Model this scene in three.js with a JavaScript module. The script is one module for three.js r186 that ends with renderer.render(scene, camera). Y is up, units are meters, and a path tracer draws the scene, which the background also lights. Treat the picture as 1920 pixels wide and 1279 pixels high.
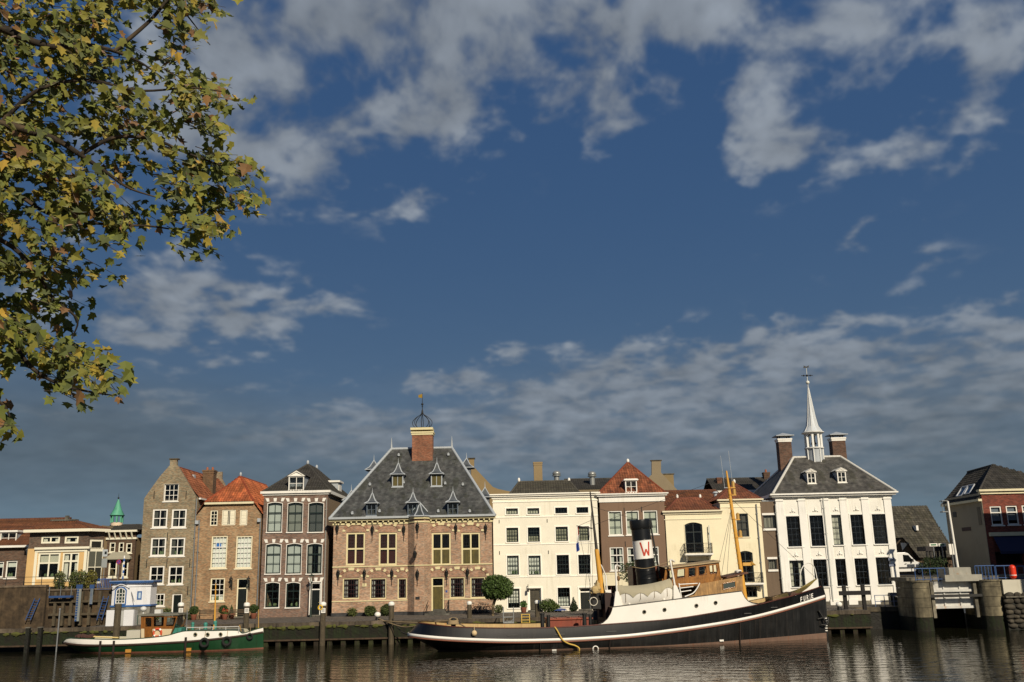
import * as THREE from 'three';
import { mergeGeometries } from 'three/addons/utils/BufferGeometryUtils.js';
import { FontLoader } from 'three/addons/loaders/FontLoader.js';
import { TextGeometry } from 'three/addons/geometries/TextGeometry.js';

// ---------- camera, sky, sun, exposure ----------
const scene = new THREE.Scene();
const IW = 1920, IH = 1279, FPX = 1760, EYE = 5.75;
const camera = new THREE.PerspectiveCamera(2 * Math.atan(IH / 2 / FPX) * 180 / Math.PI, IW / IH, 0.1, 6000);
camera.position.set(0, EYE, 0);
camera.rotation.order = 'YXZ';
camera.rotation.set(Math.atan(430 / FPX), 0, -0.0222);
camera.updateMatrixWorld(true);
const renderer = new THREE.WebGLRenderer({ antialias: true });
renderer.setSize(1024, 682);
renderer.toneMapping = THREE.LinearToneMapping;
renderer.toneMappingExposure = 1;
renderer.shadowMap.enabled = true;
const sunDir = new THREE.Vector3(0.33, 0.52, 0.79).normalize();
const sun = new THREE.DirectionalLight(new THREE.Color().setRGB(1, 0.88, 0.70), 4.6);
sun.position.copy(sunDir).multiplyScalar(260).add(new THREE.Vector3(0, 0, -80));
sun.target.position.set(0, 0, -80); scene.add(sun.target);
sun.castShadow = true;
Object.assign(sun.shadow.camera, { left: -110, right: 110, top: 80, bottom: -80, near: 10, far: 600 });
sun.shadow.mapSize.set(4096, 4096);
scene.add(sun);

// ---------- seeded noise ----------
function rng(seed) { let a = seed >>> 0; return () => { a = (a + 0x6D2B79F5) | 0; let t = Math.imul(a ^ (a >>> 15), 1 | a); t = (t + Math.imul(t ^ (t >>> 7), 61 | t)) ^ t; return ((t ^ (t >>> 14)) >>> 0) / 4294967296; }; }
function hash2(x, y, s) { let h = Math.imul(x, 374761393) ^ Math.imul(y, 668265263) ^ Math.imul(s, 1274126177); h = Math.imul(h ^ (h >>> 13), 1274126177); return ((h ^ (h >>> 16)) >>> 0) / 4294967296; }
const mod = (a, n) => ((a % n) + n) % n, lerp = (a, b, t) => a + (b - a) * t, clamp = (x, a = 0, b = 1) => Math.min(b, Math.max(a, x)), sst = (a, b, x) => { const t = clamp((x - a) / (b - a)); return t * t * (3 - 2 * t); };
function vnoise(x, y, per, s) {
  const xi = Math.floor(x), yi = Math.floor(y), fx = x - xi, fy = y - yi, u = fx * fx * (3 - 2 * fx), v = fy * fy * (3 - 2 * fy);
  const h = (i, j) => per ? hash2(mod(i, per), mod(j, per), s) : hash2(i, j, s);
  return lerp(lerp(h(xi, yi), h(xi + 1, yi), u), lerp(h(xi, yi + 1), h(xi + 1, yi + 1), u), v);
}
function fbm(x, y, per, s, oct = 5, gain = 0.5) { let a = 1, t = 0, w = 0; for (let o = 0; o < oct; o++) { t += a * vnoise(x, y, per, s + o); w += a; a *= gain; x *= 2; y *= 2; per *= 2; } return t / w; }

// ---------- pixels of the photograph to places ----------
function ray(px, py) { return new THREE.Vector3((px - IW / 2) / FPX, -(py - IH / 2) / FPX, -1).applyQuaternion(camera.quaternion); }
let turned = null;   // while a moored ship is built: { pivot, turn } of its own frame
function at(px, py, Z) {
  const v = ray(px, py); if (!turned) { const t = -Z / v.z; return new THREE.Vector3(v.x * t, EYE + v.y * t, -Z); }
  const c = Math.cos(turned.turn), s = Math.sin(turned.turn), P = turned.pivot, loc = (x, z) => [c * x - s * z, s * x + c * z];
  const [ox, oz] = loc(-P.x, -P.z), [dx, dz] = loc(v.x, v.z), t = (-Z - P.z - oz) / dz;
  return new THREE.Vector3(P.x + ox + dx * t, EYE + v.y * t, -Z);
}
function onLevel(px, py, y) { const v = ray(px, py), t = (y - EYE) / v.y; return new THREE.Vector3(v.x * t, y, v.z * t); }
function rectAt([x0, y0, x1, y1], Z) { const xm = (x0 + x1) / 2, ym = (y0 + y1) / 2; return [at(x0, ym, Z).x, at(xm, y1, Z).y, at(x1, ym, Z).x, at(xm, y0, Z).y]; }   // x0, y0, x1, y1 in metres, y up

// ---------- sky: air and clouds by direction ----------
{
  const w = 4096, h = 2048, data = new Float32Array(w * h * 4);
  const ang = (px, py) => { const v = ray(px, py).normalize(); return [Math.atan2(v.x, -v.z) * 57.2958, Math.asin(v.y) * 57.2958]; };
  // cloud banks seen in the photograph: centre pixel, half sizes in pixels, tilt, strength
  const banks = [[560, 110, 300, 150, -0.1, 0.6], [470, 250, 230, 90, 0.2, 0.5], [820, 40, 260, 90, 0, 0.56], [930, 100, 190, 70, -0.3, 0.44], [600, 290, 120, 60, 0.3, 0.4], [820, 205, 75, 36, -0.2, 0.46], [738, 258, 40, 36, 0, 0.46], [1020, 215, 60, 40, 0.3, 0.42], [1130, 170, 75, 40, 0.1, 0.4], [1150, 235, 60, 50, 0.3, 0.4],
    [1280, 30, 160, 55, 0, 0.46], [1600, 45, 110, 45, -0.2, 0.4], [1420, 130, 110, 80, -0.2, 0.4], [1420, 290, 80, 60, -0.4, 0.4], [1510, 275, 90, 34, -0.3, 0.32], [1850, 170, 110, 90, 0, 0.42], [1830, 80, 90, 60, 0, 0.36], [1620, 220, 120, 36, -0.2, 0.24], [1590, 470, 120, 26, -0.15, 0.24], [1620, 408, 80, 20, -0.1, 0.2], [1650, 315, 70, 20, 0, 0.22], [1265, 145, 30, 24, 0, 0.3],
    [330, 560, 190, 70, -0.05, 0.56], [480, 585, 130, 28, 0.05, 0.4], [230, 600, 160, 60, 0, 0.42], [300, 640, 60, 18, 0, 0.26], [800, 365, 110, 26, 0.15, 0.26], [770, 432, 45, 18, 0.2, 0.2], [420, 660, 40, 14, 0, 0.18],
    [780, 715, 90, 20, 0.05, 0.34], [885, 705, 50, 16, 0, 0.3], [620, 740, 60, 14, 0, 0.2], [1150, 720, 230, 50, 0.06, 0.44], [1350, 690, 260, 60, -0.05, 0.46], [1600, 700, 240, 60, -0.1, 0.46], [1850, 680, 220, 90, -0.1, 0.54], [1450, 780, 520, 70, 0, 0.36], [1000, 790, 260, 50, 0, 0.32], [970, 660, 60, 12, 0, 0.2], [660, 830, 300, 50, 0, 0.34], [1100, 835, 330, 50, 0, 0.42], [1500, 860, 420, 55, 0, 0.42], [520, 800, 200, 45, 0, 0.25], [1150, 770, 300, 40, 0, 0.3], [700, 60, 420, 70, 0, 0.3], [1180, 60, 260, 60, 0, 0.25], [260, 760, 150, 30, 0, 0.26]];
  const bk = banks.map(([x, y, a, b, r, s]) => { const [az, el] = ang(x, y); return [az, el, a / 31, b / 31, Math.cos(-r), Math.sin(-r), s]; });
  const veil = [[120, 830, 460, 120, 1.15], [420, 900, 520, 80, 0.9], [1300, 900, 900, 70, 0.62], [1750, 880, 420, 170, 0.8], [900, 930, 1200, 40, 0.4]].map(([x, y, a, b, s]) => { const [az, el] = ang(x, y); return [az, el, a / 31, b / 31, s]; });
  for (let j = 0; j < h; j++) {
    const el = ((j + 0.5) / h - 0.5) * 180, up = Math.max(el, 0), se = Math.sin(up / 57.2958);
    if (el < -2) { for (let i = 0; i < w; i++) data.set([0.06, 0.065, 0.065, 1], (j * w + i) * 4); continue; }
    // clear air: deep blue overhead, paler and greyer near the horizon
    const g = Math.exp(-up / 15), g2 = Math.exp(-up / 6);
    const R0 = 0.028 + 0.05 * g + 0.14 * g2, G0 = 0.072 + 0.09 * g + 0.15 * g2, B0 = 0.182 + 0.085 * g + 0.09 * g2;
    for (let i = 0; i < w; i++) {
      const a = ((i + 0.5) / w) * 2 * Math.PI - Math.PI;          // direction x = cos a, z = sin a
      const dx = Math.cos(a), dz = Math.sin(a), az = Math.atan2(dx, -dz) * 57.2958;
      const k = 1 / (se + 0.16), cx = dx * k * 4.1 + 40, cz = dz * k * 4.1 + 40;
      const inV = Math.abs(az) < 46 && el < 46;
      if (!inV && ((i & 3) || (j & 3)) && j > h / 2 + 4) { const q = (((j & 3) ? j - (j & 3) : j) * w + (i & ~3)) * 4; data.set([data[q], data[q + 1], data[q + 2], 1], (j * w + i) * 4); continue; }
      let cov = 0;
      if (inV) for (const [ba, be, sa, sb, c, s, st] of bk) { const x = az - ba, y = el - be; if (Math.abs(x) > sa * 2.5 + 4 || Math.abs(y) > sa * 2.5 + 4) continue; const X = (x * c - y * s) / sa, Y = (x * s + y * c) / sb; const d = X * X + Y * Y; if (d < 5) cov += st * Math.exp(-d * 0.9); }
      cov = Math.min(cov * 1.12, 0.74);
      const edge = sst(34, 46, Math.max(Math.abs(az), el));
      const wx = 0.5 * vnoise(cx * 1.6, cz * 1.6, 0, 91), wz = 0.5 * vnoise(cx * 1.6 + 7, cz * 1.6, 0, 92), bil = inV ? 1 - Math.abs(2 * vnoise(cx * 6.5 + wx, cz * 6.5 + wz, 0, 95) - 1) : 0.5, n = fbm(cx * 2.5 + wx, cz * 2.5 + wz, 0, 11, inV ? 6 : 4, 0.55) + 0.09 * (bil - 0.5), n2 = fbm(cx * 0.45 + 9, cz * 0.45, 0, 31, 3);
      const wide = sst(0.42, 0.62, n2) * 0.5 + 0.02;
      cov = lerp(cov, wide, edge);
      let d = sst(0.54, 1.12, n * 1.62 + cov * 0.74 - 0.42);
      d = lerp(d, clamp(cov * 1.25) * 0.8, 0.75 * sst(15, 5, up)); d *= 0.9 * sst(0, 0.1, cov);
      // tone inside the cloud: lit tops and greyer hearts
      const t = fbm(cx * 3.1 + 3, cz * 3.1 + 7, 0, 57, 3);
      const br = 0.222 + 0.13 * (t - 0.46) + 0.24 * (n - 0.45);
      let r = lerp(R0, br * 0.885, d), gg = lerp(G0, br, d), b = lerp(B0, br * 1.15, d);
      let v = 0; for (const [ba, be, sa, sb, st] of veil) { const X = (az - ba) / sa, Y = (el - be) / sb; v = Math.max(v, st * Math.exp(-(X * X + Y * Y))); }
      v = Math.max(v * (0.75 + 0.5 * (n2 - 0.3)), 0.75 * Math.exp(-up / 6)); v = clamp(v);
      const vb = 0.124 + 0.05 * (t - 0.5);
      r = lerp(r, vb * 0.79, v * 0.85); gg = lerp(gg, vb, v * 0.85); b = lerp(b, vb * 1.16, v * 0.85);
      data.set([r, gg, b, 1], (j * w + i) * 4);
    }
  }
  const t = new THREE.DataTexture(data, w, h, THREE.RGBAFormat, THREE.FloatType);
  t.mapping = THREE.EquirectangularReflectionMapping; t.magFilter = t.minFilter = THREE.LinearFilter; t.needsUpdate = true;
  scene.background = t; scene.environment = t;
}

// ---------- textures ----------
function texture(n, metres, fn, srgb = true) {
  const d = new Uint8Array(n * n * 4);
  for (let y = 0; y < n; y++) for (let x = 0; x < n; x++) { const c = fn(x / n, y / n, x, y); const k = (y * n + x) * 4; if (typeof c === 'number') d[k] = d[k + 1] = d[k + 2] = clamp(c) * 255; else { d[k] = clamp(c[0]) * 255; d[k + 1] = clamp(c[1]) * 255; d[k + 2] = clamp(c[2]) * 255; } d[k + 3] = 255; }
  const t = new THREE.DataTexture(d, n, n); t.wrapS = t.wrapT = THREE.RepeatWrapping; t.magFilter = THREE.LinearFilter; t.minFilter = THREE.LinearMipmapLinearFilter; t.generateMipmaps = true;
  if (srgb) t.colorSpace = THREE.SRGBColorSpace; t.repeat.set(1 / metres, 1 / metres); t.needsUpdate = true; return t;
}
const TEX = {
  brick: texture(1024, 6.72, (u, v) => {
    const R = 96, row = Math.floor(v * R), fv = v * R - row, c = u * 32 + (row % 2) * 0.5, col = mod(Math.floor(c), 32), fu = c - Math.floor(c);
    const mortar = fv < 0.16 || fu < 0.06, n = fbm(u * 10, v * 10, 10, 3, 5), st = fbm(u * 26, v * 5, 0, 8, 3), p = hash2(col, row, 5);
    const k = (mortar ? 0.9 : 0.7 + 0.26 * p) * (0.86 + 0.28 * n);
    const w = hash2(col, row, 6) * 0.1 - 0.05;
    return [k + w, k + (mortar ? 0.01 : 0), k - w * 0.6 + (mortar ? 0.02 : 0)];
  }),
  plaster: texture(512, 7.3, (u, v) => { const n = fbm(u * 8, v * 8, 8, 21, 6), s = fbm(u * 60, v * 4, 60, 5, 3), q = fbm(u * 4, v * 4, 4, 77, 4); const d = sst(0.52, 0.72, q) * sst(0.45, 0.7, s); const k = 0.955 + 0.06 * (n - 0.5); return [k - 0.035 * d, k - 0.037 * d, k - 0.045 * d]; }),
  tile: texture(512, 3.1, (u, v) => { const n = fbm(u * 9, v * 9, 9, 41, 5), l = sst(0.56, 0.7, fbm(u * 5, v * 5, 5, 43, 5)); const k = 0.72 + 0.5 * (n - 0.4); return [lerp(k, 0.62, l * 0.55), lerp(k, 0.62, l * 0.5), lerp(k, 0.5, l * 0.45)]; }),
  wood: texture(512, 1.6, (u, v) => { const g = fbm(u * 60, v * 3, 0, 61, 4), n = fbm(u * 6, v * 6, 6, 63, 4); const k = 0.68 + 0.35 * (g - 0.5) + 0.3 * (n - 0.4); return [k, k * 0.98, k * 0.95]; }),
  paint: texture(512, 4.7, (u, v) => { const n = fbm(u * 12, v * 12, 12, 71, 5), s = fbm(u * 40, v * 3, 0, 73, 4); const r = sst(0.66, 0.78, fbm(u * 30, v * 5, 0, 75, 4)); return [0.9 + 0.16 * (n - 0.5) + 0.1 * (s - 0.5), 0.9 + 0.16 * (n - 0.5) + 0.1 * (s - 0.5) - 0.1 * r, 0.9 + 0.16 * (n - 0.5) + 0.1 * (s - 0.5) - 0.16 * r]; }),
  stone: texture(512, 5.3, (u, v) => { const n = fbm(u * 9, v * 9, 9, 81, 6), s = fbm(u * 40, v * 4, 0, 83, 4), q = fbm(u * 24, v * 24, 24, 85, 3); const k = 0.7 + 0.5 * (n - 0.5) + 0.25 * (s - 0.5) + 0.2 * (q - 0.5); return [k, k * 0.99, k * 0.96]; }),
  algae: texture(512, 6.1, (u, v) => { const n = fbm(u * 12, v * 12, 12, 91, 6), s = fbm(u * 70, v * 5, 0, 93, 4), m = sst(0.42, 0.62, n * 0.6 + s * 0.4); const k = 0.55 + 0.5 * (s - 0.5) + 0.4 * (n - 0.5); return [lerp(k * 0.95, k * 0.7, m), lerp(k * 0.85, k * 0.82, m), lerp(k * 0.7, k * 0.45, m)]; }),
  cobble: texture(512, 4, (u, v) => { const R = 40, row = Math.floor(v * R), fv = v * R - row, c = u * 20 + (row % 2) * 0.5, fu = c - Math.floor(c), p = hash2(mod(Math.floor(c), 20), row, 15), n = fbm(u * 9, v * 9, 9, 17, 4); return ((fv < 0.12 || fu < 0.07) ? 0.5 : 0.62 + 0.25 * p) * (0.7 + 0.6 * n); }),
  bark: texture(256, 0.8, (u, v) => { const n = fbm(u * 6, v * 6, 6, 19, 5), p = sst(0.5, 0.56, fbm(u * 4, v * 3, 0, 23, 3)); const k = 0.5 + 0.4 * (n - 0.5) + 0.3 * p; return [k, k * 0.96, k * 0.86]; }),
};
TEX.brickBump = texture(512, 3.36, (u, v) => { const R = 48, row = Math.floor(v * R), fv = v * R - row, c = u * 16 + (row % 2) * 0.5, fu = c - Math.floor(c); return (fv < 0.16 || fu < 0.06) ? 0.3 : 0.7 + 0.25 * hash2(mod(Math.floor(c), 16), row, 9); }, false);
TEX.hull = texture(512, 5.9, (u, v) => { const n = fbm(u * 10, v * 10, 10, 171, 5), s = fbm(u * 48, v * 3, 0, 173, 4), q = sst(0.6, 0.75, fbm(u * 34, v * 4, 0, 177, 4)); const k = 0.6 + 0.7 * (s - 0.5) + 0.5 * (n - 0.5); const seam = (u * 3) % 1 < 0.006 || (v * 4) % 1 < 0.008 ? 0.75 : 1; return [k * seam + 0.2 * q, k * seam + 0.13 * q, k * seam + 0.08 * q]; });
TEX.rough = texture(512, 2.3, (u, v) => fbm(u * 14, v * 14, 14, 101, 6), false);

// ---------- materials ----------
const mats = {};
function M(hex, o = {}) {
  const key = hex + JSON.stringify(o);
  if (mats[key]) return mats[key];
  const P = { color: new THREE.Color(hex), roughness: o.r ?? 0.75, metalness: o.m ?? 0, side: THREE.DoubleSide };
  if (o.t) P.map = TEX[o.t];
  if (o.b) { P.bumpMap = TEX[o.b]; P.bumpScale = o.bs ?? 0.01; }
  if (o.vc) P.vertexColors = true;
  const m = o.cc ? new THREE.MeshPhysicalMaterial({ ...P, clearcoat: o.cc, clearcoatRoughness: 0.15 }) : new THREE.MeshStandardMaterial(P);
  return mats[key] = m;
}
const glass = new THREE.MeshPhysicalMaterial({ color: 0xf4f8f6, roughness: 0.03, transmission: 1, thickness: 0, ior: 1.5, bumpMap: TEX.rough, bumpScale: 0.006, side: THREE.DoubleSide });
const brick = (hex) => M(hex, { t: 'brick', b: 'brickBump', bs: 0.012, r: 0.9 });
const plaster = (hex) => M(hex, { t: 'plaster', b: 'rough', bs: 0.006, r: 0.8 });
const stone = (hex) => M(hex, { t: 'stone', b: 'rough', bs: 0.02, r: 0.9 });
const white = M(0xefece2, { t: 'plaster', r: 0.55 }), cream = M(0xe2d8b4, { t: 'plaster', r: 0.55 }), iron = M(0x151513, { r: 0.6 }), dark = M(0x1d2221, { r: 0.4 }), room = M(0x74675a, { t: 'plaster', r: 1 }), lead = M(0xacb2b6, { r: 0.5, t: 'plaster' }), grey = M(0x7c7f80, { r: 0.5, m: 0.3 });

// ---------- objects ----------
const bases = new WeakMap(), names = {};
const ZERO = new THREE.Vector3();
function numbered(name) { const n = names[name] = (names[name] ?? -1) + 1; return n ? name + '_' + String(n).padStart(3, '0') : name; }
function thing(name, label, category, base = ZERO, group) {
  const o = new THREE.Group(); o.name = numbered(name); o.position.copy(base); bases.set(o, base.clone());
  o.userData = { label, category }; if (group) o.userData.group = group; scene.add(o); return o;
}
function metreUV(g) {
  const p = g.attributes.position, n = g.attributes.normal, uv = new Float32Array(p.count * 2);
  for (let i = 0; i < p.count; i++) {
    const ax = Math.abs(n.getX(i)), ay = Math.abs(n.getY(i)), az = Math.abs(n.getZ(i)), x = p.getX(i), y = p.getY(i), z = p.getZ(i);
    if (ay > 0.9) { uv[2 * i] = x; uv[2 * i + 1] = z; } else if (ax > az) { uv[2 * i] = z; uv[2 * i + 1] = y; } else { uv[2 * i] = x; uv[2 * i + 1] = y; }
  }
  g.setAttribute('uv', new THREE.BufferAttribute(uv, 2)); return g;
}
function flat(g) { if (g.index) g = g.toNonIndexed(); for (const k of Object.keys(g.attributes)) if (!['position', 'normal', 'uv', 'color'].includes(k)) g.deleteAttribute(k); return g; }
function join(list) { list = list.flat(Infinity).filter(Boolean).map(flat); if (list.length === 1) return list[0]; const c = list.some((g) => g.attributes.color); for (const g of list) { if (!g.attributes.uv) g.setAttribute('uv', new THREE.BufferAttribute(new Float32Array(g.attributes.position.count * 2), 2)); if (!c) g.deleteAttribute('color'); } return mergeGeometries(list); }
// geometry in world metres, hung under its thing or part
function part(name, geo, mat, parent, o = {}) {
  const g = join([geo]); if (!g) return null;
  if (!o.uv) metreUV(g);
  const m = new THREE.Mesh(g, mat); m.name = name; m.castShadow = m.receiveShadow = true;
  const b = bases.get(parent) ?? ZERO; bases.set(m, b);
  if (b.lengthSq()) g.translate(-b.x, -b.y, -b.z);
  if (o.label) m.userData.label = o.label; if (o.kind) m.userData.kind = o.kind;
  parent.add(m); return m;
}
function sub(name, parent) { const o = new THREE.Group(); o.name = name; bases.set(o, bases.get(parent) ?? ZERO); parent.add(o); return o; }
function single(name, geo, mat, label, category, group, o = {}) {   // a thing that is one mesh
  const g = join([geo]); if (!o.uv) metreUV(g);
  const m = new THREE.Mesh(g, mat); m.name = numbered(name); m.castShadow = m.receiveShadow = true; m.userData = { label, category }; if (group) m.userData.group = group; if (o.kind) m.userData.kind = o.kind;
  scene.add(m); bases.set(m, ZERO); return m;
}
function structure(name, geo, mat, o = {}) { const g = join([geo]); if (!o.uv) metreUV(g); const m = new THREE.Mesh(g, mat); m.name = numbered(name); m.castShadow = m.receiveShadow = true; m.userData = { kind: 'structure', label: o.label }; if (!o.label) delete m.userData.label; scene.add(m); bases.set(m, ZERO); return m; }
function copy(o, pos, label) { const c = o.clone(); c.name = numbered(o.name.replace(/_\d{3}$/, '')); c.position.copy(pos); if (label) c.userData = { ...c.userData, label }; scene.add(c); return c; }

// ---------- shapes ----------
const V = (x, y, z) => new THREE.Vector3(x, y, z);
function box(x0, x1, y0, y1, z0, z1) { const g = new THREE.BoxGeometry(Math.abs(x1 - x0), Math.abs(y1 - y0), Math.abs(z1 - z0)); g.translate((x0 + x1) / 2, (y0 + y1) / 2, (z0 + z1) / 2); return g; }
function cyl(x, z, y0, y1, r0, r1 = r0, n = 14) { const g = new THREE.CylinderGeometry(r1, r0, y1 - y0, n); g.translate(x, (y0 + y1) / 2, z); return g; }
function rod(a, b, r, r2 = r, n = 8) { const d = new THREE.Vector3().subVectors(b, a), g = new THREE.CylinderGeometry(r2, r, d.length(), n); g.applyQuaternion(new THREE.Quaternion().setFromUnitVectors(V(0, 1, 0), d.clone().normalize())); const m = a.clone().add(b).multiplyScalar(0.5); g.translate(m.x, m.y, m.z); return g; }
function tube(pts, r, seg = 24, n = 6) { return new THREE.TubeGeometry(new THREE.CatmullRomCurve3(pts), seg, r, n); }
function ball(x, y, z, r, sy = 1, n = 14) { const g = new THREE.SphereGeometry(r, n, Math.ceil(n * 0.7)); g.scale(1, sy, 1); g.translate(x, y, z); return g; }
function bar(a, b, w, t) { const d = new THREE.Vector3().subVectors(b, a), g = new THREE.BoxGeometry(d.length(), w, t); g.applyQuaternion(new THREE.Quaternion().setFromUnitVectors(V(1, 0, 0), d.clone().normalize())); const m = a.clone().add(b).multiplyScalar(0.5); g.translate(m.x, m.y, m.z); return g; }
function quad(a, b, c, d) { const g = new THREE.BufferGeometry(); g.setAttribute('position', new THREE.Float32BufferAttribute([a, b, c, a, c, d].flatMap((p) => [p.x, p.y, p.z]), 3)); g.computeVertexNormals(); return g; }
function poly(pts) { const a = []; for (let i = 1; i < pts.length - 1; i++) for (const p of [pts[0], pts[i], pts[i + 1]]) a.push(p.x, p.y, p.z); const g = new THREE.BufferGeometry(); g.setAttribute('position', new THREE.Float32BufferAttribute(a, 3)); g.computeVertexNormals(); return g; }
// a sheet of points rows x columns
function sheet(rows, closed = false) {
  const a = [], idx = [], n = rows[0].length; rows.forEach((r) => r.forEach((p) => a.push(p.x, p.y, p.z)));
  for (let i = 0; i < rows.length - 1; i++) for (let j = 0; j < n - (closed ? 0 : 1); j++) { const k = (j + 1) % n; idx.push(i * n + j, (i + 1) * n + j, i * n + k, i * n + k, (i + 1) * n + j, (i + 1) * n + k); }
  const g = new THREE.BufferGeometry(); g.setAttribute('position', new THREE.Float32BufferAttribute(a, 3)); g.setIndex(idx); g.computeVertexNormals(); return g;
}
function prism(pts2, z0, z1, holes = []) {   // outline in x, y pushed from z0 back to z1
  const s = new THREE.Shape(pts2.map(([x, y]) => new THREE.Vector2(x, y))); for (const h of holes) s.holes.push(new THREE.Path(h.map(([x, y]) => new THREE.Vector2(x, y))));
  const g = new THREE.ExtrudeGeometry(s, { depth: Math.abs(z1 - z0), bevelEnabled: false, curveSegments: 8 }); g.translate(0, 0, Math.min(z0, z1)); return g;
}
function blob(c, rx, ry, rz, seed, amp = 0.25, n = 18) { const g = new THREE.SphereGeometry(1, n, n); const p = g.attributes.position; for (let i = 0; i < p.count; i++) { const x = p.getX(i), y = p.getY(i), z = p.getZ(i), k = 1 + amp * (fbm(x * 2 + 7 + seed, y * 2 + z * 2 + 9, 0, seed, 3) - 0.5) * 2; p.setXYZ(i, c.x + x * rx * k, c.y + y * ry * k, c.z + z * rz * k); } g.computeVertexNormals(); return g; }
// ---------- roofs: real tiles laid row by row ----------
function roofTiles(pts, { w = 0.26, l = 0.34, wave = 0.03, lift = 0.035, seed = 1, vary = 0.3, tint = [1, 1, 1] } = {}) {
  const o = pts[0], u = pts[1].clone().sub(o).normalize(); let n = new THREE.Vector3().crossVectors(u, pts[2].clone().sub(o)).normalize(); if (n.y < 0) n.negate();
  let v = new THREE.Vector3().crossVectors(n, u).normalize(); if (v.y < 0) v.negate();
  const P = pts.map((p) => { const d = p.clone().sub(o); return [d.dot(u), d.dot(v)]; }), vmax = Math.max(...P.map((p) => p[1]));
  const span = (y) => { let a = Infinity, b = -Infinity; for (let i = 0; i < P.length; i++) { const [x0, y0] = P[i], [x1, y1] = P[(i + 1) % P.length]; if ((y0 - y) * (y1 - y) <= 0 && y0 !== y1) { const x = x0 + (x1 - x0) * (y - y0) / (y1 - y0); a = Math.min(a, x); b = Math.max(b, x); } } return [a, b]; };
  const pos = [], col = [], R = rng(seed), S = wave > 0.004 ? 4 : 1;
  const put = (x, y, h) => { const q = o.clone().addScaledVector(u, x).addScaledVector(v, y).addScaledVector(n, h); pos.push(q.x, q.y, q.z); };
  const rows = Math.max(1, Math.round(vmax / l)), L = vmax / rows;
  for (let r = 0; r < rows; r++) {
    const y0 = r * L, y1 = y0 + L, [a, b] = span(y0 + L / 2); if (!(b > a)) continue;
    const off = wave > 0.004 ? 0 : (r % 2) * w / 2;
    for (let x = Math.floor(a / w) * w - off; x < b; x += w) {
      const k = (1 - vary / 2 + vary * R()) * (R() < 0.05 ? 0.7 : 1), c = [k * tint[0] * (1 + 0.06 * (R() - 0.5)), k * tint[1], k * tint[2]], dl = lift * (0.8 + 0.5 * R());
      for (let s = 0; s < S; s++) {
        const t0 = s / S, t1 = (s + 1) / S, xa = clamp(x + w * t0, a, b), xb = clamp(x + w * t1, a, b); if (xb - xa < 1e-4) continue;
        const ha = wave * Math.sin(2 * Math.PI * t0) + wave, hb = wave * Math.sin(2 * Math.PI * t1) + wave, jit = wave > 0.004 ? 0 : 0.006 * R();
        put(xa, y0, ha + dl); put(xb, y0, hb + dl); put(xb, y1, hb + jit); put(xa, y0, ha + dl); put(xb, y1, hb + jit); put(xa, y1, ha + jit);
        put(xa, y0, ha - 0.01); put(xb, y0, hb - 0.01); put(xb, y0, hb + dl); put(xa, y0, ha - 0.01); put(xb, y0, hb + dl); put(xa, y0, ha + dl);
        for (let q = 0; q < 12; q++) col.push(...c);
      }
    }
  }
  const g = new THREE.BufferGeometry(); g.setAttribute('position', new THREE.Float32BufferAttribute(pos, 3)); g.setAttribute('color', new THREE.Float32BufferAttribute(col, 3)); g.computeVertexNormals(); return g;
}
const ROOF = {
  orange: { m: M(0xaf6a46, { t: 'tile', vc: true, r: 0.85 }), ridge: M(0xa4522f, { t: 'tile', r: 0.85 }) },
  bright: { m: M(0xd97a48, { t: 'tile', vc: true, r: 0.8 }), ridge: M(0xb7562f, { t: 'tile', r: 0.85 }) },
  red: { m: M(0xa16344, { t: 'tile', vc: true, r: 0.85 }), ridge: M(0x95533a, { t: 'tile', r: 0.85 }) },
  brown: { m: M(0x8d5836, { t: 'tile', vc: true, r: 0.85 }), ridge: M(0x7a4a32, { t: 'tile', r: 0.85 }) },
  dark: { m: M(0x4e4a43, { t: 'tile', vc: true, r: 0.85 }), ridge: M(0x58544c, { t: 'tile', r: 0.85 }) },
  grey: { m: M(0x5f5a4c, { t: 'tile', vc: true, r: 0.9 }), ridge: M(0x6b665a, { t: 'tile', r: 0.9 }) },
  slate: { m: M(0x61625f, { t: 'tile', vc: true, r: 0.6 }), ridge: lead },
  slate2: { m: M(0x68655e, { t: 'tile', vc: true, r: 0.65 }), ridge: M(0xcfcdc4, { t: 'plaster', r: 0.6 }) },
};
let roofSeed = 100;
// planes: list of polygons, each starting with its eave; ridges: list of point pairs
function roof(b, planes, kind, { ridges = [], rr = 0.11, parent = b, ...t } = {}) {
  const o = sub('roof', parent), K = ROOF[kind], sl = kind.startsWith('slate');
  part('boarding', planes.map((p) => poly(p.map((q) => V(q.x, q.y - 0.03, q.z)))), M(0x3a2f26, { r: 1 }), o);
  part('roof_tiles', planes.map((p) => roofTiles(p, { seed: ++roofSeed, ...(sl ? { w: 0.3, l: 0.22, wave: 0, lift: 0.014, vary: 0.42 } : {}), ...t })), K.m, o, { kind: 'stuff' });
  if (ridges.length) part('ridge_caps', ridges.map(([a, c]) => { const n = Math.max(1, Math.round(a.distanceTo(c) / 0.42)), out = []; for (let i = 0; i < n; i++) out.push(rod(a.clone().lerp(c, i / n), a.clone().lerp(c, (i + 1) / n), rr * 1.06, rr * 0.94, 8)); return out; }), K.ridge, o);
  return o;
}
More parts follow.
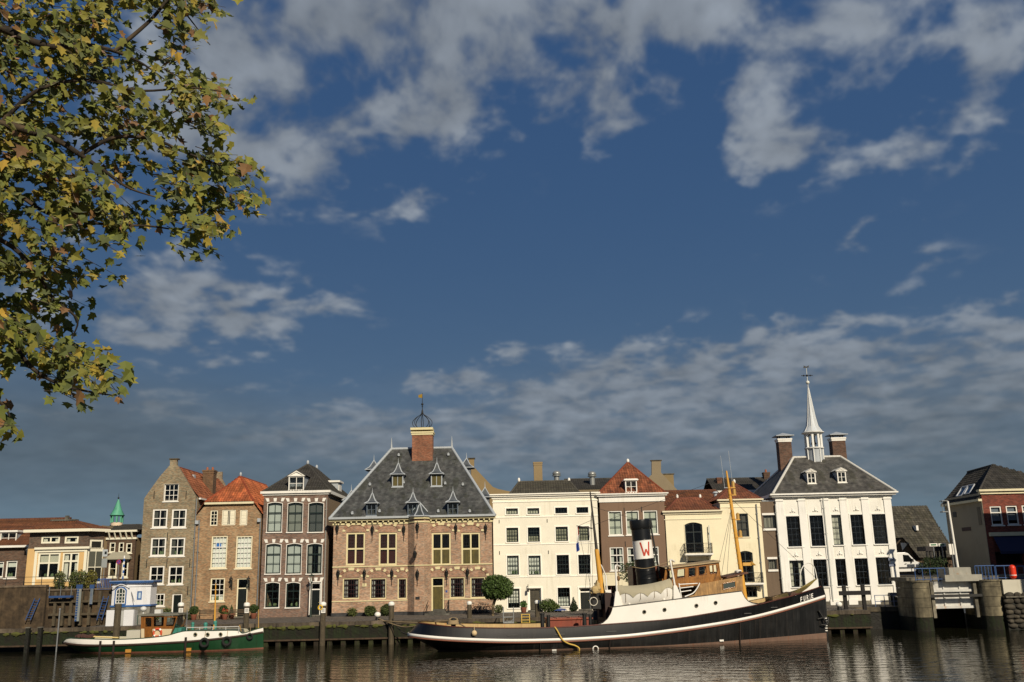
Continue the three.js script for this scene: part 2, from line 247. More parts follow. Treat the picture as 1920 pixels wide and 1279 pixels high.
function hip(x0, x1, ye, z0, z1, yr, rx0, rx1, rz0, rz1 = rz0) {   // eaves rectangle, ridge from (rx0, rz0) to (rx1, rz1); z0 front
  const A = V(x0, ye, z0), B = V(x1, ye, z0), C = V(x1, ye, z1), D = V(x0, ye, z1), P = V(rx0, yr, rz0), Q = V(rx1, yr, rz1), same = P.distanceTo(Q) < 0.01;
  if (Math.abs(rz0 - rz1) > 0.1) return { planes: [[A, B, P], [B, C, Q, P], [C, D, Q], [D, A, P, Q]], ridges: [[P, Q], [A, P], [B, P], [C, Q], [D, Q]] };   // ridge runs back
  return { planes: same ? [[A, B, P], [B, C, P], [C, D, P], [D, A, P]] : [[A, B, Q, P], [B, C, Q], [C, D, P, Q], [D, A, P]], ridges: same ? [[A, P], [B, P], [C, P], [D, P]] : [[P, Q], [A, P], [D, P], [B, Q], [C, Q]] };
}

// ---------- a building: front wall with real openings, side and back walls, a dark room behind ----------
function building(name, label, { Z, l, r, yRef = 1040, top, base, depth = 12, mat, gable, side = mat, group }) {
  const x0 = at(l, yRef, Z).x, x1 = at(r, yRef, Z).x, xm = (l + r) / 2, y1 = at(xm, top, Z).y, y0 = typeof base === 'number' ? base : QUAY;
  const b = thing(name, label, 'building', V((x0 + x1) / 2, y0, -Z), group);
  Object.assign(b, { B: { x0, x1, y0, y1, Z, depth, mat, side, holes: [], gable: (gable ?? []).map(([px, py]) => { const p = at(px, py, Z); return [p.x, p.y]; }) } });
  return b;
}
function walls(b) {
  const { x0, x1, y0, y1, Z, depth, mat, side, holes, gable } = b.B, T = 0.34;
  part('wall', prism([[x0, y0], [x1, y0], ...(gable.length ? gable : [[x1, y1], [x0, y1]])], -Z, -Z - T, holes), mat, b);
  const yl = gable.length ? gable[gable.length - 1][1] : y1, yr = gable.length ? gable[0][1] : y1;
  part('side_wall', [box(x0, x0 + T, y0, yl, -Z - T, -Z - depth), box(x1 - T, x1, y0, yr, -Z - T, -Z - depth)], side, b);
  part('back_wall', box(x0 + T, x1 - T, y0, Math.min(yl, yr), -Z - depth, -Z - depth + 0.3), side, b);
  const D = Math.min(4.5, depth - 0.6), lv = []; for (const h of holes) { const y = Math.min(...h.map((p) => p[1])) - 0.75; if (y > y0 + 0.5 && !lv.some((q) => Math.abs(q - y) < 1)) lv.push(y); }
  if (holes.length) part('room', [...lv.map((y) => box(x0 + T, x1 - T, y - 0.15, y, -Z - T - 0.01, -Z - D)), prism([[x0 + T, y0], [x1 - T, y0], ...(gable.length ? gable.map(([x, y]) => [lerp(x, (x0 + x1) / 2, 0.1), y - 0.7]) : [[x1 - T, y1 - 0.1], [x0 + T, y1 - 0.1]])], -Z - D, -Z - D - 0.1), box(x0 + T, x1 - T, Math.min(yl, yr) - 0.12, Math.min(yl, yr) - 0.06, -Z - T - 0.01, -Z - D)], room, b);
}
function holePath([x0, y0, x1, y1], arch = 0) { const p = [[x0, y0], [x1, y0], [x1, y1 - arch]]; if (arch) { const n = 8; for (let i = 1; i < n; i++) { const t = i / n; p.push([lerp(x1, x0, t), y1 - arch + arch * 4 * t * (1 - t)]); } } p.push([x0, y1 - arch]); return p; }
// o: fm frame material, fw frame width, nx ny panes, bm bar material, bw bar width, r recess, sill, surround width + material, cur curtain, arch
function win(b, px, o = {}) {
  const Z = o.Z ?? b.B.Z, R = rectAt(px, Z), [x0, y0, x1, y1] = R, arch = o.arch ?? 0;
  const { fm = white, fw = 0.09, nx = 2, ny = 2, bm = fm, bw = 0.045, r = 0.1, name = 'window' } = o;
  if (!o.flush) b.B.holes.push(holePath(R, arch));
  const w = sub(name, b), z = -Z - r, d = 0.07;
  const inner = [x0 + fw, y0 + fw, x1 - fw, y1 - fw];
  part('frame', prism(holePath(R, arch), z, z - d, [holePath(inner, arch * 0.8).reverse()]), fm, w);
  if (o.surround) { const s = o.surround, e = o.proud ?? 0.04; part('surround', prism(holePath([x0 - s, y0 - (o.sillOnly ? 0 : s), x1 + s, y1 + s], arch), -Z + e, -Z + 0.003, [holePath(R, arch).reverse()]), o.sm ?? fm, w); }
  if (o.sill) part('sill', box(x0 - 0.1, x1 + 0.1, y0 - 0.1, y0, -Z + o.sill, -Z - 0.08), o.sm ?? fm, w);
  const [a0, b0, a1, b1] = inner, xs = o.xs ?? Array.from({ length: nx + 1 }, (_, i) => i / nx), ys = o.ys ?? Array.from({ length: ny + 1 }, (_, i) => i / ny);
  const X = (t) => lerp(a0, a1, t), Y = (t) => lerp(b0, b1, t), top = (x) => { const t = (x - a0) / (a1 - a0); return arch ? b1 - arch * 0.8 + arch * 0.8 * 4 * t * (1 - t) : b1; };
  const bars = []; for (let i = 1; i < xs.length - 1; i++) bars.push(box(X(xs[i]) - bw / 2, X(xs[i]) + bw / 2, b0, top(X(xs[i])), z - 0.012, z - 0.058));
  for (let j = 1; j < ys.length - 1; j++) { const k = o.thick === j ? 1.9 : 1; bars.push(box(a0, a1, Y(ys[j]) - bw * k / 2, Y(ys[j]) + bw * k / 2, z - 0.008, z - 0.062)); }
  if (bars.length) part('glazing_bars', bars, bm, w);
  const panes = [], gz = z - 0.035;
  for (let i = 0; i < xs.length - 1; i++) for (let j = 0; j < ys.length - 1; j++) {
    const xa = X(xs[i]), xb = X(xs[i + 1]), ya = Y(ys[j]), yb = Y(ys[j + 1]), last = j === ys.length - 2;
    panes.push(last && arch ? poly([V(xa, ya, gz), V(xb, ya, gz), V(xb, top(xb), gz), V((xa + xb) / 2, top((xa + xb) / 2), gz), V(xa, top(xa), gz)]) : quad(V(xa, ya, gz), V(xb, ya, gz), V(xb, yb, gz), V(xa, yb, gz)));
  }
  if (panes.length <= 8) panes.forEach((g) => part('pane', g, glass, w)); else part('glazing', panes, glass, w);
  const cz = z - 0.2;
  if (o.cur === 'blind') part('blind', box(a0 - 0.03, a1 + 0.03, lerp(b0, b1, 1 - (o.curH ?? 1)), b1 + 0.03, cz, cz - 0.02), o.cm ?? M(0xcfd0c6, { r: 0.9 }), w);
  if (o.cur === 'half') part('curtain', pleat(a0 - 0.03, a1 + 0.03, b0, lerp(b0, b1, o.curH ?? 0.45), cz), o.cm ?? M(0xd8d6cc, { r: 0.95 }), w);
  if (o.cur === 'sheer') part('curtain', pleat(a0 - 0.03, a1 + 0.03, b0, b1 + 0.05, cz), o.cm ?? M(0xbdbdb2, { r: 0.95 }), w);
  if (o.cur === 'sides') { const k = (a1 - a0) * 0.26; part('curtain', pleat(a0 - 0.03, a0 + k, b0, b1 + 0.05, cz), o.cm ?? M(0xc9c6b8, { r: 0.95 }), w); part('curtain', pleat(a1 - k, a1 + 0.03, b0, b1 + 0.05, cz), o.cm ?? M(0xc9c6b8, { r: 0.95 }), w); }
  if (o.plants) { const g = []; const Rn = rng(Math.floor(x0 * 999)); for (let i = 0; i < 4; i++) g.push(blob(V(lerp(a0 + 0.15, a1 - 0.15, Rn()), b0 + 0.14, cz + 0.05), 0.1, 0.14 + 0.1 * Rn(), 0.08, i + 3, 0.5, 7)); part('potted_plants', g, M(0x5a6a48, { r: 0.9 }), w); }
  return w;
}
function pleat(x0, x1, y0, y1, z) { const n = Math.max(6, Math.round((x1 - x0) / 0.06)), a = [], c = []; for (let i = 0; i <= n; i++) { const x = lerp(x0, x1, i / n), d = z + (i % 2 ? 0.025 : -0.025); a.push(V(x, y0, d)); c.push(V(x, y1, d)); } return sheet([a, c]); }
function door(b, px, o = {}) {
  const Z = b.B.Z, R = rectAt(px, Z); R[1] = Math.max(R[1], b.B.y0 + 0.14); const [x0, y0, x1, y1] = R, { fm = white, fw = 0.12, mat = M(0x232a26, { t: 'wood', r: 0.4 }), tr = 0.25, r = 0.14 } = o;
  b.B.holes.push(holePath(R)); const w = sub('door', b), z = -Z - r, yt = lerp(y1, y0, tr);
  part('frame', prism(holePath(R), z + 0.05, z - 0.06, [holePath([x0 + fw, y0, x1 - fw, y1 - fw]).reverse()]), fm, w);
  if (o.surround) part('surround', prism(holePath([x0 - o.surround, y0, x1 + o.surround, y1 + o.surround]), -Z + 0.04, -Z + 0.003, [holePath(R).reverse()]), o.sm ?? fm, w);
  const top = tr ? yt : y1 - fw;
  if (tr) { part('transom', box(x0 + fw, x1 - fw, yt - 0.05, yt + 0.05, z + 0.04, z - 0.05), fm, w); part('pane', quad(V(x0 + fw, yt + 0.05, z - 0.02), V(x1 - fw, yt + 0.05, z - 0.02), V(x1 - fw, y1 - fw, z - 0.02), V(x0 + fw, y1 - fw, z - 0.02)), glass, w); }
  const dx0 = x0 + fw, dx1 = x1 - fw, yb = y0 + 0.05, yt2 = top - (tr ? 0.05 : 0), pw = (dx1 - dx0), n = [];
  part('leaf', box(dx0, dx1, yb, yt2, z - 0.01, z - 0.06), mat, w);
  for (const [a, c] of o.planks ? [] : [[0.08, 0.46], [0.54, 0.93]]) for (const s of [[0.14, 0.47], [0.53, 0.86]]) n.push(box(dx0 + pw * s[0], dx0 + pw * s[1], lerp(yb, yt2, a), lerp(yb, yt2, c), z + 0.012, z - 0.01));
  if (o.planks) for (let i = 0; i < 6; i++) n.push(box(dx0 + pw * (i + 0.06) / 6, dx0 + pw * (i + 0.94) / 6, yb, yt2, z + 0.006, z - 0.01));
  part('panel', n, mat, w); part('handle', ball(dx0 + pw * 0.88, lerp(yb, yt2, 0.48), z + 0.05, 0.045), M(0xb09a58, { m: 0.8, r: 0.3 }), w);
  part('threshold', box(x0 - 0.05, x1 + 0.05, y0 - 0.12, y0 + 0.02, -Z + 0.25, -Z - 0.14), stone(0x8d8a80), w);
  return w;
}
// stacked mouldings: [y0, y1, how far proud]
function moulding(b, name, steps, mat, o = {}) { const { x0, x1, Z } = b.B, e = o.over ?? 0.1, a = o.x0 ?? x0, c = o.x1 ?? x1; return part(name, steps.map(([p, q, d]) => box(a - Math.min(e, d), c + Math.min(e, d), p, q, -Z + d, -Z + (o.in ?? 0.003))), mat, b); }
const yAt = (px, py, Z) => at(px, py, Z).y, xAt = (px, py, Z) => at(px, py, Z).x;
function chimney(b, px, depth, { mat = brick(0x86583f), cap, wide, capMat = mat, pots = 0, d = 0.9 } = {}) {
  const Z = b.B.Z + depth, [x0, y0, x1, y1] = rectAt(px, Z), o = sub('chimney', b);
  part('stack', box(x0, x1, y0 - 1.2, y1, -Z, -Z - d), mat, o);
  if (cap) part('cap', [box(x0 - cap, x1 + cap, y1, y1 + 0.16, -Z + cap, -Z - d - cap), box(x0 - cap / 2, x1 + cap / 2, y1 - 0.2, y1, -Z + cap / 2, -Z - d - cap / 2)], capMat, o);
  for (let i = 0; i < pots; i++) part('pot', cyl(lerp(x0, x1, (i + 0.5) / pots), -Z - d / 2, y1 + (cap ? 0.16 : 0), y1 + 0.5, 0.13, 0.1), M(0x9b5a3c, { r: 0.9 }), o);
  return o;
}
// where the sight line through a pixel meets a roof slope given as [y, z] eave and ridge
function onSlope(px, py, [[ya, za], [yb, zb]]) { let lo = -za - 1, hi = -zb + 3; for (let i = 0; i < 40; i++) { const Z = (lo + hi) / 2; if (yAt(px, py, Z) > ya + (yb - ya) * (-Z - za) / (zb - za)) lo = Z; else hi = Z; } return (lo + hi) / 2; }
// a dormer standing on a front slope; px = window face rectangle at its depth
function dormer(b, px, depth, { kind = 'flat', fm = white, back = 3, rf = 'slate', cur, sideMat = lead, shut } = {}) {
  const Z = typeof depth === 'number' ? b.B.Z + depth : onSlope((px[0] + px[2]) / 2, px[3], depth), [x0, y0, x1, y1] = rectAt(px, Z), o = sub('dormer', b), z = -Z, w = x1 - x0, f = 0.1;
  part('cheek', [box(x0, x0 + 0.08, y0, y1, z - 0.02, z - back), box(x1 - 0.08, x1, y0, y1, z - 0.02, z - back)], sideMat, o);
  part('frame', prism(holePath([x0, y0, x1, y1]), z + 0.03, z - 0.09, [holePath([x0 + f, y0 + f, x1 - f, y1 - f]).reverse()]), fm, o);
  part('glazing_bars', [box((x0 + x1) / 2 - 0.03, (x0 + x1) / 2 + 0.03, y0 + f, y1 - f, z - 0.02, z - 0.07), ...(shut ? [] : [box(x0 + f, x1 - f, (y0 + y1) / 2 - 0.02, (y0 + y1) / 2 + 0.02, z - 0.025, z - 0.065)])], fm, o);
  if (shut) part('shutter', box(x0 + f, x1 - f, y0 + f, y1 - f, z - 0.03, z - 0.05), shut, o); else part('pane', quad(V(x0 + f, y0 + f, z - 0.05), V(x1 - f, y0 + f, z - 0.05), V(x1 - f, y1 - f, z - 0.05), V(x0 + f, y1 - f, z - 0.05)), glass, o);
  part('back_board', box(x0 + 0.09, x1 - 0.09, y0, y1, z - 0.7, z - 0.75), cur ?? room, o);
  part('sill', box(x0 - 0.06, x1 + 0.06, y0 - 0.08, y0, z + 0.1, z - 0.1), fm === white ? white : lead, o);
  const e = 0.14;
  if (kind === 'flat') part('dormer_roof', [box(x0 - e, x1 + e, y1, y1 + 0.12, z + 0.18, z - back), box(x0 - e / 2, x1 + e / 2, y1 + 0.12, y1 + 0.17, z + 0.12, z - back)], white, o);
  if (kind === 'gable') { const h = w * 0.36, xm = (x0 + x1) / 2; part('pediment', prism([[x0 - e, y1], [x1 + e, y1], [xm, y1 + h]], z + 0.14, z - 0.1, [[[x0 + 0.1, y1 + 0.07], [xm, y1 + h - 0.12], [x1 - 0.1, y1 + 0.07]]]), fm, o); part('tympanum', prism([[x0, y1], [x1, y1], [xm, y1 + h - 0.05]], z + 0.03, z - 0.05), fm, o); part('dormer_roof', [bar2(V(x0 - e, y1 + 0.03, z + 0.1), V(xm, y1 + h + 0.03, z + 0.1), back), bar2(V(xm, y1 + h + 0.03, z + 0.1), V(x1 + e, y1 + 0.03, z + 0.1), back)], ROOF[rf].ridge, o); }
  if (kind === 'pagoda') {   // flared pointed cap with a spike
    const xm = (x0 + x1) / 2, h = w * 1.05, prof = [[0.62 * w, -0.06], [0.66 * w, 0.02], [0.36 * w, h * 0.2], [0.2 * w, h * 0.5], [0.06 * w, h * 0.92], [0, h]];
    const faces = [], hips = [], zc = z - w * 0.42;
    const ringp = prof.map(([q, y]) => [V(xm - q, y1 + y, zc + q), V(xm + q, y1 + y, zc + q), V(xm + q, y1 + y, zc - q), V(xm - q, y1 + y, zc - q)]);
    for (let i = 0; i < prof.length - 1; i++) for (let k = 0; k < 4; k++) { faces.push(quad(ringp[i][k], ringp[i][(k + 1) % 4], ringp[i + 1][(k + 1) % 4], ringp[i + 1][k])); hips.push(rod(ringp[i][k], ringp[i + 1][k], 0.055, 0.05, 6)); }
    for (let k = 0; k < 4; k++) hips.push(rod(ringp[1][k], ringp[1][(k + 1) % 4], 0.05, 0.05, 6));
    part('dormer_roof', faces, ROOF.slate.m2 ?? (ROOF.slate.m2 = M(0x5d646c, { t: 'tile', r: 0.6 })), o); part('hip_lead', hips, lead, o); part('spike', rod(V(xm, y1 + h - 0.1, zc), V(xm, y1 + h + w * 0.5, zc), 0.05, 0.01, 6), lead, o);
  }
  return o;
}
function bar2(a, c, back) { const d = V(0, 0, -back); const up = V(0, 0.07, 0); return [quad(a, c, c.clone().add(d), a.clone().add(d)), quad(a.clone().add(up), c.clone().add(up), c.clone().add(d).add(up), a.clone().add(d).add(up)), quad(a, c, c.clone().add(up), a.clone().add(up))]; }
function anchor(b, px, py, h = 0.55) { const Z = b.B.Z, p = at(px, py, Z); part('wall_anchor', [box(p.x - 0.03, p.x + 0.03, p.y - h / 2, p.y + h / 2, -Z + 0.05, -Z + 0.004)], iron, b); }
function downpipe(b, px, y0p, y1p, mat = grey, r = 0.06, off = 0.1) { const Z = b.B.Z - off, a = at(px, y0p, Z), c = at(px, y1p, Z); const x = xAt(px, (y0p + y1p) / 2, Z); part('downpipe', [cyl(x, -Z, c.y, a.y, r, r, 8), ...[0.15, 0.4, 0.65, 0.9].map((t) => box(x - r * 1.5, x + r * 1.5, lerp(c.y, a.y, t), lerp(c.y, a.y, t) + 0.06, -Z - off + 0.01, -Z + r))], mat, b); }
// ---------- the setting ----------
const QUAY = 1.84, ZQ = 82, ZF = 94, DIKE = 5.1, BRIDGE = 4.4;
const xDike = xAt(262, 1100, ZF) - 0.35, xRight = xAt(1692, 1080, ZF) + 0.2, xPier = xAt(1716, 1130, 83), xStreet = xAt(1693, 1100, 88.6);
structure('ground', [box(-1500, 1500, 1.4, QUAY - 0.02, -107, -3000)], stone(0x6b6558));
structure('quay_paving', [box(xDike + 0.2, xAt(1633, 1160, ZQ), QUAY - 0.35, QUAY, -ZQ - 0.35, -ZF - 16), box(xAt(1633, 1160, ZQ) + 0.01, xRight + 0.28, QUAY - 0.35, QUAY - 0.004, -ZQ - 5.5, -ZF - 16)], M(0x7d7366, { t: 'cobble', b: 'rough', bs: 0.02, r: 0.95 }));
structure('dike_road', box(-420, xDike, QUAY - 0.3, DIKE, -88.4, -260), stone(0x746a5c));
structure('bridge_road', box(xRight + 0.3, 420, QUAY - 0.3, BRIDGE, -88.6, -260), stone(0x6f675c));
structure('near_quay', box(-420, 420, -4, EYE - 1.65, 60, -12.5), M(0x7d7468, { t: 'cobble', b: 'rough', bs: 0.02, r: 0.95 }));
structure('canal_bed', box(-420, 420, -4.2, -4, 60, -120), M(0x1b1a12, { r: 1 }));
{ // water with small wind ripples
  const n = 512, H = new Float32Array(n * n), W = [], R = rng(5);
  for (let i = 0; i < 110; i++) { const k = 5 + Math.floor(Math.pow(R(), 1.5) * 62), th = (R() + R() - 1) * 0.9 + Math.PI / 2; const kx = Math.round(k * Math.cos(th)), ky = Math.round(k * Math.sin(th)); if (kx || ky) W.push([kx, ky, R() * 6.28, 1 / Math.pow(Math.hypot(kx, ky), 1.15)]); }
  for (const [kx, ky, ph, a] of W) { const cx = [], cs = []; for (let x = 0; x < n; x++) { const t = 6.28318 * kx * x / n; cx.push(Math.cos(t)); cs.push(Math.sin(t)); } for (let y = 0; y < n; y++) { const t = 6.28318 * ky * y / n + ph, c = Math.cos(t), s = Math.sin(t); for (let x = 0; x < n; x++) H[y * n + x] += a * (cx[x] * c - cs[x] * s); } }
  let mn = 1e9, mx = -1e9; for (const v of H) { mn = Math.min(mn, v); mx = Math.max(mx, v); }
  const t = texture(n, 7.7, (u, v, x, y) => (H[y * n + x] - mn) / (mx - mn), false);
  const m = new THREE.MeshPhysicalMaterial({ color: new THREE.Color().setRGB(0.012, 0.012, 0.006), roughness: 0.06, ior: 1.33, bumpMap: t, bumpScale: 0.024, side: THREE.DoubleSide });
  structure('water', quad(V(-420, 0, -12.4), V(420, 0, -12.4), V(420, 0, -110), V(-420, 0, -110)), m);
}
const algae = M(0x3a3f23, { t: 'algae', b: 'rough', bs: 0.05, r: 0.9 }), wet = M(0x2c2a1c, { t: 'algae', b: 'rough', bs: 0.05, r: 0.75 }), oldWood = M(0x6e6450, { t: 'wood', b: 'rough', bs: 0.02, r: 0.9 });
const xQ0 = -70, xQ1 = xAt(1633, 1160, ZQ);
{
  const q = thing('quay_wall', 'long mossy quay front on timber piles along the street', 'quay wall', V(0, 0, -ZQ));
  for (let i = 0; i < 76; i++) { const a = lerp(xQ0, xQ1, i / 76), b = lerp(xQ0, xQ1, (i + 1) / 76); part('cap_stone', box(a + 0.012, b - 0.012, QUAY - 0.28, QUAY + 0.03 + 0.01 * (i % 3), -ZQ + 0.06 + 0.012 * (i % 2), -ZQ - 0.5), stone([0x75695a, 0x6f6454, 0x7b6f60][(i * 7) % 3]), q); }
  part('fascia', box(xQ0, xQ1, 0.55, QUAY - 0.28, -ZQ, -ZQ - 0.6), algae, q);
  part('ledge', box(xQ0, xQ1, 0.43, 0.55, -ZQ + 0.22, -ZQ - 0.6), M(0x5d4b3a, { t: 'stone', r: 0.9 }), q);
  part('back_wall', box(xQ0, xQ1, -4, 0.6, -ZQ - 2.4, -ZQ - 2.8), wet, q);
  for (let px = 300; px < 1630; px += 24.6) { const x = xAt(px + 2.5 * Math.sin(px), 1205, ZQ); part('pile', box(x - 0.19, x + 0.19, -4, 0.45, -ZQ + 0.05, -ZQ - 0.33), M(0x5b5340, { t: 'algae', r: 0.9 }), q); }
  part('weed_fringe', [...Array(160)].map((_, i) => { const R = rng(i + 400), x = lerp(xQ0 + 25, xQ1 - 1, R()); return blob(V(x, QUAY - 0.3 - 0.1 * R(), -ZQ + 0.05), 0.12 + 0.3 * R(), 0.06 + 0.1 * R(), 0.1, i, 0.6, 6); }), M(0x4d4f22, { r: 1 }), q, { kind: 'stuff' });
}
{ // left: retaining wall of the dike with its timber and gauges
  const Zr = 86.6, xe = xAt(232, 1130, Zr), w = thing('retaining_wall', 'tall stained brick retaining wall below the houses on the dike', 'wall', V(-60, QUAY, -Zr));
  const xa = xAt(-500, 1130, Zr), xb = xAt(84, 1130, Zr);
  part('wall', [box(xa, xb, QUAY - 0.3, DIKE + 0.12, -Zr, -Zr - 1.9), box(xb, xe, QUAY - 0.3, DIKE - 0.25, -Zr - 0.35, -Zr - 1.9)], M(0x65543f, { t: 'stone', b: 'rough', bs: 0.04, r: 0.95 }), w);
  part('coping', [box(xa, xb, DIKE + 0.12, DIKE + 0.3, -Zr + 0.08, -Zr - 0.5), box(xb, xe, DIKE - 0.25, DIKE - 0.1, -Zr - 0.27, -Zr - 0.8)], stone(0x8a7a68), w);
  for (const px of [103, 118, 133, 152, 168, 186, 205, 224]) { const x = xAt(px, 1130, Zr); part('timber_post', box(x - 0.12, x + 0.12, QUAY, DIKE - 0.35, -Zr + 0.02, -Zr - 0.3), oldWood, w); }
  for (const y of [2.7, 3.8]) part('timber_rail', box(xb + 0.4, xe, y, y + 0.2, -Zr + 0.06, -Zr - 0.1), oldWood, w);
  const r = thing('dike_railing', 'dark iron railing along the top of the dike wall', 'railing', V(-60, DIKE, -Zr));
  const x0 = xAt(-60, 1095, Zr), x1 = xAt(228, 1095, Zr); for (let x = x0; x < x1; x += 1.6) part('post', cyl(x, -Zr - 0.35, DIKE - 0.1, DIKE + 1.0, 0.03, 0.03, 6), iron, r);
  for (const y of [0.5, 0.98]) part('rail', box(x0, x1, DIKE + y, DIKE + y + 0.04, -Zr - 0.33, -Zr - 0.37), iron, r);
  // blue ladders, level gauges, dolphin timbers
  const blue = M(0x2a4c80, { t: 'paint', r: 0.6 });
  const lad = (pxb, pyb, pxt, pyt, Z, label) => { const a = at(pxb, pyb, 86.1), c = at(pxt, pyt, 86.4), o = thing('boat_ladder', label, 'ladder', a, 'blue steel ladders on the dike wall'); for (const s of [-0.22, 0.22]) part('rail', rod(a.clone().add(V(s, 0, 0)), c.clone().add(V(s, 0, 0)), 0.045), blue, o); for (let i = 1; i < 9; i++) { const p = a.clone().lerp(c, i / 9); part('rung', rod(p.clone().add(V(-0.22, 0, 0)), p.clone().add(V(0.22, 0, 0)), 0.025), blue, o); } };
  lad(52, 1163, 70, 1122, 85.2, 'blue steel ladder on the ledge beside the dark recess'); lad(186, 1163, 199, 1118, 85.2, 'blue steel ladder next to the white pavilion');
  const gauge = (px, y0, y1, w2, label, full) => { const Z = 86.2, [a, b, c, d] = rectAt([px - w2, y0, px + w2, y1], Z), o = thing('tide_gauge', label, 'gauge board', V((a + c) / 2, b, -Z)); part('board', box(a, c, b, d, -Z, -Z - 0.06), M(0x8f9692, { t: 'paint', r: 0.7 }), o); part('scale', [...Array(13)].map((_, i) => box(a + 0.02, full ? (a + c) / 2 : c - 0.02, lerp(b, d, i / 13), lerp(b, d, (i + (full ? 0.75 : 0.4)) / 13), -Z + 0.02, -Z + 0.002)), blue, o); part('head', box(a - 0.08, c + 0.08, d, d + 0.35, -Z + 0.02, -Z - 0.06), blue, o); };
  gauge(146, 1104, 1165, 4.2, 'tall blue and white tide gauge board on the dike wall', true); gauge(171, 1104, 1133, 2.6, 'short white tide gauge board on a pole', false);
  const fr = at(110, 1119, 86), pl = thing('work_platform', 'small blue steel platform bracketed on the dike wall', 'platform', fr); part('beam', [box(fr.x - 0.9, fr.x + 1.1, fr.y - 0.1, fr.y + 0.08, -86, -86.5)], blue, pl); for (const s of [-0.9, 0.1, 1.05]) part('stanchion', cyl(fr.x + s, -86.05, fr.y, fr.y + 0.9, 0.03, 0.03, 6), grey, pl);
  for (const [px, l, lab] of [[52, 0, 'dark square timber dolphin post standing in front of the low wall'], [75, 0.1, 'slim timber dolphin post joined to a ledge beam'], [108, 0.6, 'thin grey steel pole rising from the water by the boat stern']]) { const p = at(px, 1190, 81.3), top = lab.startsWith('thin') ? 3.4 : 1.95; const o = thing('mooring_pole', lab, 'pole', V(p.x, 0, p.z)); part('post', lab.startsWith('thin') ? cyl(p.x, p.z, -4, top, 0.06) : box(p.x - 0.15, p.x + 0.15, -4, top, p.z - 0.15, p.z + 0.15), lab.startsWith('thin') ? grey : wet, o); part('cap', lab.startsWith('thin') ? ball(p.x, top, p.z, 0.09) : box(p.x - 0.19, p.x + 0.19, top, top + 0.08, p.z - 0.19, p.z + 0.19), lab.startsWith('thin') ? grey : stone(0x8d8a80), o); }
}
// ---------- the row of houses ----------
const bar4 = { bw: 0.03 };
const blackGreen = M(0x1c2a26, { r: 0.35 }), sashCream = M(0xe0d6b6, { r: 0.5 }), olive = M(0x6d6320, { t: 'wood', r: 0.6 });
{ // narrow spout gable house
  const b = building('gable_house', 'tall narrow grey brown brick house with a pointed spout gable', { Z: ZF, l: 266, r: 364.5, yRef: 1010, top: 930, depth: 14.5, mat: brick(0xa09074), gable: [[367, 931], [352, 905], [334, 875], [331.5, 872], [331.5, 862], [318.5, 862], [318.5, 872], [300, 893], [284, 915], [270, 935]] });
  win(b, [307.5, 908, 334.3, 940], { nx: 3, ny: 3, surround: 0.02, sill: 0.08 });
  for (const [x0, x1, y0, y1] of [[285.6, 313.7, 954.5, 989.7], [321.6, 349.2, 954.5, 989.7], [282.2, 310.9, 1008, 1043], [318, 346.4, 1008, 1043], [280, 307.5, 1061, 1096], [315.4, 343.5, 1061, 1096]]) win(b, [x0, y0, x1, y1], { fw: 0.15, bw: 0.07, r: 0.05, sill: 0.07, cur: y0 > 1060 ? undefined : 'sides', cm: M(0x4a4a44, { r: 1 }), plants: y0 > 1000 });
  win(b, [285, 1113, 308.4, 1137], { nx: 3, ny: 2, fw: 0.12, r: 0.05, sill: 0.06, plants: true });
  door(b, [321.6, 1113.5, 340.5, 1156], { tr: 0, mat: M(0x202b2a, { t: 'wood', r: 0.35 }) });
  walls(b);
  for (const [x, y] of [[289, 928], [349, 928], [314, 1006], [313, 1056], [356, 1056], [352, 1108], [275, 1057]]) anchor(b, x, y, 0.8);
  const { x0, x1 } = b.B, zb = -ZF - 14.5, z0 = -ZF - 0.3, yr = yAt(325, 874, ZF), xr = xAt(326, 874, ZF), yl = yAt(270, 936, ZF), yrr = yAt(366, 932, ZF);
  roof(b, [[V(x1 + 0.15, yrr - 0.1, z0), V(x1 + 0.15, yrr - 0.1, zb), V(xr, yr, zb), V(xr, yr, z0)], [V(x0 - 0.1, yl - 0.1, zb), V(x0 - 0.1, yl - 0.1, z0), V(xr, yr, z0), V(xr, yr, zb)]], 'orange', { ridges: [[V(xr, yr, z0), V(xr, yr, zb)]] });
  part('back_gable', prism([[x0, yl - 0.5], [x1, yrr - 0.5], [xr + 0.35, yr + 0.1], [xr + 0.35, yr + 0.9], [xr - 0.35, yr + 0.9], [xr - 0.35, yr + 0.1]], zb, zb - 0.3), brick(0x9d8a70), b);
  part('gable_cap', box(xr - 0.5, xr + 0.42, yAt(325, 862, ZF), yAt(325, 862, ZF) + 0.12, -ZF + 0.08, -ZF - 0.42), stone(0x7a6a4c), b);
  part('gutter', box(x1 + 0.1, x1 + 0.32, yrr - 0.22, yrr - 0.06, z0, zb), white, b);
  chimney(b, [379, 884, 399, 935], 6.5, { mat: brick(0x7a5f45), cap: 0.07, pots: 2, d: 1.1 });
  downpipe(b, 362.5, 935, 1150);
  part('skylight', box(xAt(362, 897, ZF + 4) - 0.3, xAt(362, 897, ZF + 4) + 0.1, yAt(362, 899, ZF + 4), yAt(362, 890, ZF + 4), -ZF - 4, -ZF - 4.5), lead, b);
}
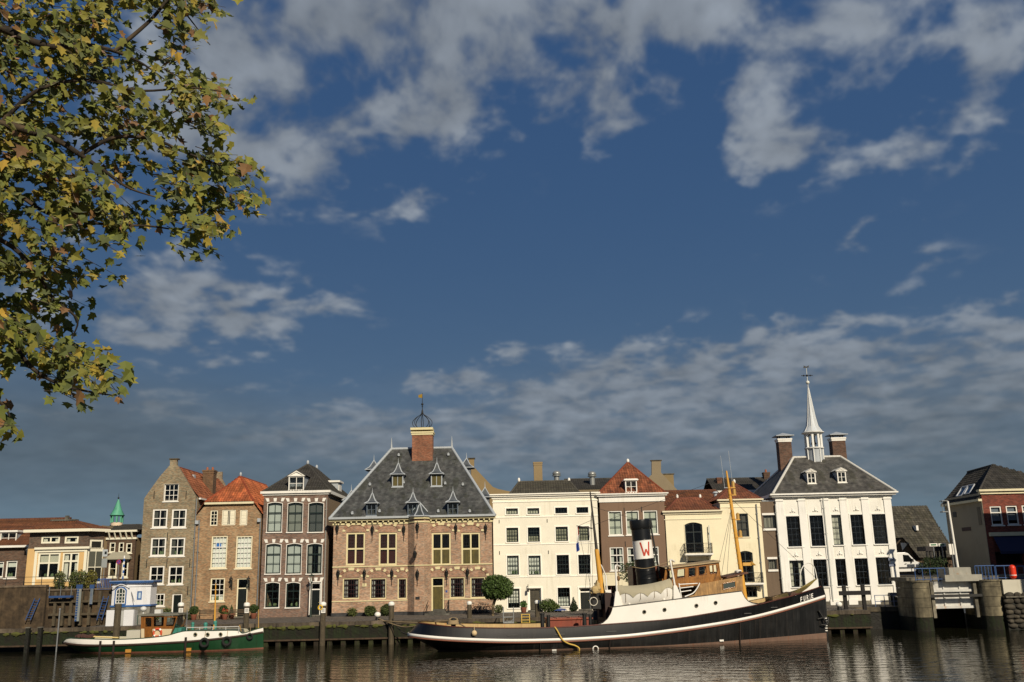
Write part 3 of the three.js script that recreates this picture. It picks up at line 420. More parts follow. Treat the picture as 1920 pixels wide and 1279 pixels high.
{ // brown brick house, bright orange half-hipped roof
  const b = building('hipped_house', 'plain brown brick house with bright orange hipped roof and lanterns by its door', { Z: ZF, l: 365, r: 485.5, yRef: 1040, top: 943, depth: 14, mat: brick(0xae8f6c), gable: [[489, 965], [474, 943], [388, 944], [368, 967]] });
  const cw = M(0xe0d9c0, { r: 0.6 });
  win(b, [394, 957, 408, 986], { nx: 2, ny: 4, fm: cw, fw: 0.1, r: 0.04 });
  for (const p of [[416, 956, 441.5, 985], [449.6, 956, 463.7, 985]]) { const w = win(b, p, { nx: p[2] - p[0] > 20 ? 2 : 1, ny: 1, fm: cw, fw: 0.08, r: 0.04 }), [x0, y0, x1, y1] = rectAt(p, ZF), n = p[2] - p[0] > 20 ? 2 : 1; for (let i = 0; i < n; i++) { const a = lerp(x0, x1, i / n) + 0.11, c = lerp(x0, x1, (i + 1) / n) - 0.11; part('shutter', [box(a, c, y0 + 0.1, y1 - 0.1, -ZF - 0.05, -ZF - 0.07), ...[0.2, 0.42, 0.64].map((t) => box(a + 0.04, c - 0.04, lerp(y0, y1, t), lerp(y0, y1, t + 0.17), -ZF - 0.03, -ZF - 0.05))], cw, w); } }
  for (const p of [[395.6, 1005, 425.7, 1066], [442, 1005, 472.4, 1066]]) win(b, p, { nx: 4, ny: 6, fm: sashCream, bm: white, fw: 0.12, r: 0.04, thick: 4, sill: 0.08, cur: 'sheer', cm: M(0xdcdcd4, { r: 0.95 }) });
  { const [a, c, d, e] = rectAt([404.5, 1019, 415, 1029], ZF + 0.25); part('poster', box(a, d, c, e, -ZF - 0.2, -ZF - 0.21), M(0x2a6fc0, { r: 0.7 }), b); }
  win(b, [394, 1084, 421, 1128], { nx: 3, ny: 4, fm: sashCream, bm: white, fw: 0.12, r: 0.04, sill: 0.08, plants: true, cur: 'half', curH: 0.25 });
  door(b, [443, 1084, 463.7, 1156], { fm: sashCream, tr: 0.27, mat: M(0x232d2a, { t: 'wood', r: 0.35 }) });
  walls(b);
  const { x0, x1 } = b.B, ye = yAt(430, 941, ZF), yl = yAt(430, 966, ZF), z0 = -ZF + 0.2, zb = -ZF - 14, xa = xAt(387, 943, ZF), xc = xAt(474, 943, ZF), zr = -ZF - 3.8, ap = at(451, 894, ZF + 3.8);
  const A = V(xa - 0.1, ye, z0), Bq = V(xc + 0.1, ye, z0), P = V(ap.x, ap.y, zr), Q = V(ap.x, ap.y, zb), L = V(x0 - 0.2, yl, z0 - 0.25), R = V(x1 + 0.25, yl, z0 - 0.25);
  roof(b, [[A, Bq, P], [R, V(R.x, yl, zb), Q, P, Bq.clone()], [V(L.x, yl, zb), L, A.clone(), P, Q]], 'bright', { ridges: [[P, Q], [A, P], [Bq, P]] });
  part('back_gable', prism([[x0, yl - 0.4], [x1, yl - 0.4], [ap.x, ap.y]], zb, zb - 0.3), brick(0x9d8a70), b);
  part('cornice', [box(xa - 0.1, xc + 0.15, ye - 0.24, ye - 0.04, z0 + 0.12, -ZF + 0.003)], cream, b);
  part('finial', ball(ap.x, ap.y + 0.25, zr, 0.13, 1.8), lead, b);
  downpipe(b, 369, 975, 1150); downpipe(b, 484.5, 975, 1152);
  for (const [px, py] of [[369.5, 978], [486, 974]]) { const p = at(px, py, ZF - 0.15); part('rain_hopper', box(p.x - 0.16, p.x + 0.16, p.y - 0.25, p.y + 0.1, -ZF + 0.3, -ZF + 0.02), lead, b); }
  for (const px of [432.7, 465.5]) wallLantern(b, px, 1092);
}
function wallLantern(b, px, py) { const Z = ZF - 0.4, p = at(px, py, Z), o = sub('wall_lantern', b); part('bracket', [tube([V(p.x, p.y - 0.5, -ZF + 0.02), V(p.x, p.y - 0.45, -ZF + 0.3), V(p.x, p.y - 0.15, -Z)], 0.025, 10), box(p.x - 0.05, p.x + 0.05, p.y - 0.75, p.y + 0.1, -ZF + 0.03, -ZF + 0.004)], iron, o); part('cage', [...[0, 1, 2, 3, 4, 5].map((i) => rod(V(p.x + 0.1 * Math.cos(i * 1.047), p.y - 0.15, -Z + 0.1 * Math.sin(i * 1.047)), V(p.x + 0.17 * Math.cos(i * 1.047), p.y + 0.3, -Z + 0.17 * Math.sin(i * 1.047)), 0.018, 0.018, 5)), cyl(p.x, -Z, p.y - 0.2, p.y - 0.15, 0.12)], iron, o); part('cap', [cyl(p.x, -Z, p.y + 0.3, p.y + 0.5, 0.2, 0.05), ball(p.x, p.y + 0.56, -Z, 0.05)], iron, o); part('glass', cyl(p.x, -Z, p.y - 0.15, p.y + 0.3, 0.09, 0.15, 6), glass, o); }
function voussoirs(w, [x0, y0, x1, y1], Z, mat, h = 0.34) { for (const [t, lean] of [[0.02, -0.12], [0.5, 0], [0.98, 0.12]]) { const x = lerp(x0, x1, t), ww = 0.17; part('keystone', prism([[x - ww * 0.7, y1 + 0.1], [x + ww * 0.7, y1 + 0.1], [x + ww + lean, y1 + 0.1 + h], [x - ww + lean, y1 + 0.1 + h]], -Z + 0.05, -Z + 0.003), mat, w); } }
{ // three bay brick house with dark tile roof
  const b = building('three_bay_house', 'three storey brown brick house with white keystones and a white cornice', { Z: ZF, l: 490.5, r: 612, yRef: 1040, top: 926, depth: 14, mat: brick(0x8d7566), side: plaster(0x8d7a62) });
  const lt = M(0xaeb4ae, { r: 0.9 }), mid = M(0x7d8078, { r: 0.9 });
  const rows = [[501.4, 942.5, 528.4, 997.5, 'blind', lt], [539.4, 942.5, 567, 997.5, 'blind', mid], [578.7, 942.5, 606, 997.5, 'blind', M(0x4c4f4d, { r: 0.9 })], [498.4, 1019.8, 526, 1075.7, 'blind', lt], [537, 1019.8, 564.7, 1075.7, 'blind', lt], [575.7, 1019.8, 603.3, 1075.7, 'sides', mid], [497.8, 1092.6, 523, 1139], [536.5, 1092.6, 561.7, 1139]];
  for (const [x0, y0, x1, y1, cur, cm] of rows) { const w = win(b, [x0, y0, x1, y1], { nx: 2, ny: 3, fm: blackGreen, bm: blackGreen, fw: 0.1, thick: 2, arch: 0.12, surround: 0.055, sillOnly: true, sm: white, proud: 0.02, sill: 0.1, cur, cm, plants: y0 > 1080 }); voussoirs(w, rectAt([x0, y0, x1, y1], ZF), ZF, white); }
  door(b, [581.6, 1092, 601.2, 1158], { tr: 0.22, surround: 0.1, mat: M(0x1c2422, { t: 'wood', r: 0.35 }) }); voussoirs(b, rectAt([581.6, 1092, 601.2, 1152], ZF), ZF, white);
  walls(b);
  const { x0, x1, y1 } = b.B, zb = -ZF - 14; moulding(b, 'cornice', [[y1 - 0.12, y1 + 0.05, 0.12], [y1 + 0.05, y1 + 0.28, 0.3]], white, { over: 0.3, in: -0.3 });
  part('side_cornice', box(x1 - 0.3, x1 + 0.28, y1 - 0.05, y1 + 0.26, -ZF - 0.3, zb), white, b);
  const p = at(577, 871, ZF + 5), h = hip(x0 - 0.1, x1 + 0.2, y1 + 0.25, -ZF + 0.2, zb, p.y, p.x, p.x, -ZF - 5, -ZF - 9.5); roof(b, h.planes, 'dark', { ridges: h.ridges });
  part('finial', [ball(p.x, p.y + 0.2, -ZF - 5, 0.15, 1.7), ball(p.x, p.y + 0.2, -ZF - 9.5, 0.15, 1.7)], lead, b);
  dormer(b, [541, 893, 570, 920], [[y1 + 0.25, -ZF + 0.2], [p.y, -ZF - 5]], { kind: 'gable', back: 3.4, rf: 'dark', cur: M(0x777c80, { r: 1 }) });
  { const z = -ZF - 7.5, o = sub('side_dormer', b), xx = x1 - 0.4; part('cheek', box(xx - 3, xx, y1 + 0.4, y1 + 1.75, z, z - 1.9), lead, o); part('dormer_roof', box(xx - 3, xx + 0.2, y1 + 1.75, y1 + 1.95, z + 0.2, z - 2.1), white, o); part('frame', box(xx, xx + 0.06, y1 + 0.45, y1 + 1.7, z - 0.2, z - 1.7), white, o); }
  downpipe(b, 609.5, 935, 1155, M(0x8a8880, { r: 0.6 }));
}
const townBrick = brick(0xbf9f84), stoneY = M(0xded2a4, { t: 'plaster', r: 0.7 });
{ // town hall with steep slate roof
  const b = building('town_hall', 'red brick town hall with steep slate roof and iron crown on its chimney', { Z: ZF - 1, l: 624, r: 923, yRef: 1060, top: 976, depth: 15, mat: townBrick });
  const Z = ZF - 1, dk = M(0x2a0f0e, { r: 0.4 });
  const relief = (px, o) => { const R = rectAt(px, Z), w = o, [x0, , x1, y1] = R; // brick arch with stone blocks
    const n = 12, xm = (x0 + x1) / 2, ra = (x1 - x0) / 2 + 0.12, ht = 0.62, arc = (t, k) => V(xm - Math.cos(t) * (ra + k), y1 + 0.1 + Math.sin(t) * (ht + k), -Z + 0.05), g = [], s = [];
    for (let i = 0; i < n; i++) { const t0 = Math.PI * i / n, t1 = Math.PI * (i + 1) / n; (i === 0 || i === n - 1 || i === 3 || i === 8 || i === 5 || i === 6 ? s : g).push(prism([[arc(t0, 0).x, arc(t0, 0).y], [arc(t0, 0.26).x, arc(t0, 0.26).y], [arc(t1, 0.26).x, arc(t1, 0.26).y], [arc(t1, 0).x, arc(t1, 0).y]].reverse(), -Z + (i % 2 ? 0.085 : 0.08), -Z + 0.003)); }
    part('brick_arch', g, brick(0xa67f68), w); part('relief_field', prism([[x0 - 0.02, y1 + 0.02], [x1 + 0.02, y1 + 0.02], ...[...Array(9)].map((_, i) => { const p = arc(Math.PI * (8 - i) / 8, -0.03); return [p.x, p.y]; })], -Z + 0.012, -Z + 0.003), brick(0xb38f76), w); s.forEach((q) => part('stone_block', q, stoneY, w)); };
  for (const p of [[648.8, 998.6, 684.4, 1060], [710, 998.6, 744.4, 1060], [809.5, 998.6, 845.5, 1060], [865, 998.6, 900.5, 1060]]) {
    const right = p[0] > 800, w = win(b, p, { fm: stoneY, fw: 0.16, bw: 0.15, nx: 2, ny: 2, r: 0.06, cm: M(0x3a1712, { r: 1 }), cur: right ? undefined : 'blind' }); relief(p, w);
    const [x0, y0, x1, y1] = rectAt(p, Z), xm = (x0 + x1) / 2, ym = (y0 + y1) / 2;
    if (right) for (const [a, c] of [[x0 + 0.17, xm - 0.08], [xm + 0.08, x1 - 0.17]]) part('shutter', [box(a, c, y0 + 0.17, ym - 0.08, -Z - 0.04, -Z - 0.08), box(a + 0.06, c - 0.06, y0 + 0.25, ym - 0.16, -Z - 0.025, -Z - 0.04)], olive, w);
    part('lead_bars', [0, 1].flatMap((k) => { const a = k ? xm + 0.08 : x0 + 0.17, c = k ? x1 - 0.17 : xm - 0.08; return [...[1, 2, 3].map((i) => box(lerp(a, c, i / 4) - 0.01, lerp(a, c, i / 4) + 0.01, ym + 0.08, y1 - 0.17, -Z - 0.085, -Z - 0.1)), ...[1, 2, 3, 4].map((i) => box(a, c, lerp(ym, y1, i / 5), lerp(ym, y1, i / 5) + 0.02, -Z - 0.085, -Z - 0.1))]; }), iron, w);
  }
  for (const p of [[642.4, 1084, 674, 1123.3], [693.8, 1084, 724.3, 1123.3], [745.5, 1084, 763, 1123.3], [843, 1082, 871.7, 1121.5], [882, 1082, 910, 1121.5]]) {
    const w = win(b, p, { fm: stoneY, fw: 0.1, bm: dk, bw: 0.05, nx: p[2] - p[0] > 20 ? 6 : 4, ys: [0, 0.22, 0.44, 0.68, 0.7, 1], r: 0.06, cur: 'sides', cm: M(0x9a9a94, { r: 1 }) }); relief(p, w);
    const [x0, y0, x1, y1] = rectAt(p, Z); part('sash', prism(holePath([x0 + 0.1, y0 + 0.1, x1 - 0.1, y1 - 0.1]), -Z - 0.07, -Z - 0.1, [holePath([x0 + 0.17, y0 + 0.17, x1 - 0.17, y1 - 0.17]).reverse()]), dk, w);
  }
  const dr = door(b, [808.8, 1082, 832.9, 1146], { fm: stoneY, tr: 0.27, planks: true, mat: olive, fw: 0.14 }); relief([808.8, 1082, 832.9, 1146], dr);
  walls(b);
  const { x0, x1, y0, y1 } = b.B;
  moulding(b, 'cornice', [[y1 - 0.3, y1 - 0.12, 0.1], [y1 + 0.05, y1 + 0.22, 0.4], [y1 + 0.22, y1 + 0.3, 0.5]], stoneY, { over: 0.4, in: -0.3 });
  part('bracket', [...Array(30)].map((_, i) => { const x = lerp(x0 + 0.2, x1 - 0.2, i / 29); return box(x - 0.06, x + 0.06, y1 - 0.12, y1 + 0.05, -Z + 0.34, -Z + 0.003); }), stoneY, b);
  const gl = yAt(770, 970, Z); part('gutter', box(x0 - 0.4, x1 + 0.4, gl - 0.08, gl + 0.12, -Z + 0.62, -Z + 0.4), lead, b);
  const ys = yAt(770, 1060.3, Z), ys2 = yAt(770, 1125, Z);
  part('string_course', [box(x0 - 0.02, x1 + 0.02, ys - 0.06, ys + 0.04, -Z + 0.07, -Z + 0.003), box(x0, xAt(764, 1125, Z), ys2 - 0.05, ys2 + 0.04, -Z + 0.06, -Z + 0.003), box(xAt(833, 1125, Z), x1, ys2 - 0.05, ys2 + 0.04, -Z + 0.06, -Z + 0.003)], stoneY, b);
  part('plinth', box(x0 - 0.05, x1 + 0.05, y0, y0 + 0.32, -Z + 0.08, -Z + 0.003), stone(0x4f5053), b);
  // steep roof
  const zr = -Z - 7.5, pl = at(734, 842, -zr), pr = at(847.3, 840.4, -zr), h = hip(x0 - 0.35, x1 + 0.35, y1 + 0.3, -Z + 0.5, -Z - 15.4, pl.y, pl.x, pr.x, zr);
  roof(b, h.planes, 'slate', { ridges: h.ridges, rr: 0.15 });
  for (const p of [pl, pr]) part('finial', [rod(V(p.x, pl.y, zr), V(p.x, pl.y + 1.25, zr), 0.13, 0.015)], lead, b);
  for (const [p, d] of [[[735, 890, 756, 913]], [[808, 889, 829, 912]]]) dormer(b, p, [[y1 + 0.3, -Z + 0.5], [pl.y, zr]], { kind: 'pagoda', back: 2.2, shut: olive, fm: lead });
  for (const [p, d] of [[[687, 944, 706, 967]], [[764, 943, 783, 966]], [[839, 942, 859, 966]]]) dormer(b, p, [[y1 + 0.3, -Z + 0.5], [pl.y, zr]], { kind: 'pagoda', back: 2, fm: M(0x4a5560, { r: 0.5 }) });
  for (const s of [-1, 1]) for (const [t, zz] of [[0.14, 5], [0.56, 6.5]]) { // side dormers seen end-on
    const o = sub('side_dormer', b), yb = lerp(y1 + 0.3, pl.y, t), xb = lerp(s < 0 ? x0 - 0.35 : x1 + 0.35, s < 0 ? pl.x : pr.x, t), z = -Z - zz, W2 = 0.55; part('cheek', box(xb, xb - s * 1.6, yb, yb + 1.1, z + W2, z - W2), M(0x5d646c, { r: 0.6 }), o);
    const ap = V(xb - s * 0.45, yb + 2.1, z), c = [V(xb + s * 0.35, yb + 1.05, z + 0.85), V(xb + s * 0.35, yb + 1.05, z - 0.85), V(xb - s * 1.4, yb + 1.05, z - 0.85), V(xb - s * 1.4, yb + 1.05, z + 0.85)], m = c.map((q) => V(lerp(q.x, ap.x, 0.5), yb + 1.35, lerp(q.z, ap.z, 0.5)));
    part('dormer_roof', c.flatMap((q, i) => [quad(q, c[(i + 1) % 4], m[(i + 1) % 4], m[i]), poly([m[i], m[(i + 1) % 4], ap])]), M(0x5d646c, { t: 'tile', r: 0.6 }), o); part('hip_lead', c.flatMap((q, i) => [rod(q, m[i], 0.05), rod(m[i], ap, 0.05), rod(q, c[(i + 1) % 4], 0.05)]), lead, o); part('spike', rod(ap, ap.clone().add(V(0, 0.6, 0)), 0.05, 0.01), lead, o); }
  for (const [px, py, d] of [[748, 853, 6.2], [841, 852, 6.2], [694, 908, 3.2], [868, 908, 3.2], [661, 962, 0.8], [712, 958, 0.9], [822, 958, 0.9], [881, 958, 0.8], [757, 904, 3.4], [835, 906, 3.4]]) { const p = at(px, py, onSlope(px, py + 3, [[y1 + 0.3, -Z + 0.5], [pl.y, zr]])); part('roof_vent', [box(p.x - 0.11, p.x + 0.11, p.y - 0.14, p.y + 0.05, p.z + 0.22, p.z - 0.4), prism([[p.x - 0.14, p.y + 0.05], [p.x + 0.14, p.y + 0.05], [p.x, p.y + 0.17]], p.z + 0.24, p.z - 0.4)], lead, b); }
  const ch = chimney(b, [772.5, 812, 811, 866], 5.9, { mat: brick(0x9c6a50), cap: 0.13, capMat: stoneY, d: 1.3 });
  { const zc = -Z - 6.55, [a, , c, t] = rectAt([772.5, 806, 811, 866], -zc), xm = (a + c) / 2, yb = t + 0.14, g = [], rr = (c - a) / 2 - 0.05; part('crown_base', box(a - 0.1, c + 0.1, t - 0.1, t + 0.14, zc + 0.8, zc - 0.8), stoneY, ch);
    for (let i = 0; i < 8; i++) { const q = i * Math.PI / 4, cx = Math.cos(q), cz = Math.sin(q), P = (r, y) => V(xm + cx * r, yb + y, zc + cz * r); g.push(tube([P(rr * 0.55, 0), P(rr * 0.95, 0.35), P(rr * 0.98, 0.75), P(rr * 0.6, 1.2), P(0.14, 1.55), P(0.04, 2.0)], 0.035, 22, 6)); }
    g.push(new THREE.TorusGeometry(rr * 0.56, 0.035, 6, 24).rotateX(Math.PI / 2).translate(xm, yb + 0.03, zc)); part('iron_crown', g, iron, ch);
    const yt = yAt(792, 737, -zc); part('vane_rod', [rod(V(xm, yb + 1.5, zc), V(xm, yt, zc), 0.05, 0.02), ball(xm, lerp(yb, yt, 0.68), zc, 0.13), ball(xm, lerp(yb, yt, 0.62), zc, 0.08)], iron, ch); part('vane', prism([[xm, yt - 0.1], [xm - 0.42, yt - 0.22], [xm - 0.42, yt - 0.48], [xm, yt - 0.55]], zc + 0.02, zc - 0.02), M(0xb08d34, { m: 0.7, r: 0.35 }), ch); }
  // stair bay
  { const o = sub('stair_bay', b), xa = xAt(764.5, 1060, Z), xd = xAt(808, 1060, Z), xb = xa + 0.75, xc = xd - 0.55, pr2 = 0.95, out = [[xa, -Z], [xb, -Z + pr2], [xc, -Z + pr2], [xd, -Z]], yt = y1 + 0.1;
    const col = (y0, y1, e) => { const p = out.map(([x, z], i) => [x + (i === 0 ? -e : i === 3 ? e : 0), z + (i === 1 || i === 2 ? e : 0)]); const g = []; for (let i = 0; i < 3; i++) g.push(quad(V(p[i][0], y0, p[i][1]), V(p[i + 1][0], y0, p[i + 1][1]), V(p[i + 1][0], y1, p[i + 1][1]), V(p[i][0], y1, p[i][1]))); g.push(poly(p.map(([x, z]) => V(x, y1, z)))); g.push(poly(p.map(([x, z]) => V(x, y0, z)))); return g; };
    part('wall', col(y0, yt, 0), townBrick, o); part('string_course', col(ys - 0.06, ys + 0.04, 0.07), stoneY, o); part('cornice', [col(yt + 0.0, yt + 0.25, 0.25), col(yt - 0.35, yt - 0.2, 0.08)], stoneY, o); part('plinth', col(y0, y0 + 0.32, 0.07), stone(0x4f5053), o);
    const e = 0.35, p = out.map(([x, z], i) => V(x + (i === 0 ? -e : i === 3 ? e : 0), yt + 0.25, z + (i === 1 || i === 2 ? e : 0))), ap = V((xa + xd) / 2, yt + 1.65, -Z - 0.2), mid = p.map((q) => V(lerp(q.x, ap.x, 0.45), yt + 0.7, lerp(q.z, ap.z, 0.45)));
    part('bay_roof', [0, 1, 2].flatMap((i) => [quad(p[i], p[i + 1], mid[i + 1], mid[i]), poly([mid[i], mid[i + 1], ap])]), M(0x5d646c, { t: 'tile', r: 0.6 }), o); part('hip_lead', [...p.flatMap((q, i) => [rod(q, mid[i], 0.06), rod(mid[i], ap, 0.06)]), ...[0, 1, 2].map((i) => rod(p[i], p[i + 1], 0.07))], lead, o);
    const lp = at(778, 1040, Z - 1.3), ln = sub('bay_lantern', b); part('bracket', tube([V(lp.x + 0.1, lp.y + 1.0, -Z + 0.95), V(lp.x + 0.05, lp.y + 0.7, lp.z), V(lp.x, lp.y + 0.25, lp.z)], 0.03, 12), iron, ln); part('cage', [cyl(lp.x, lp.z, lp.y - 0.3, lp.y + 0.12, 0.13, 0.22, 6), cyl(lp.x, lp.z, lp.y + 0.12, lp.y + 0.35, 0.25, 0.04, 6)], iron, ln);
  }
  // iron wall torches
  const torch = (px, py, dz = 0) => { const p = at(px, py, Z - 0.12 - dz), o = sub('iron_torch', b); part('staff', [rod(V(p.x, p.y - 0.9, p.z), V(p.x, p.y + 0.25, p.z), 0.02, 0.03), box(p.x - 0.12, p.x + 0.12, p.y - 0.28, p.y - 0.22, p.z - 0.02, p.z + 0.02), rod(V(p.x, p.y - 0.2, p.z), V(p.x, p.y - 0.2, p.z - 0.12), 0.02)], iron, o); part('basket', [cyl(p.x, p.z, p.y - 0.12, p.y + 0.3, 0.1, 0.19, 8), ball(p.x, p.y + 0.4, p.z, 0.16, 0.9, 8), rod(V(p.x, p.y + 0.5, p.z), V(p.x, p.y + 0.75, p.z), 0.05, 0.01)], iron, o); };
  for (const [x, y, d] of [[632, 995, 0], [698, 997, 0], [757, 997, 0], [782.5, 992, 0.95], [854.5, 995, 0], [910.5, 995, 0], [633.7, 1080, 0], [683, 1080, 0], [734.5, 1080, 0], [782.5, 1081, 0.95], [837.2, 1080, 0], [876.5, 1078, 0]]) torch(x, y, d);
  { const [a, c, d, e] = rectAt([679.5, 1094, 687.5, 1100], Z); part('plaque', box(a, d, c, e, -Z + 0.05, -Z + 0.003), stoneY, b); const [a2, c2, d2, e2] = rectAt([779, 1119, 787, 1124], Z - 0.95); part('plaque', box(a2, d2, c2, e2, -Z + 1.0, -Z + 0.955), iron, b); const [a3, c3, d3, e3] = rectAt([835.5, 1107, 839, 1111], Z); part('house_number', box(a3, d3, c3, e3, -Z + 0.03, -Z + 0.003), M(0x2d4f8e, { r: 0.4 }), b); }
  const xs0 = xAt(800, 1150, Z), xs1 = xAt(846, 1150, Z); for (let i = 0; i < 3; i++) part('step', box(xs0 + 0.35 * i, xs1 - 0.25 * i, y0, y0 + 0.16 * (i + 1), -Z + 2.2 - 0.4 * i, -Z + 0.1 + 0.001 * i), stone(0x77756e), b);
  part('handrail', [[xs0 + 0.2], [xs1 - 0.2]].flatMap(([x]) => [0.5, 0.9].map((y) => rod(V(x, y0 + 0.45 + y, -Z + 0.1), V(x, y0 + y, -Z + 2.1), 0.025)).concat([0.15, 2.05].map((q) => rod(V(x, y0, -Z + q), V(x, y0 + 1.3 - q * 0.2, -Z + q), 0.03)))), iron, b);
}
{ // house behind, with plaster gable
  const Z = 112, b = building('back_gable_house', 'olive brown plastered gable with a chimney rising behind the white house', { Z, l: 872, r: 960, yRef: 930, top: 918, depth: 8, mat: plaster(0x8d7852), gable: [[958, 922], [934, 917], [924, 913], [889, 876], [889, 860], [879, 860], [879, 876], [866, 890]] });
  walls(b); b.B.holes.length = 0;
  part('chimney_cap', box(xAt(878, 860, Z) - 0.05, xAt(890, 860, Z) + 0.05, yAt(884, 861, Z), yAt(884, 858.5, Z), -Z + 0.06, -Z - 0.4), stone(0x6a604c), b);
}
{ // white four storey house
  const b = building('white_house', 'broad white plastered four storey house with black sash windows', { Z: ZF, l: 925.5, r: 1124, yRef: 1040, top: 930, depth: 11, mat: plaster(0xf2ecd8) });
  const fm = M(0xf4f0e2, { r: 0.6 }), bl = M(0x1f2926, { r: 0.35 }), P = (x0, y0, x1, y1, nx, ny, o = {}) => win(b, [x0, y0, x1, y1], { nx, ny, fm: bl, bm: bl, fw: 0.07, bw: 0.035, r: 0.12, surround: 0.12, proud: 0.035, sm: fm, sillOnly: true, sill: 0.08, ...o });
  const sh = M(0xb9b7a4, { r: 0.95 });
  for (const [a, c, y, d] of [[949, 971, 953.5, 'blind'], [989, 1011, 953, 'blind'], [1041, 1063.5, 951.8, 0], [1081, 1103, 951, 0]]) P(a, y, c, y + 11, 4, 1, { cur: d || undefined, cm: sh });
  for (const [a, c, y, d] of [[949.7, 971.8, 989.7, 'blind'], [989.8, 1012, 989, 'half'], [1042, 1064.8, 987.8, 'blind'], [1083.4, 1104.7, 987, 'blind']]) P(a, y, c, y + 27, 4, 4, { cur: d, cm: M(0x9b9982, { r: 0.95 }), thick: 2 });
  for (const [a, c, y, d] of [[951, 972.8, 1042, 'sheer'], [991, 1013.8, 1042, 'sheer'], [1044, 1067, 1040.7, 0], [1084.7, 1107, 1040.3, 0]]) P(a, y, c, y + 36, 4, 4, { cur: d || undefined, cm: M(0xd5d6cc, { r: 0.95 }), plants: !!d, thick: 2 });
  P(952.4, 1104, 974.4, 1140, 4, 5, { cur: 'blind', curH: 0.75, cm: M(0xe4e2d6, { r: 0.9 }) }); P(1046, 1102, 1068.8, 1137, 4, 4, { cur: 'half', curH: 0.5, cm: M(0xd5d6cc, { r: 0.95 }) });
  door(b, [991.7, 1103, 1015, 1156], { fm, tr: 0, r: 0.3, mat: M(0x5b5646, { t: 'wood', r: 0.5 }), surround: 0.14 });
  door(b, [1086.6, 1102, 1108.5, 1154], { fm, tr: 0.2, r: 0.3, mat: M(0x222a22, { t: 'wood', r: 0.4 }), surround: 0.14 });
  walls(b);
  const { x0, x1, y0, y1 } = b.B; moulding(b, 'cornice', [[y1 - 0.55, y1 - 0.47, 0.06], [y1 - 0.2, y1, 0.1], [y1, y1 + 0.15, 0.28], [y1 + 0.15, y1 + 0.26, 0.42]], fm, { over: 0.3, in: -0.3 });
  for (const py of [968.5, 1020, 1081]) { const y = yAt(1024, py, ZF); part('string_course', box(x0, x1, y - 0.05, y + 0.05, -ZF + 0.05, -ZF + 0.003), fm, b); }
  for (const [x, y] of [[936, 978], [1026, 976.5], [936.7, 1036.7], [1028.4, 1035.4]]) anchor(b, x, y, 0.32);
  part('flat_roof', box(x0 + 0.34, x1 - 0.34, y1 - 0.05, y1 + 0.12, -ZF - 0.35, -ZF - 11), lead, b);
  const a = at(973, 904, ZF + 4.5), c = at(1067, 904, ZF + 4.5), e0 = xAt(952, 922, ZF + 1), e1 = xAt(1090, 922, ZF + 1), h = hip(e0, e1, y1 + 0.1, -ZF - 1, -ZF - 8, a.y, a.x, c.x, -ZF - 4.5); roof(b, h.planes, 'grey', { ridges: h.ridges });
  part('finial', [ball(a.x, a.y + 0.2, -ZF - 4.5, 0.14, 1.8), ball(c.x, c.y + 0.2, -ZF - 4.5, 0.14, 1.8)], white, b);
  chimney(b, [1001, 869, 1017, 905], 5.2, { mat: plaster(0x8f7b58), cap: 0.05, d: 1 });
  part('wall_lamp', [tube([at(990, 1101, ZF), at(990, 1096, ZF - 0.3), at(989.8, 1104, ZF - 0.45)], 0.03, 10), cyl(at(989.8, 1106, ZF - 0.45).x, -ZF + 0.45, at(989.8, 1110, ZF - 0.45).y, at(989.8, 1103, ZF - 0.45).y, 0.13, 0.1, 6)], iron, b);
}
{ // dark roofed house behind the white one
  const Z = 108, b = building('back_roof_house', 'low back building with dark ribbed tile roof and metal cowls behind white house', { Z, l: 1062, r: 1180, yRef: 915, top: 918, depth: 9, mat: plaster(0x85765a) }); walls(b);
  const { x0, x1, y1 } = b.B, yr = yAt(1120, 898, Z + 4.5); roof(b, [[V(x0, y1, -Z), V(x1, y1, -Z), V(x1, yr, -Z - 4.5), V(x0, yr, -Z - 4.5)], [V(x1, y1, -Z - 9), V(x0, y1, -Z - 9), V(x0, yr, -Z - 4.5), V(x1, yr, -Z - 4.5)]], 'dark', { ridges: [[V(x0, yr, -Z - 4.5), V(x1, yr, -Z - 4.5)]] });
  for (const [px, py] of [[1043.5, 888], [1110, 889]]) { const p = at(px, py, Z + 2); part('cowl', [cyl(p.x, p.z, p.y - 1.6, p.y - 0.1, 0.32), ball(p.x, p.y, p.z, 0.48, 0.7), cyl(p.x, p.z, p.y - 0.3, p.y - 0.2, 0.52)], M(0x9a9c98, { m: 0.5, r: 0.4 }), b); }
}
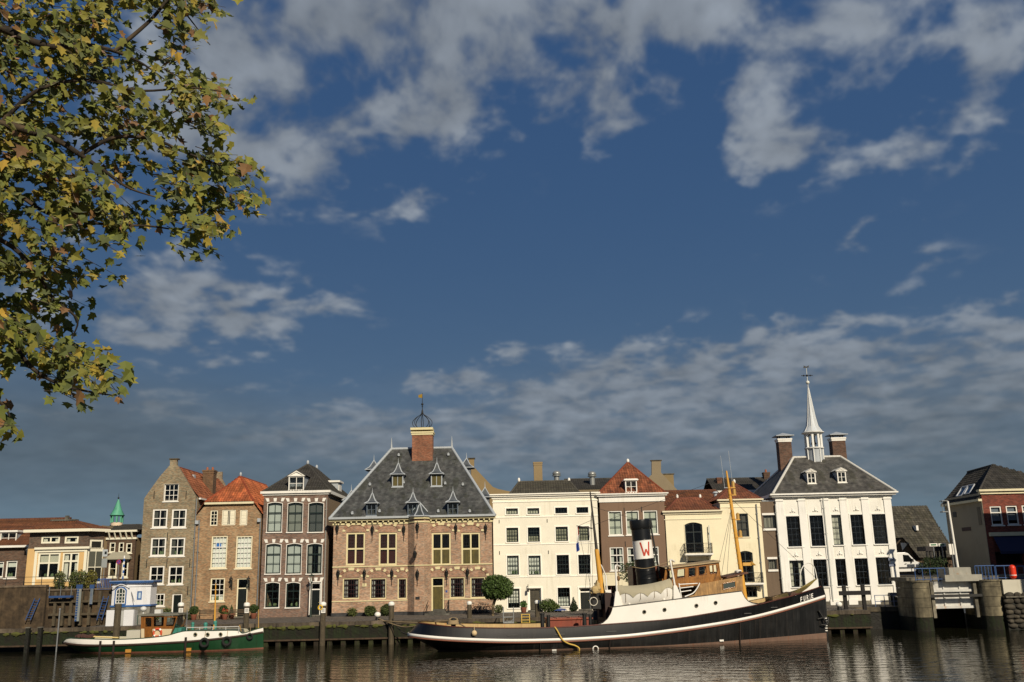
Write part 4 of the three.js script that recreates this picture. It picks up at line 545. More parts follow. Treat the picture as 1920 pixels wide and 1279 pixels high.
{ // brown plastered house, pyramid roof
  const b = building('pyramid_house', 'brown plastered house with an orange pyramid tile roof and a white cornice', { Z: ZF, l: 1127, r: 1249, yRef: 1000, top: 940, depth: 12.6, mat: plaster(0x7d6450) });
  for (const p of [[1141, 958, 1167, 1004], [1173.8, 957.5, 1199, 1003], [1206.5, 957, 1233.6, 1002]]) win(b, p, { nx: 2, ny: 3, fm: white, bm: blackGreen, fw: 0.1, thick: 2, r: 0.04, sill: 0.08, cur: 'blind', cm: M(0xb9bcae, { r: 0.9 }) });
  for (const p of [[1144, 1026, 1169.8, 1070], [1176.5, 1026, 1201.7, 1070], [1209.7, 1025, 1236, 1069]]) win(b, p, { nx: 2, ny: 3, fm: white, fw: 0.1, bw: 0.05, thick: 2, r: 0.04, sill: 0.08, cur: 'sides', cm: M(0xb9bcb4, { r: 0.9 }) });
  door(b, [1180, 1098, 1206, 1156], { fm: cream, mat: M(0x4b1a14, { t: 'wood', r: 0.4 }), tr: 0.25 }); win(b, [1136, 1098, 1168, 1142], { fm: M(0x4b1a14, { r: 0.5 }), nx: 3, ny: 2 });
  walls(b);
  const { x0, x1, y0, y1 } = b.B, yp = yAt(1190, 1075, ZF);
  for (const [a, c, t, u] of [[x0, x1, yp - 0.05, yp + 0.1]]) part('string_course', box(a, c, t, u, -ZF + 0.08, -ZF + 0.003), cream, b);
  { const q = [[1136, 1098, 1168, 1142], [1180, 1098, 1206, 1156]].map((p) => rectAt(p, ZF)); part('plinth_plaster', prism([[x0 - 0.02, y0], [x1 + 0.02, y0], [x1 + 0.02, yp - 0.05], [x0 - 0.02, yp - 0.05]], -ZF + 0.05, -ZF + 0.004, q.map((r) => holePath(r))), plaster(0xe6dcbc), b); }
  moulding(b, 'cornice', [[y1 - 0.05, y1 + 0.5, 0.08], [y1 + 0.5, y1 + 0.66, 0.28], [y1 + 0.66, y1 + 0.78, 0.42]], white, { over: 0.4, in: -0.3 });
  const p = at(1176.5, 868, ZF + 5), h = hip(x0 - 0.2, x1 + 0.2, y1 + 0.72, -ZF + 0.2, -ZF - 12.6, p.y, p.x, p.x, -ZF - 4.6, -ZF - 8); roof(b, h.planes, 'orange', { ridges: h.ridges, vary: 0.55 });
  part('finial', ball(p.x, p.y + 0.15, -ZF - 4.6, 0.16, 1.5), white, b);
  dormer(b, [1172.5, 901, 1194.5, 924], [[y1 + 0.72, -ZF + 0.2], [p.y, -ZF - 4.6]], { kind: 'flat', back: 3, cur: M(0x9da09a, { r: 1 }) });
  for (const [x, y] of [[1170.5, 957], [1203, 955], [1172.5, 1020]]) anchor(b, x, y, 0.5);
}
{ // grey gable with chimneys behind
  const Z = 111, b = building('chimney_house', 'grey brown gable wall with two broad chimneys behind the cream cottage', { Z, l: 1215, r: 1284, yRef: 905, top: 920, depth: 8, mat: plaster(0x8a7c62), gable: [[1276, 925], [1239.5, 886], [1239.5, 864], [1222, 864], [1222, 890], [1205, 905]] }); walls(b);
  part('chimney', box(xAt(1245, 895, Z + 4), xAt(1263, 895, Z + 4), yAt(1250, 925, Z + 4), yAt(1250, 890, Z + 4), -Z - 4, -Z - 5), plaster(0x8a7650), b);
  part('cap', [box(xAt(1221, 864, Z) - 0.06, xAt(1240, 864, Z) + 0.06, yAt(1230, 864.5, Z), yAt(1230, 862.5, Z), -Z + 0.06, -Z - 0.4), box(xAt(1244, 890, Z + 4) - 0.06, xAt(1263.5, 890, Z + 4) + 0.06, yAt(1250, 890, Z + 4), yAt(1250, 888, Z + 4), -Z - 3.94, -Z - 5.06)], stone(0x7a705c), b);
}
const creamW = plaster(0xf3e8c6), dk2 = M(0x28302f, { r: 0.35 });
function balcony(b, px, d, label) { const Z = b.B.Z, [x0, y0, x1, y1] = rectAt(px, Z), o = sub('balcony', b), yt = y0 + 0.95, z = -Z + d; part('slab', [box(x0, x1, y0 - 0.16, y0, z, -Z + 0.003), box(x0 + 0.1, x1 - 0.1, y0 - 0.26, y0 - 0.16, z - 0.15, -Z + 0.003)], white, o);
  for (const x of [x0 + 0.25, x1 - 0.25]) part('console', prism([[-Z, y0 - 0.26], [z - 0.2, y0 - 0.26], [-Z, y0 - 0.85]].map(([a, c]) => [a, c]), -0.07, 0.07).rotateY(-Math.PI / 2).translate(x, 0, 0), white, o);
  const rail = [], post = []; const seg = [[V(x0 + 0.05, 0, -Z + 0.05), V(x0 + 0.05, 0, z - 0.05)], [V(x0 + 0.05, 0, z - 0.05), V(x1 - 0.05, 0, z - 0.05)], [V(x1 - 0.05, 0, z - 0.05), V(x1 - 0.05, 0, -Z + 0.05)]];
  for (const [a, c] of seg) { const n = Math.max(4, Math.round(a.distanceTo(c) / 0.14)); for (let i = 0; i <= n; i++) { const p = a.clone().lerp(c, i / n); post.push(rod(V(p.x, y0, p.z), V(p.x, yt, p.z), 0.012, 0.012, 5)); } for (const y of [y0 + 0.1, y0 + 0.5, yt]) rail.push(rod(V(a.x, y, a.z), V(c.x, y, c.z), 0.02, 0.02, 6)); }
  part('rail', rail, iron, o); part('balusters', post, iron, o); return o; }
{ // low cream cottage
  const b = building('cream_cottage', 'cream painted house with a low red tile roof and an arched balcony door', { Z: ZF, l: 1249.5, r: 1357, yRef: 1040, top: 962, depth: 5.5, mat: creamW });
  win(b, [1285, 979.6, 1318, 1037], { name: 'balcony_door', nx: 2, ys: [0, 0.3, 0.7, 1], fm: dk2, fw: 0.12, bw: 0.08, arch: 0.22, r: 0.12, surround: 0.06, sm: creamW });
  win(b, [1288, 1052, 1323, 1088], { nx: 3, ny: 2, fm: dk2, r: 0.12 }); win(b, [1262, 1100, 1282, 1140], { fm: dk2, nx: 2, ny: 3 }); walls(b);
  const { x0, x1, y1 } = b.B; moulding(b, 'cornice', [[y1 - 0.62, y1 - 0.55, 0.05], [y1 - 0.1, y1 + 0.1, 0.12], [y1 + 0.1, y1 + 0.25, 0.32]], M(0xe4dabb, { t: 'plaster', r: 0.6 }), { over: 0.2, in: -0.3 });
  balcony(b, [1281, 1015, 1333, 1038], 1.0);
  const a = at(1270, 935, ZF + 2.8), c = at(1313, 935, ZF + 2.8), h = hip(x0 + 0.2, xAt(1347, 955, ZF), y1 + 0.22, -ZF + 0.15, -ZF - 5.4, a.y, a.x, c.x, -ZF - 2.8); roof(b, h.planes, 'red', { ridges: h.ridges, vary: 0.5 });
  part('finial', [ball(a.x, a.y + 0.2, -ZF - 2.8, 0.13, 1.9), ball(c.x, c.y + 0.2, -ZF - 2.8, 0.13, 1.9)], white, b);
  { const p = at(1329, 985, ZF - 0.25); part('flag_holder', [box(p.x - 0.04, p.x + 0.04, yAt(1331, 1037, ZF), p.y, -ZF + 0.3, -ZF + 0.22), box(p.x - 0.05, p.x + 0.05, p.y - 0.8, p.y - 0.7, -ZF + 0.25, -ZF + 0.003)], M(0xbfc3bb, { r: 0.5 }), b); }
}
{ const Z = 100.5, b = building('back_red_roof_house', 'wide brown red tiled roof rising behind the cream cottage', { Z, l: 1246, r: 1350, yRef: 945, top: 948, depth: 9, mat: plaster(0x9a8a66) }); walls(b);
  const { x0, x1, y1 } = b.B, yr = yAt(1300, 920, Z + 4.5); roof(b, [[V(x0, y1, -Z), V(x1 + 1.5, y1, -Z), V(x1 + 0.6, yr, -Z - 4.5), V(x0, yr, -Z - 4.5)], [V(x1 + 1.5, y1, -Z - 9), V(x0, y1, -Z - 9), V(x0, yr, -Z - 4.5), V(x1 + 0.6, yr, -Z - 4.5)]], 'brown', { ridges: [[V(x0, yr, -Z - 4.5), V(x1 + 0.6, yr, -Z - 4.5)]], vary: 0.5 });
  const p = at(1341.5, 925, Z - 1); part('flue', [cyl(p.x, p.z, p.y - 1.2, p.y, 0.2), cyl(p.x, p.z, p.y, p.y + 0.18, 0.32, 0.2)], lead, b); }
{ // tall cream house
  const b = building('cream_tower_house', 'tall cream house with a small pyramid tile roof beside the narrow brown house', { Z: ZF, l: 1357, r: 1433, yRef: 1040, top: 940, depth: 7, mat: creamW });
  win(b, [1381.6, 963, 1403.7, 1006.7], { nx: 2, ny: 3, fm: dk2, fw: 0.1, r: 0.12, sill: 0.08, sm: creamW, cur: 'blind', cm: M(0x55514a, { r: 1 }) });
  win(b, [1386, 1033, 1413, 1092], { name: 'balcony_door', nx: 2, ys: [0, 0.3, 0.7, 1], fm: dk2, fw: 0.1, bw: 0.08, arch: 0.2, r: 0.12 }); win(b, [1395.7, 1100, 1419.7, 1120], { nx: 3, ny: 1, fm: dk2, r: 0.1 }); walls(b);
  const { x0, x1, y1 } = b.B; moulding(b, 'cornice', [[y1 - 0.6, y1 - 0.54, 0.05], [y1 - 0.12, y1 + 0.08, 0.12], [y1 + 0.08, y1 + 0.22, 0.34]], M(0xe4dabb, { t: 'plaster', r: 0.6 }), { over: 0.3, in: -0.3 });
  balcony(b, [1389, 1070, 1428, 1093], 0.9);
  const p = at(1377, 907, ZF + 3.4), h = hip(x0 - 0.2, x1 + 0.1, y1 + 0.2, -ZF + 0.15, -ZF - 7, p.y, p.x, p.x, -ZF - 3.4); roof(b, h.planes, 'red', { ridges: h.ridges, vary: 0.5 });
  part('finial', ball(p.x, p.y + 0.2, -ZF - 3.4, 0.14, 1.8), white, b); downpipe(b, 1425.5, 945, 1130, grey);
}
{ // narrow brown house
  const b = building('narrow_brown_house', 'very narrow brown plastered house front squeezed between cream and white houses', { Z: ZF + 0.15, l: 1433, r: 1463, yRef: 1040, top: 940, depth: 9, mat: plaster(0x6d5c4a) });
  for (const p of [[1431.5, 966, 1457, 991], [1441, 1048.6, 1457, 1067.8]]) { const w = win(b, p, { nx: 3, ny: 1, fm: M(0x2f2c28, { r: 0.5 }), bm: M(0x2f2c28, { r: 0.5 }), r: 0.08, cur: 'sheer', cm: M(0x8a867a, { r: 1 }) }), [x0, y0, x1, y1] = rectAt(p, ZF + 0.15); part('lintel', box(x0 - 0.1, x1 + 0.05, y1, y1 + 0.2, -ZF - 0.05, -ZF - 0.147), white, w); part('sill_stone', box(x0 - 0.1, x1 + 0.05, y0 - 0.2, y0, -ZF - 0.03, -ZF - 0.147), white, w); }
  walls(b); const { x0, x1, y1 } = b.B; part('flat_roof', box(x0 - 0.05, x1 + 0.05, y1, y1 + 0.1, -ZF - 0.1, -ZF - 9), lead, b); }
{ const Z = 106, b = building('black_roof_house', 'house with black tile roof and small chimneys behind the cream tower house', { Z, l: 1338, r: 1462, yRef: 915, top: 920, depth: 7, mat: plaster(0xbfb79c) }); walls(b);
  const { x0, x1, y1 } = b.B, yr = yAt(1400, 897, Z + 3.5); roof(b, [[V(x0, y1, -Z), V(x1, y1, -Z), V(x1, yr, -Z - 3.5), V(x0, yr, -Z - 3.5)], [V(x1, y1, -Z - 7), V(x0, y1, -Z - 7), V(x0, yr, -Z - 3.5), V(x1, yr, -Z - 3.5)]], 'dark', { ridges: [[V(x0, yr, -Z - 3.5), V(x1, yr, -Z - 3.5)]] });
  part('gutter', box(x0, x1, y1 - 0.2, y1 + 0.05, -Z + 0.2, -Z), white, b);
  chimney(b, [1433, 888, 1444, 905], 3, { mat: brick(0x5f4a3a), cap: 0.05, d: 0.7, pots: 1 }); chimney(b, [1345, 898, 1354, 908], 2, { mat: brick(0x7a5540), cap: 0.05, d: 0.7 }); }
{ // white neoclassical hall with turret
  const b = building('turret_hall', 'white neoclassical hall with pilasters, dark hipped roof and a slender bell turret', { Z: ZF, l: 1461.5, r: 1681, yRef: 1030, top: 931, depth: 12, mat: plaster(0xf0ede2) });
  const wt = plaster(0xf2f0e8), bl = M(0x1d2730, { r: 0.35 });
  const r1 = [[1475.7, 968, 1503.6, 1025], [1519.6, 966.5, 1545.5, 1024], [1561, 965.5, 1581, 1022], [1596.5, 965, 1622.4, 1021], [1637, 964, 1663, 1020]], r2 = [[1481.7, 1051, 1508.4, 1101], [1526.7, 1049, 1551.5, 1100], [1568, 1048, 1589, 1099], [1604, 1047, 1629, 1097], [1644, 1045, 1670, 1096]];
  [...r1, ...r2].forEach((p, i) => { const w = win(b, p, { nx: p[2] - p[0] < 22 ? 2 : 3, ny: i < 5 ? 5 : 4, fm: bl, bm: bl, fw: 0.08, bw: 0.03, thick: i < 5 ? 3 : 2, r: 0.16, surround: 0.13, sm: wt, proud: 0.05, sillOnly: true, sill: 0.14, cur: i === 2 ? 'blind' : i === 5 ? 'sides' : undefined, cm: M(0xb9b6a8, { r: 1 }) });
    const [x0, , x1, y1] = rectAt(p, ZF), xm = (x0 + x1) / 2; part('relief', [ball(xm, y1 + 0.52, -ZF + 0.02, 0.12, 1.2, 8), ball(xm - 0.2, y1 + 0.42, -ZF + 0.015, 0.09, 0.7, 8), ball(xm + 0.2, y1 + 0.42, -ZF + 0.015, 0.09, 0.7, 8), ball(xm, y1 + 0.72, -ZF + 0.015, 0.06, 1.4, 8)], wt, w); });
  walls(b); const { x0, x1, y0, y1 } = b.B;
  [1464, 1511, 1555, 1589.5, 1631, 1674].forEach((px) => { const x = clamp(xAt(px, 1030, ZF), x0 + 0.38, x1 - 0.38); part('pilaster', [box(x - 0.36, x + 0.36, y0 + 0.5, y1, -ZF + 0.1, -ZF + 0.003), box(x - 0.43, x + 0.43, y0, y0 + 0.5, -ZF + 0.14, -ZF + 0.003), box(x - 0.43, x + 0.43, y1 - 0.35, y1 - 0.22, -ZF + 0.16, -ZF + 0.1)], wt, b); });
  moulding(b, 'cornice', [[y1 - 0.12, y1 + 0.05, 0.16], [y1 + 0.05, y1 + 0.22, 0.42], [y1 + 0.22, y1 + 0.36, 0.62]], wt, { over: 0.6, in: -0.3 });
  part('side_cornice', box(x0 - 0.55, x0 + 0.3, y1 + 0.05, y1 + 0.33, -ZF - 0.3, -ZF - 12), wt, b);
  part('plinth', box(x0 - 0.04, x1 + 0.04, y0, y0 + 0.35, -ZF + 0.05, -ZF + 0.003), stone(0x9a968a), b);
  const a = at(1487.7, 858, ZF + 5.2), c = at(1575.4, 857.5, ZF + 5.2), h = hip(x0 - 0.3, x1 + 0.4, y1 + 0.36, -ZF + 0.45, -ZF - 12, a.y, a.x, c.x, -ZF - 5.2); roof(b, h.planes, 'slate2', { ridges: h.ridges, rr: 0.14 });
  for (const px of [[1462, 825, 1486, 882], [1562, 823, 1587, 868]]) { const o = chimney(b, px, 5.6, { mat: brick(0x6e5546), cap: 0.1, capMat: white, d: 1.1 }), Z = ZF + 5.6, [q0, , q1, q2] = rectAt(px, Z), xm = (q0 + q1) / 2; part('cap_posts', [-1, 1].flatMap((s) => [-1, 1].map((t) => box(xm + s * 0.5 - 0.05, xm + s * 0.5 + 0.05, q2 + 0.16, q2 + 0.42, -Z - 0.55 + t * 0.4 - 0.05, -Z - 0.55 + t * 0.4 + 0.05))), iron, o); part('cap_plate', [box(xm - 0.95, xm + 0.95, q2 + 0.42, q2 + 0.5, -Z + 0.35, -Z - 1.45), new THREE.ConeGeometry(1.2, 0.35, 4).rotateY(Math.PI / 4).translate(xm, q2 + 0.67, -Z - 0.55)], lead, o); }
  for (const px of [[1513.5, 886, 1529.5, 907], [1570, 884, 1586.5, 905]]) dormer(b, px, [[y1 + 0.36, -ZF + 0.45], [a.y, -ZF - 5.2]], { kind: 'gable', back: 2.4, rf: 'slate2' });
  { // bell turret
    const o = sub('bell_turret', b), Z = ZF + 5.2, xm = (xAt(1512, 850, Z) + xAt(1543, 850, Z)) / 2, z = -Z, Y = (py) => yAt(1526, py, Z), R = 0.86, y0t = Y(872), y1t = Y(842), y2t = Y(813), oct = (r, y) => [...Array(8)].map((_, i) => V(xm + r * Math.cos((i + 0.5) * Math.PI / 4), y, z + r * Math.sin((i + 0.5) * Math.PI / 4)));
    const pw = M(0xe6e6e0, { t: 'plaster', r: 0.5 });
    part('drum', [sheet([oct(R, y0t - 0.6), oct(R, y1t)], true)], lead, o); part('drum_posts', oct(R + 0.02, 0).map((p) => rod(V(p.x, y0t - 0.5, p.z), V(p.x, y1t, p.z), 0.07)), pw, o);
    part('drum_cornice', [sheet([oct(R, y1t), oct(R + 0.14, y1t), oct(R + 0.14, y1t + 0.14), oct(R * 0.2, y1t + 0.14)], true)], pw, o);
    part('lantern_posts', oct(R * 0.92, 0).map((p) => box(p.x - 0.1, p.x + 0.1, y1t + 0.1, y2t, p.z - 0.1, p.z + 0.1)), pw, o);
    part('lantern_arches', oct(R * 0.92, 0).map((p, i, A) => { const q = A[(i + 1) % 8], out = []; for (let k = 0; k < 6; k++) { const t0 = k / 6, t1 = (k + 1) / 6, hh = (t) => y2t - 0.12 - 0.4 * (1 - Math.sin(Math.PI * t)); out.push(quad(V(lerp(p.x, q.x, t0), hh(t0), lerp(p.z, q.z, t0)), V(lerp(p.x, q.x, t1), hh(t1), lerp(p.z, q.z, t1)), V(lerp(p.x, q.x, t1), y2t, lerp(p.z, q.z, t1)), V(lerp(p.x, q.x, t0), y2t, lerp(p.z, q.z, t0)))); } return out; }), pw, o);
    part('bell', new THREE.LatheGeometry([[0.02, 0.55], [0.16, 0.5], [0.22, 0.2], [0.34, 0]].map(([r, y]) => new THREE.Vector2(r, y)), 16).translate(xm, y1t + 0.5, z), M(0x4a4030, { m: 0.7, r: 0.4 }), o);
    part('eaves', sheet([oct(R * 0.9, y2t - 0.02), oct(R + 0.3, y2t), oct(R + 0.3, y2t + 0.14), oct(R + 0.1, y2t + 0.2)], true), pw, o);
    const yt = Y(727); part('spire', [sheet([oct(R + 0.12, y2t + 0.2), oct(R * 0.72, y2t + 0.75), oct(R * 0.5, lerp(y2t, yt, 0.36)), oct(R * 0.22, lerp(y2t, yt, 0.75)), oct(0.05, yt)], true)], M(0xc6ccd0, { t: 'plaster', r: 0.5 }), o); part('spire_ribs', [...Array(8)].flatMap((_, i) => [[R + 0.12, y2t + 0.2, R * 0.72, y2t + 0.75], [R * 0.72, y2t + 0.75, R * 0.5, lerp(y2t, yt, 0.36)], [R * 0.5, lerp(y2t, yt, 0.36), 0.05, yt]].map(([r0, a0, r1, a1]) => rod(oct(r0, a0)[i], oct(r1, a1)[i], 0.035, 0.03, 5))), pw, o);
    const yb = Y(717), yc = Y(690); part('ball', [ball(xm, yb, z, 0.2), rod(V(xm, yt - 0.1, z), V(xm, yc, z), 0.04, 0.025)], M(0xd9d9cc, { r: 0.4 }), o); part('cross', [rod(V(xm - 0.62, lerp(yb, yc, 0.48), z), V(xm + 0.62, lerp(yb, yc, 0.48), z), 0.035), ...[-0.35, 0.35].map((s) => ball(xm + s, lerp(yb, yc, 0.48), z, 0.09)), ball(xm, lerp(yb, yc, 0.48), z, 0.12), prism([[xm - 0.3, yc], [xm + 0.25, yc + 0.05], [xm + 0.3, yc + 0.3], [xm + 0.02, yc + 0.15], [xm - 0.25, yc + 0.28]], z + 0.015, z - 0.015)], iron, o);
  }
  downpipe(b, 1552.5, 934, 1128, M(0xaeb0aa, { r: 0.6 }), 0.075, 0.14); downpipe(b, 1461, 945, 1110, M(0xaeb0aa, { r: 0.6 }), 0.06, 0.1);
  { const p = at(1674, 1052, ZF - 0.3); part('street_stripe_sign', [box(p.x - 0.34, p.x + 0.3, p.y - 0.5, p.y - 0.25, -ZF + 0.16, -ZF + 0.105), box(p.x - 0.34, p.x + 0.3, p.y + 0.05, p.y + 0.3, -ZF + 0.16, -ZF + 0.105)], M(0x6b7488, { r: 0.5 }), b); }
}
// ---------- houses on the dike at the left ----------
{ // low brown house with dormer
  const Z = 92, b = building('dormer_house', 'low brown brick house with orange roof and white dormer on the dike', { Z, l: -60, r: 57, yRef: 1040, top: 1024, base: DIKE, depth: 9, mat: brick(0x6e5848) });
  win(b, [-20, 1053, 6, 1083], { nx: 1, ny: 1, fm: white, fw: 0.12, sill: 0.08, cur: 'blind', curH: 0.35 }); win(b, [10, 1051, 31, 1084], { nx: 1, ny: 1, fm: white, fw: 0.12, sill: 0.08, cur: 'blind', curH: 0.35, plants: true }); walls(b);
  const { x0, x1, y1 } = b.B, yr = yAt(30, 974, Z + 4.5); roof(b, [[V(x0, y1, -Z + 0.3), V(x1, y1, -Z + 0.3), V(x1 + 1.5, yr, -Z - 4.5), V(x0, yr, -Z - 4.5)], [V(x1, y1, -Z - 9), V(x0, y1, -Z - 9), V(x0, yr, -Z - 4.5), V(x1 + 1.5, yr, -Z - 4.5)]], 'brown', { ridges: [[V(x0, yr, -Z - 4.5), V(x1 + 1.5, yr, -Z - 4.5)]] });
  moulding(b, 'gutter', [[y1 - 0.18, y1 + 0.02, 0.45]], white, { over: 0 }); dormer(b, [0, 998, 31, 1020], 0.6, { kind: 'flat', back: 2.5 });
}
{ // bay window house
  const Z = 89.6, b = building('bay_window_house', 'corner house with dark brick upper floor, cream ground floor and big bay windows', { Z, l: 52, r: 163, yRef: 1040, top: 995, base: DIKE, depth: 3.5, mat: brick(0x6a594b) });
  const crm = plaster(0xd9b377), wf = M(0xe4dfc8, { r: 0.55 });
  win(b, [77, 1005, 112, 1019], { nx: 2, ny: 1, fm: wf, fw: 0.16, bw: 0.14, r: 0.04, cur: 'sides' }); win(b, [121, 1005, 147, 1019], { nx: 1, ny: 1, fm: wf, fw: 0.16, r: 0.04, cur: 'sides' });
  win(b, [70, 1036, 112, 1086], { nx: 2, ys: [0, 0.62, 1], fm: wf, fw: 0.18, bw: 0.13, r: 0.0, cur: 'blind', curH: 0.42, cm: M(0xb9b6a4, { r: 1 }), plants: true });
  win(b, [116, 1036, 147, 1090], { nx: 2, ys: [0, 0.72, 1], fm: wf, fw: 0.14, bw: 0.16, r: 0.0, cur: 'sides' }); walls(b);
  const { x0, x1, y0, y1 } = b.B, ym = yAt(110, 1028, Z), holes = [[70, 1036, 112, 1086], [116, 1036, 147, 1090]].map((p) => holePath(rectAt(p, Z)));
  part('ground_floor_plaster', prism([[x0 - 0.02, y0 + 0.1], [x1 + 0.02, y0 + 0.1], [x1 + 0.02, ym], [x0 - 0.02, ym]], -Z + 0.05, -Z + 0.004, holes), crm, b);
  part('fascia', [box(xAt(67, 1030, Z), x1 + 0.3, ym - 0.1, ym + 0.1, -Z + 0.3, -Z + 0.06), box(xAt(68, 1030, Z), x1, ym - 0.35, ym - 0.1, -Z + 0.12, -Z + 0.06)], wf, b);
  part('corner_post', [box(xAt(64, 1060, Z), xAt(69, 1060, Z), y0, ym - 0.1, -Z + 0.1, -Z + 0.055), box(x1 - 0.22, x1 + 0.04, y0, ym - 0.1, -Z + 0.11, -Z + 0.055)], wf, b);
  { // the canted right side
    const o = sub('canted_side', b), A = V(x1, 0, -Z), C = V(x1 + 0.85, 0, -Z - 1.5), q = (t, y) => V(lerp(A.x, C.x, t), y, lerp(A.z, C.z, t)), wq = (t0, t1, ya, yb, e) => quad(...[[t0, ya], [t1, ya], [t1, yb], [t0, yb]].map(([t, y]) => q(t, y).add(V(0.83 * e, 0, 0.55 * e))));
    part('wall', [wq(0, 1, y0, y1 + 0.1, 0)], brick(0x6a594b), o); part('frame', [wq(0.02, 0.98, y0 + 0.3, ym, 0.05), wq(0.1, 0.9, y1 - 1.75, y1 - 0.9, 0.05)], wf, o); for (const [a, c] of [[0.1, 0.5], [0.54, 0.92]]) { part('pane', wq(a, c, y0 + 0.5, y0 + 1.75, 0.08), M(0x2a2b28, { r: 0.08 }), o); part('pane', wq(a, c, y0 + 1.85, ym - 0.35, 0.08), M(0x55574f, { r: 0.1 }), o); } part('pane', wq(0.2, 0.8, y1 - 1.6, y1 - 1.05, 0.08), M(0x2a2b28, { r: 0.08 }), o);
    part('side_return', quad(V(x1 + 0.85, y0, -Z - 1.5), V(x1 - 1.2, y0, -Z - 3.6), V(x1 - 1.2, y1, -Z - 3.6), V(x1 + 0.85, y1, -Z - 1.5)), brick(0x6a594b), o);
  }
  const xe0 = xAt(50, 995, Z), xe1 = x1 + 1.0, p = at(121, 977, Z + 2.2), A = V(xe0, y1 + 0.1, -Z + 0.5), Bq = V(x1 + 0.4, y1 + 0.1, -Z + 0.5), Cq = V(xe1 + 0.3, y1 + 0.1, -Z - 1.6), D = V(x1 - 0.9, y1 + 0.1, -Z - 4.4), E = V(xe0, y1 + 0.1, -Z - 4.4), P = V(p.x - 0.8, p.y, -Z - 2.2), Q = V(p.x + 0.9, p.y, -Z - 2.2);
  roof(b, [[A, Bq, Q, P], [Bq, Cq, Q], [Cq, D, Q], [D, E, P, Q], [E, A, P]], 'brown', { ridges: [[P, Q], [A, P], [Bq, Q], [Cq, Q], [D, Q]] });
  part('eaves_board', [bar(V(A.x, y1 - 0.02, A.z + 0.02), V(Bq.x, y1 - 0.02, Bq.z + 0.02), 0.26, 0.2), bar(V(Bq.x, y1 - 0.02, Bq.z), V(Cq.x, y1 - 0.02, Cq.z), 0.26, 0.2)], wf, b);
  part('roof_cap', [box(P.x - 0.4, Q.x + 0.3, p.y, p.y + 0.14, -Z - 1.8, -Z - 2.6), box(p.x + 0.1, p.x + 0.4, p.y + 0.14, p.y + 0.5, -Z - 2, -Z - 2.3)], stone(0x77756c), b);
}
{ // small civic building with green turret
  const Z = 101, b = building('green_turret_house', 'brown brick house with white brackets under the eaves and a copper green bell turret', { Z, l: 199, r: 252, yRef: 1040, top: 1008, base: DIKE, depth: 10, mat: brick(0x66513f), side: plaster(0x7d6a4c) });
  const wf = M(0xddd9c4, { r: 0.55 });
  for (const p of [[205, 1017, 216, 1036], [222, 1017, 232, 1036], [236, 1018, 247, 1037]]) win(b, p, { nx: 1, ny: 2, fm: wf, fw: 0.12, r: 0.05, sill: 0.08 }); for (const p of [[203, 1050, 219, 1083], [228, 1050, 240, 1083]]) win(b, p, { nx: 1, ny: 2, fm: wf, fw: 0.16, r: 0.05, sill: 0.08 }); walls(b);
  const { x0, x1, y1 } = b.B; moulding(b, 'cornice', [[y1 - 0.2, y1, 0.12], [y1 + 0.55, y1 + 0.75, 0.6]], wf, { over: 0.3, in: -0.2 }); for (let i = 0; i < 5; i++) { const x = lerp(x0 + 0.3, x1 - 0.3, i / 4); part('bracket', bar(V(x, y1 - 0.1, -Z + 0.1), V(x, y1 + 0.6, -Z + 0.6), 0.12, 0.14), wf, b); }
  part('frieze', box(x0, x1, y1, y1 + 0.55, -Z + 0.05, -Z - 0.3), brick(0x66513f), b); { const y = yAt(225, 1049, Z), a = xAt(202, 1045, Z), c = xAt(247, 1045, Z); part('canopy', [box(a, c, y, y + 0.2, -Z + 0.5, -Z + 0.003), prism([[a, y + 0.2], [c, y + 0.2], [lerp(a, c, 0.75), y + 0.75], [lerp(a, c, 0.25), y + 0.75]], -Z + 0.4, -Z + 0.003)], plaster(0xa9a592), b); }
  const p = at(232, 985, Z + 5), h = hip(x0 - 0.8, x1 + 1, y1 + 0.75, -Z + 0.5, -Z - 10, p.y, xAt(212, 985, Z + 5), xAt(262, 985, Z + 5), -Z - 5); roof(b, h.planes, 'dark', { ridges: h.ridges });
  part('plaster_wing', prism([[xAt(178, 1040, Z), b.B.y0], [x0 - 0.01, b.B.y0], [x0 - 0.01, yAt(199, 990, Z)], [xAt(191, 985, Z), yAt(191, 985, Z)], [xAt(178, 992, Z), yAt(178, 992, Z)]], -Z - 0.1, -Z - 6), plaster(0x7d6a4c), b);
  part('gable_lead', rod(at(239, 990, Z + 3), at(249, 1000, Z + 1), 0.12), white, b);
  { const o = sub('copper_turret', b), Zt = Z + 4.6, xm = xAt(219, 975, Zt), z = -Zt, Y = (py) => yAt(219, py, Zt), cu = M(0x5fae8d, { t: 'paint', r: 0.6 }), oct = (r, y) => [...Array(8)].map((_, i) => V(xm + r * Math.cos((i + 0.5) * Math.PI / 4), y, z + r * Math.sin((i + 0.5) * Math.PI / 4)));
    part('drum', sheet([oct(0.62, Y(990)), oct(0.62, Y(980)), oct(0.3, Y(980))], true), M(0xc9b49a, { r: 0.7 }), o); part('posts', oct(0.58, 0).map((q) => box(q.x - 0.08, q.x + 0.08, Y(980), Y(967.5), q.z - 0.08, q.z + 0.08)), cu, o); part('eaves', sheet([oct(0.5, Y(967.5)), oct(0.78, Y(967.5)), oct(0.78, Y(966))], true), cu, o); part('spire', sheet([oct(0.74, Y(966)), oct(0.42, Y(955)), oct(0.1, Y(938)), oct(0.02, Y(936))], true), cu, o); part('vane', [rod(V(xm, Y(938), z), V(xm, Y(925), z), 0.035, 0.015), ball(xm, Y(934), z, 0.1)], iron, o); }
}
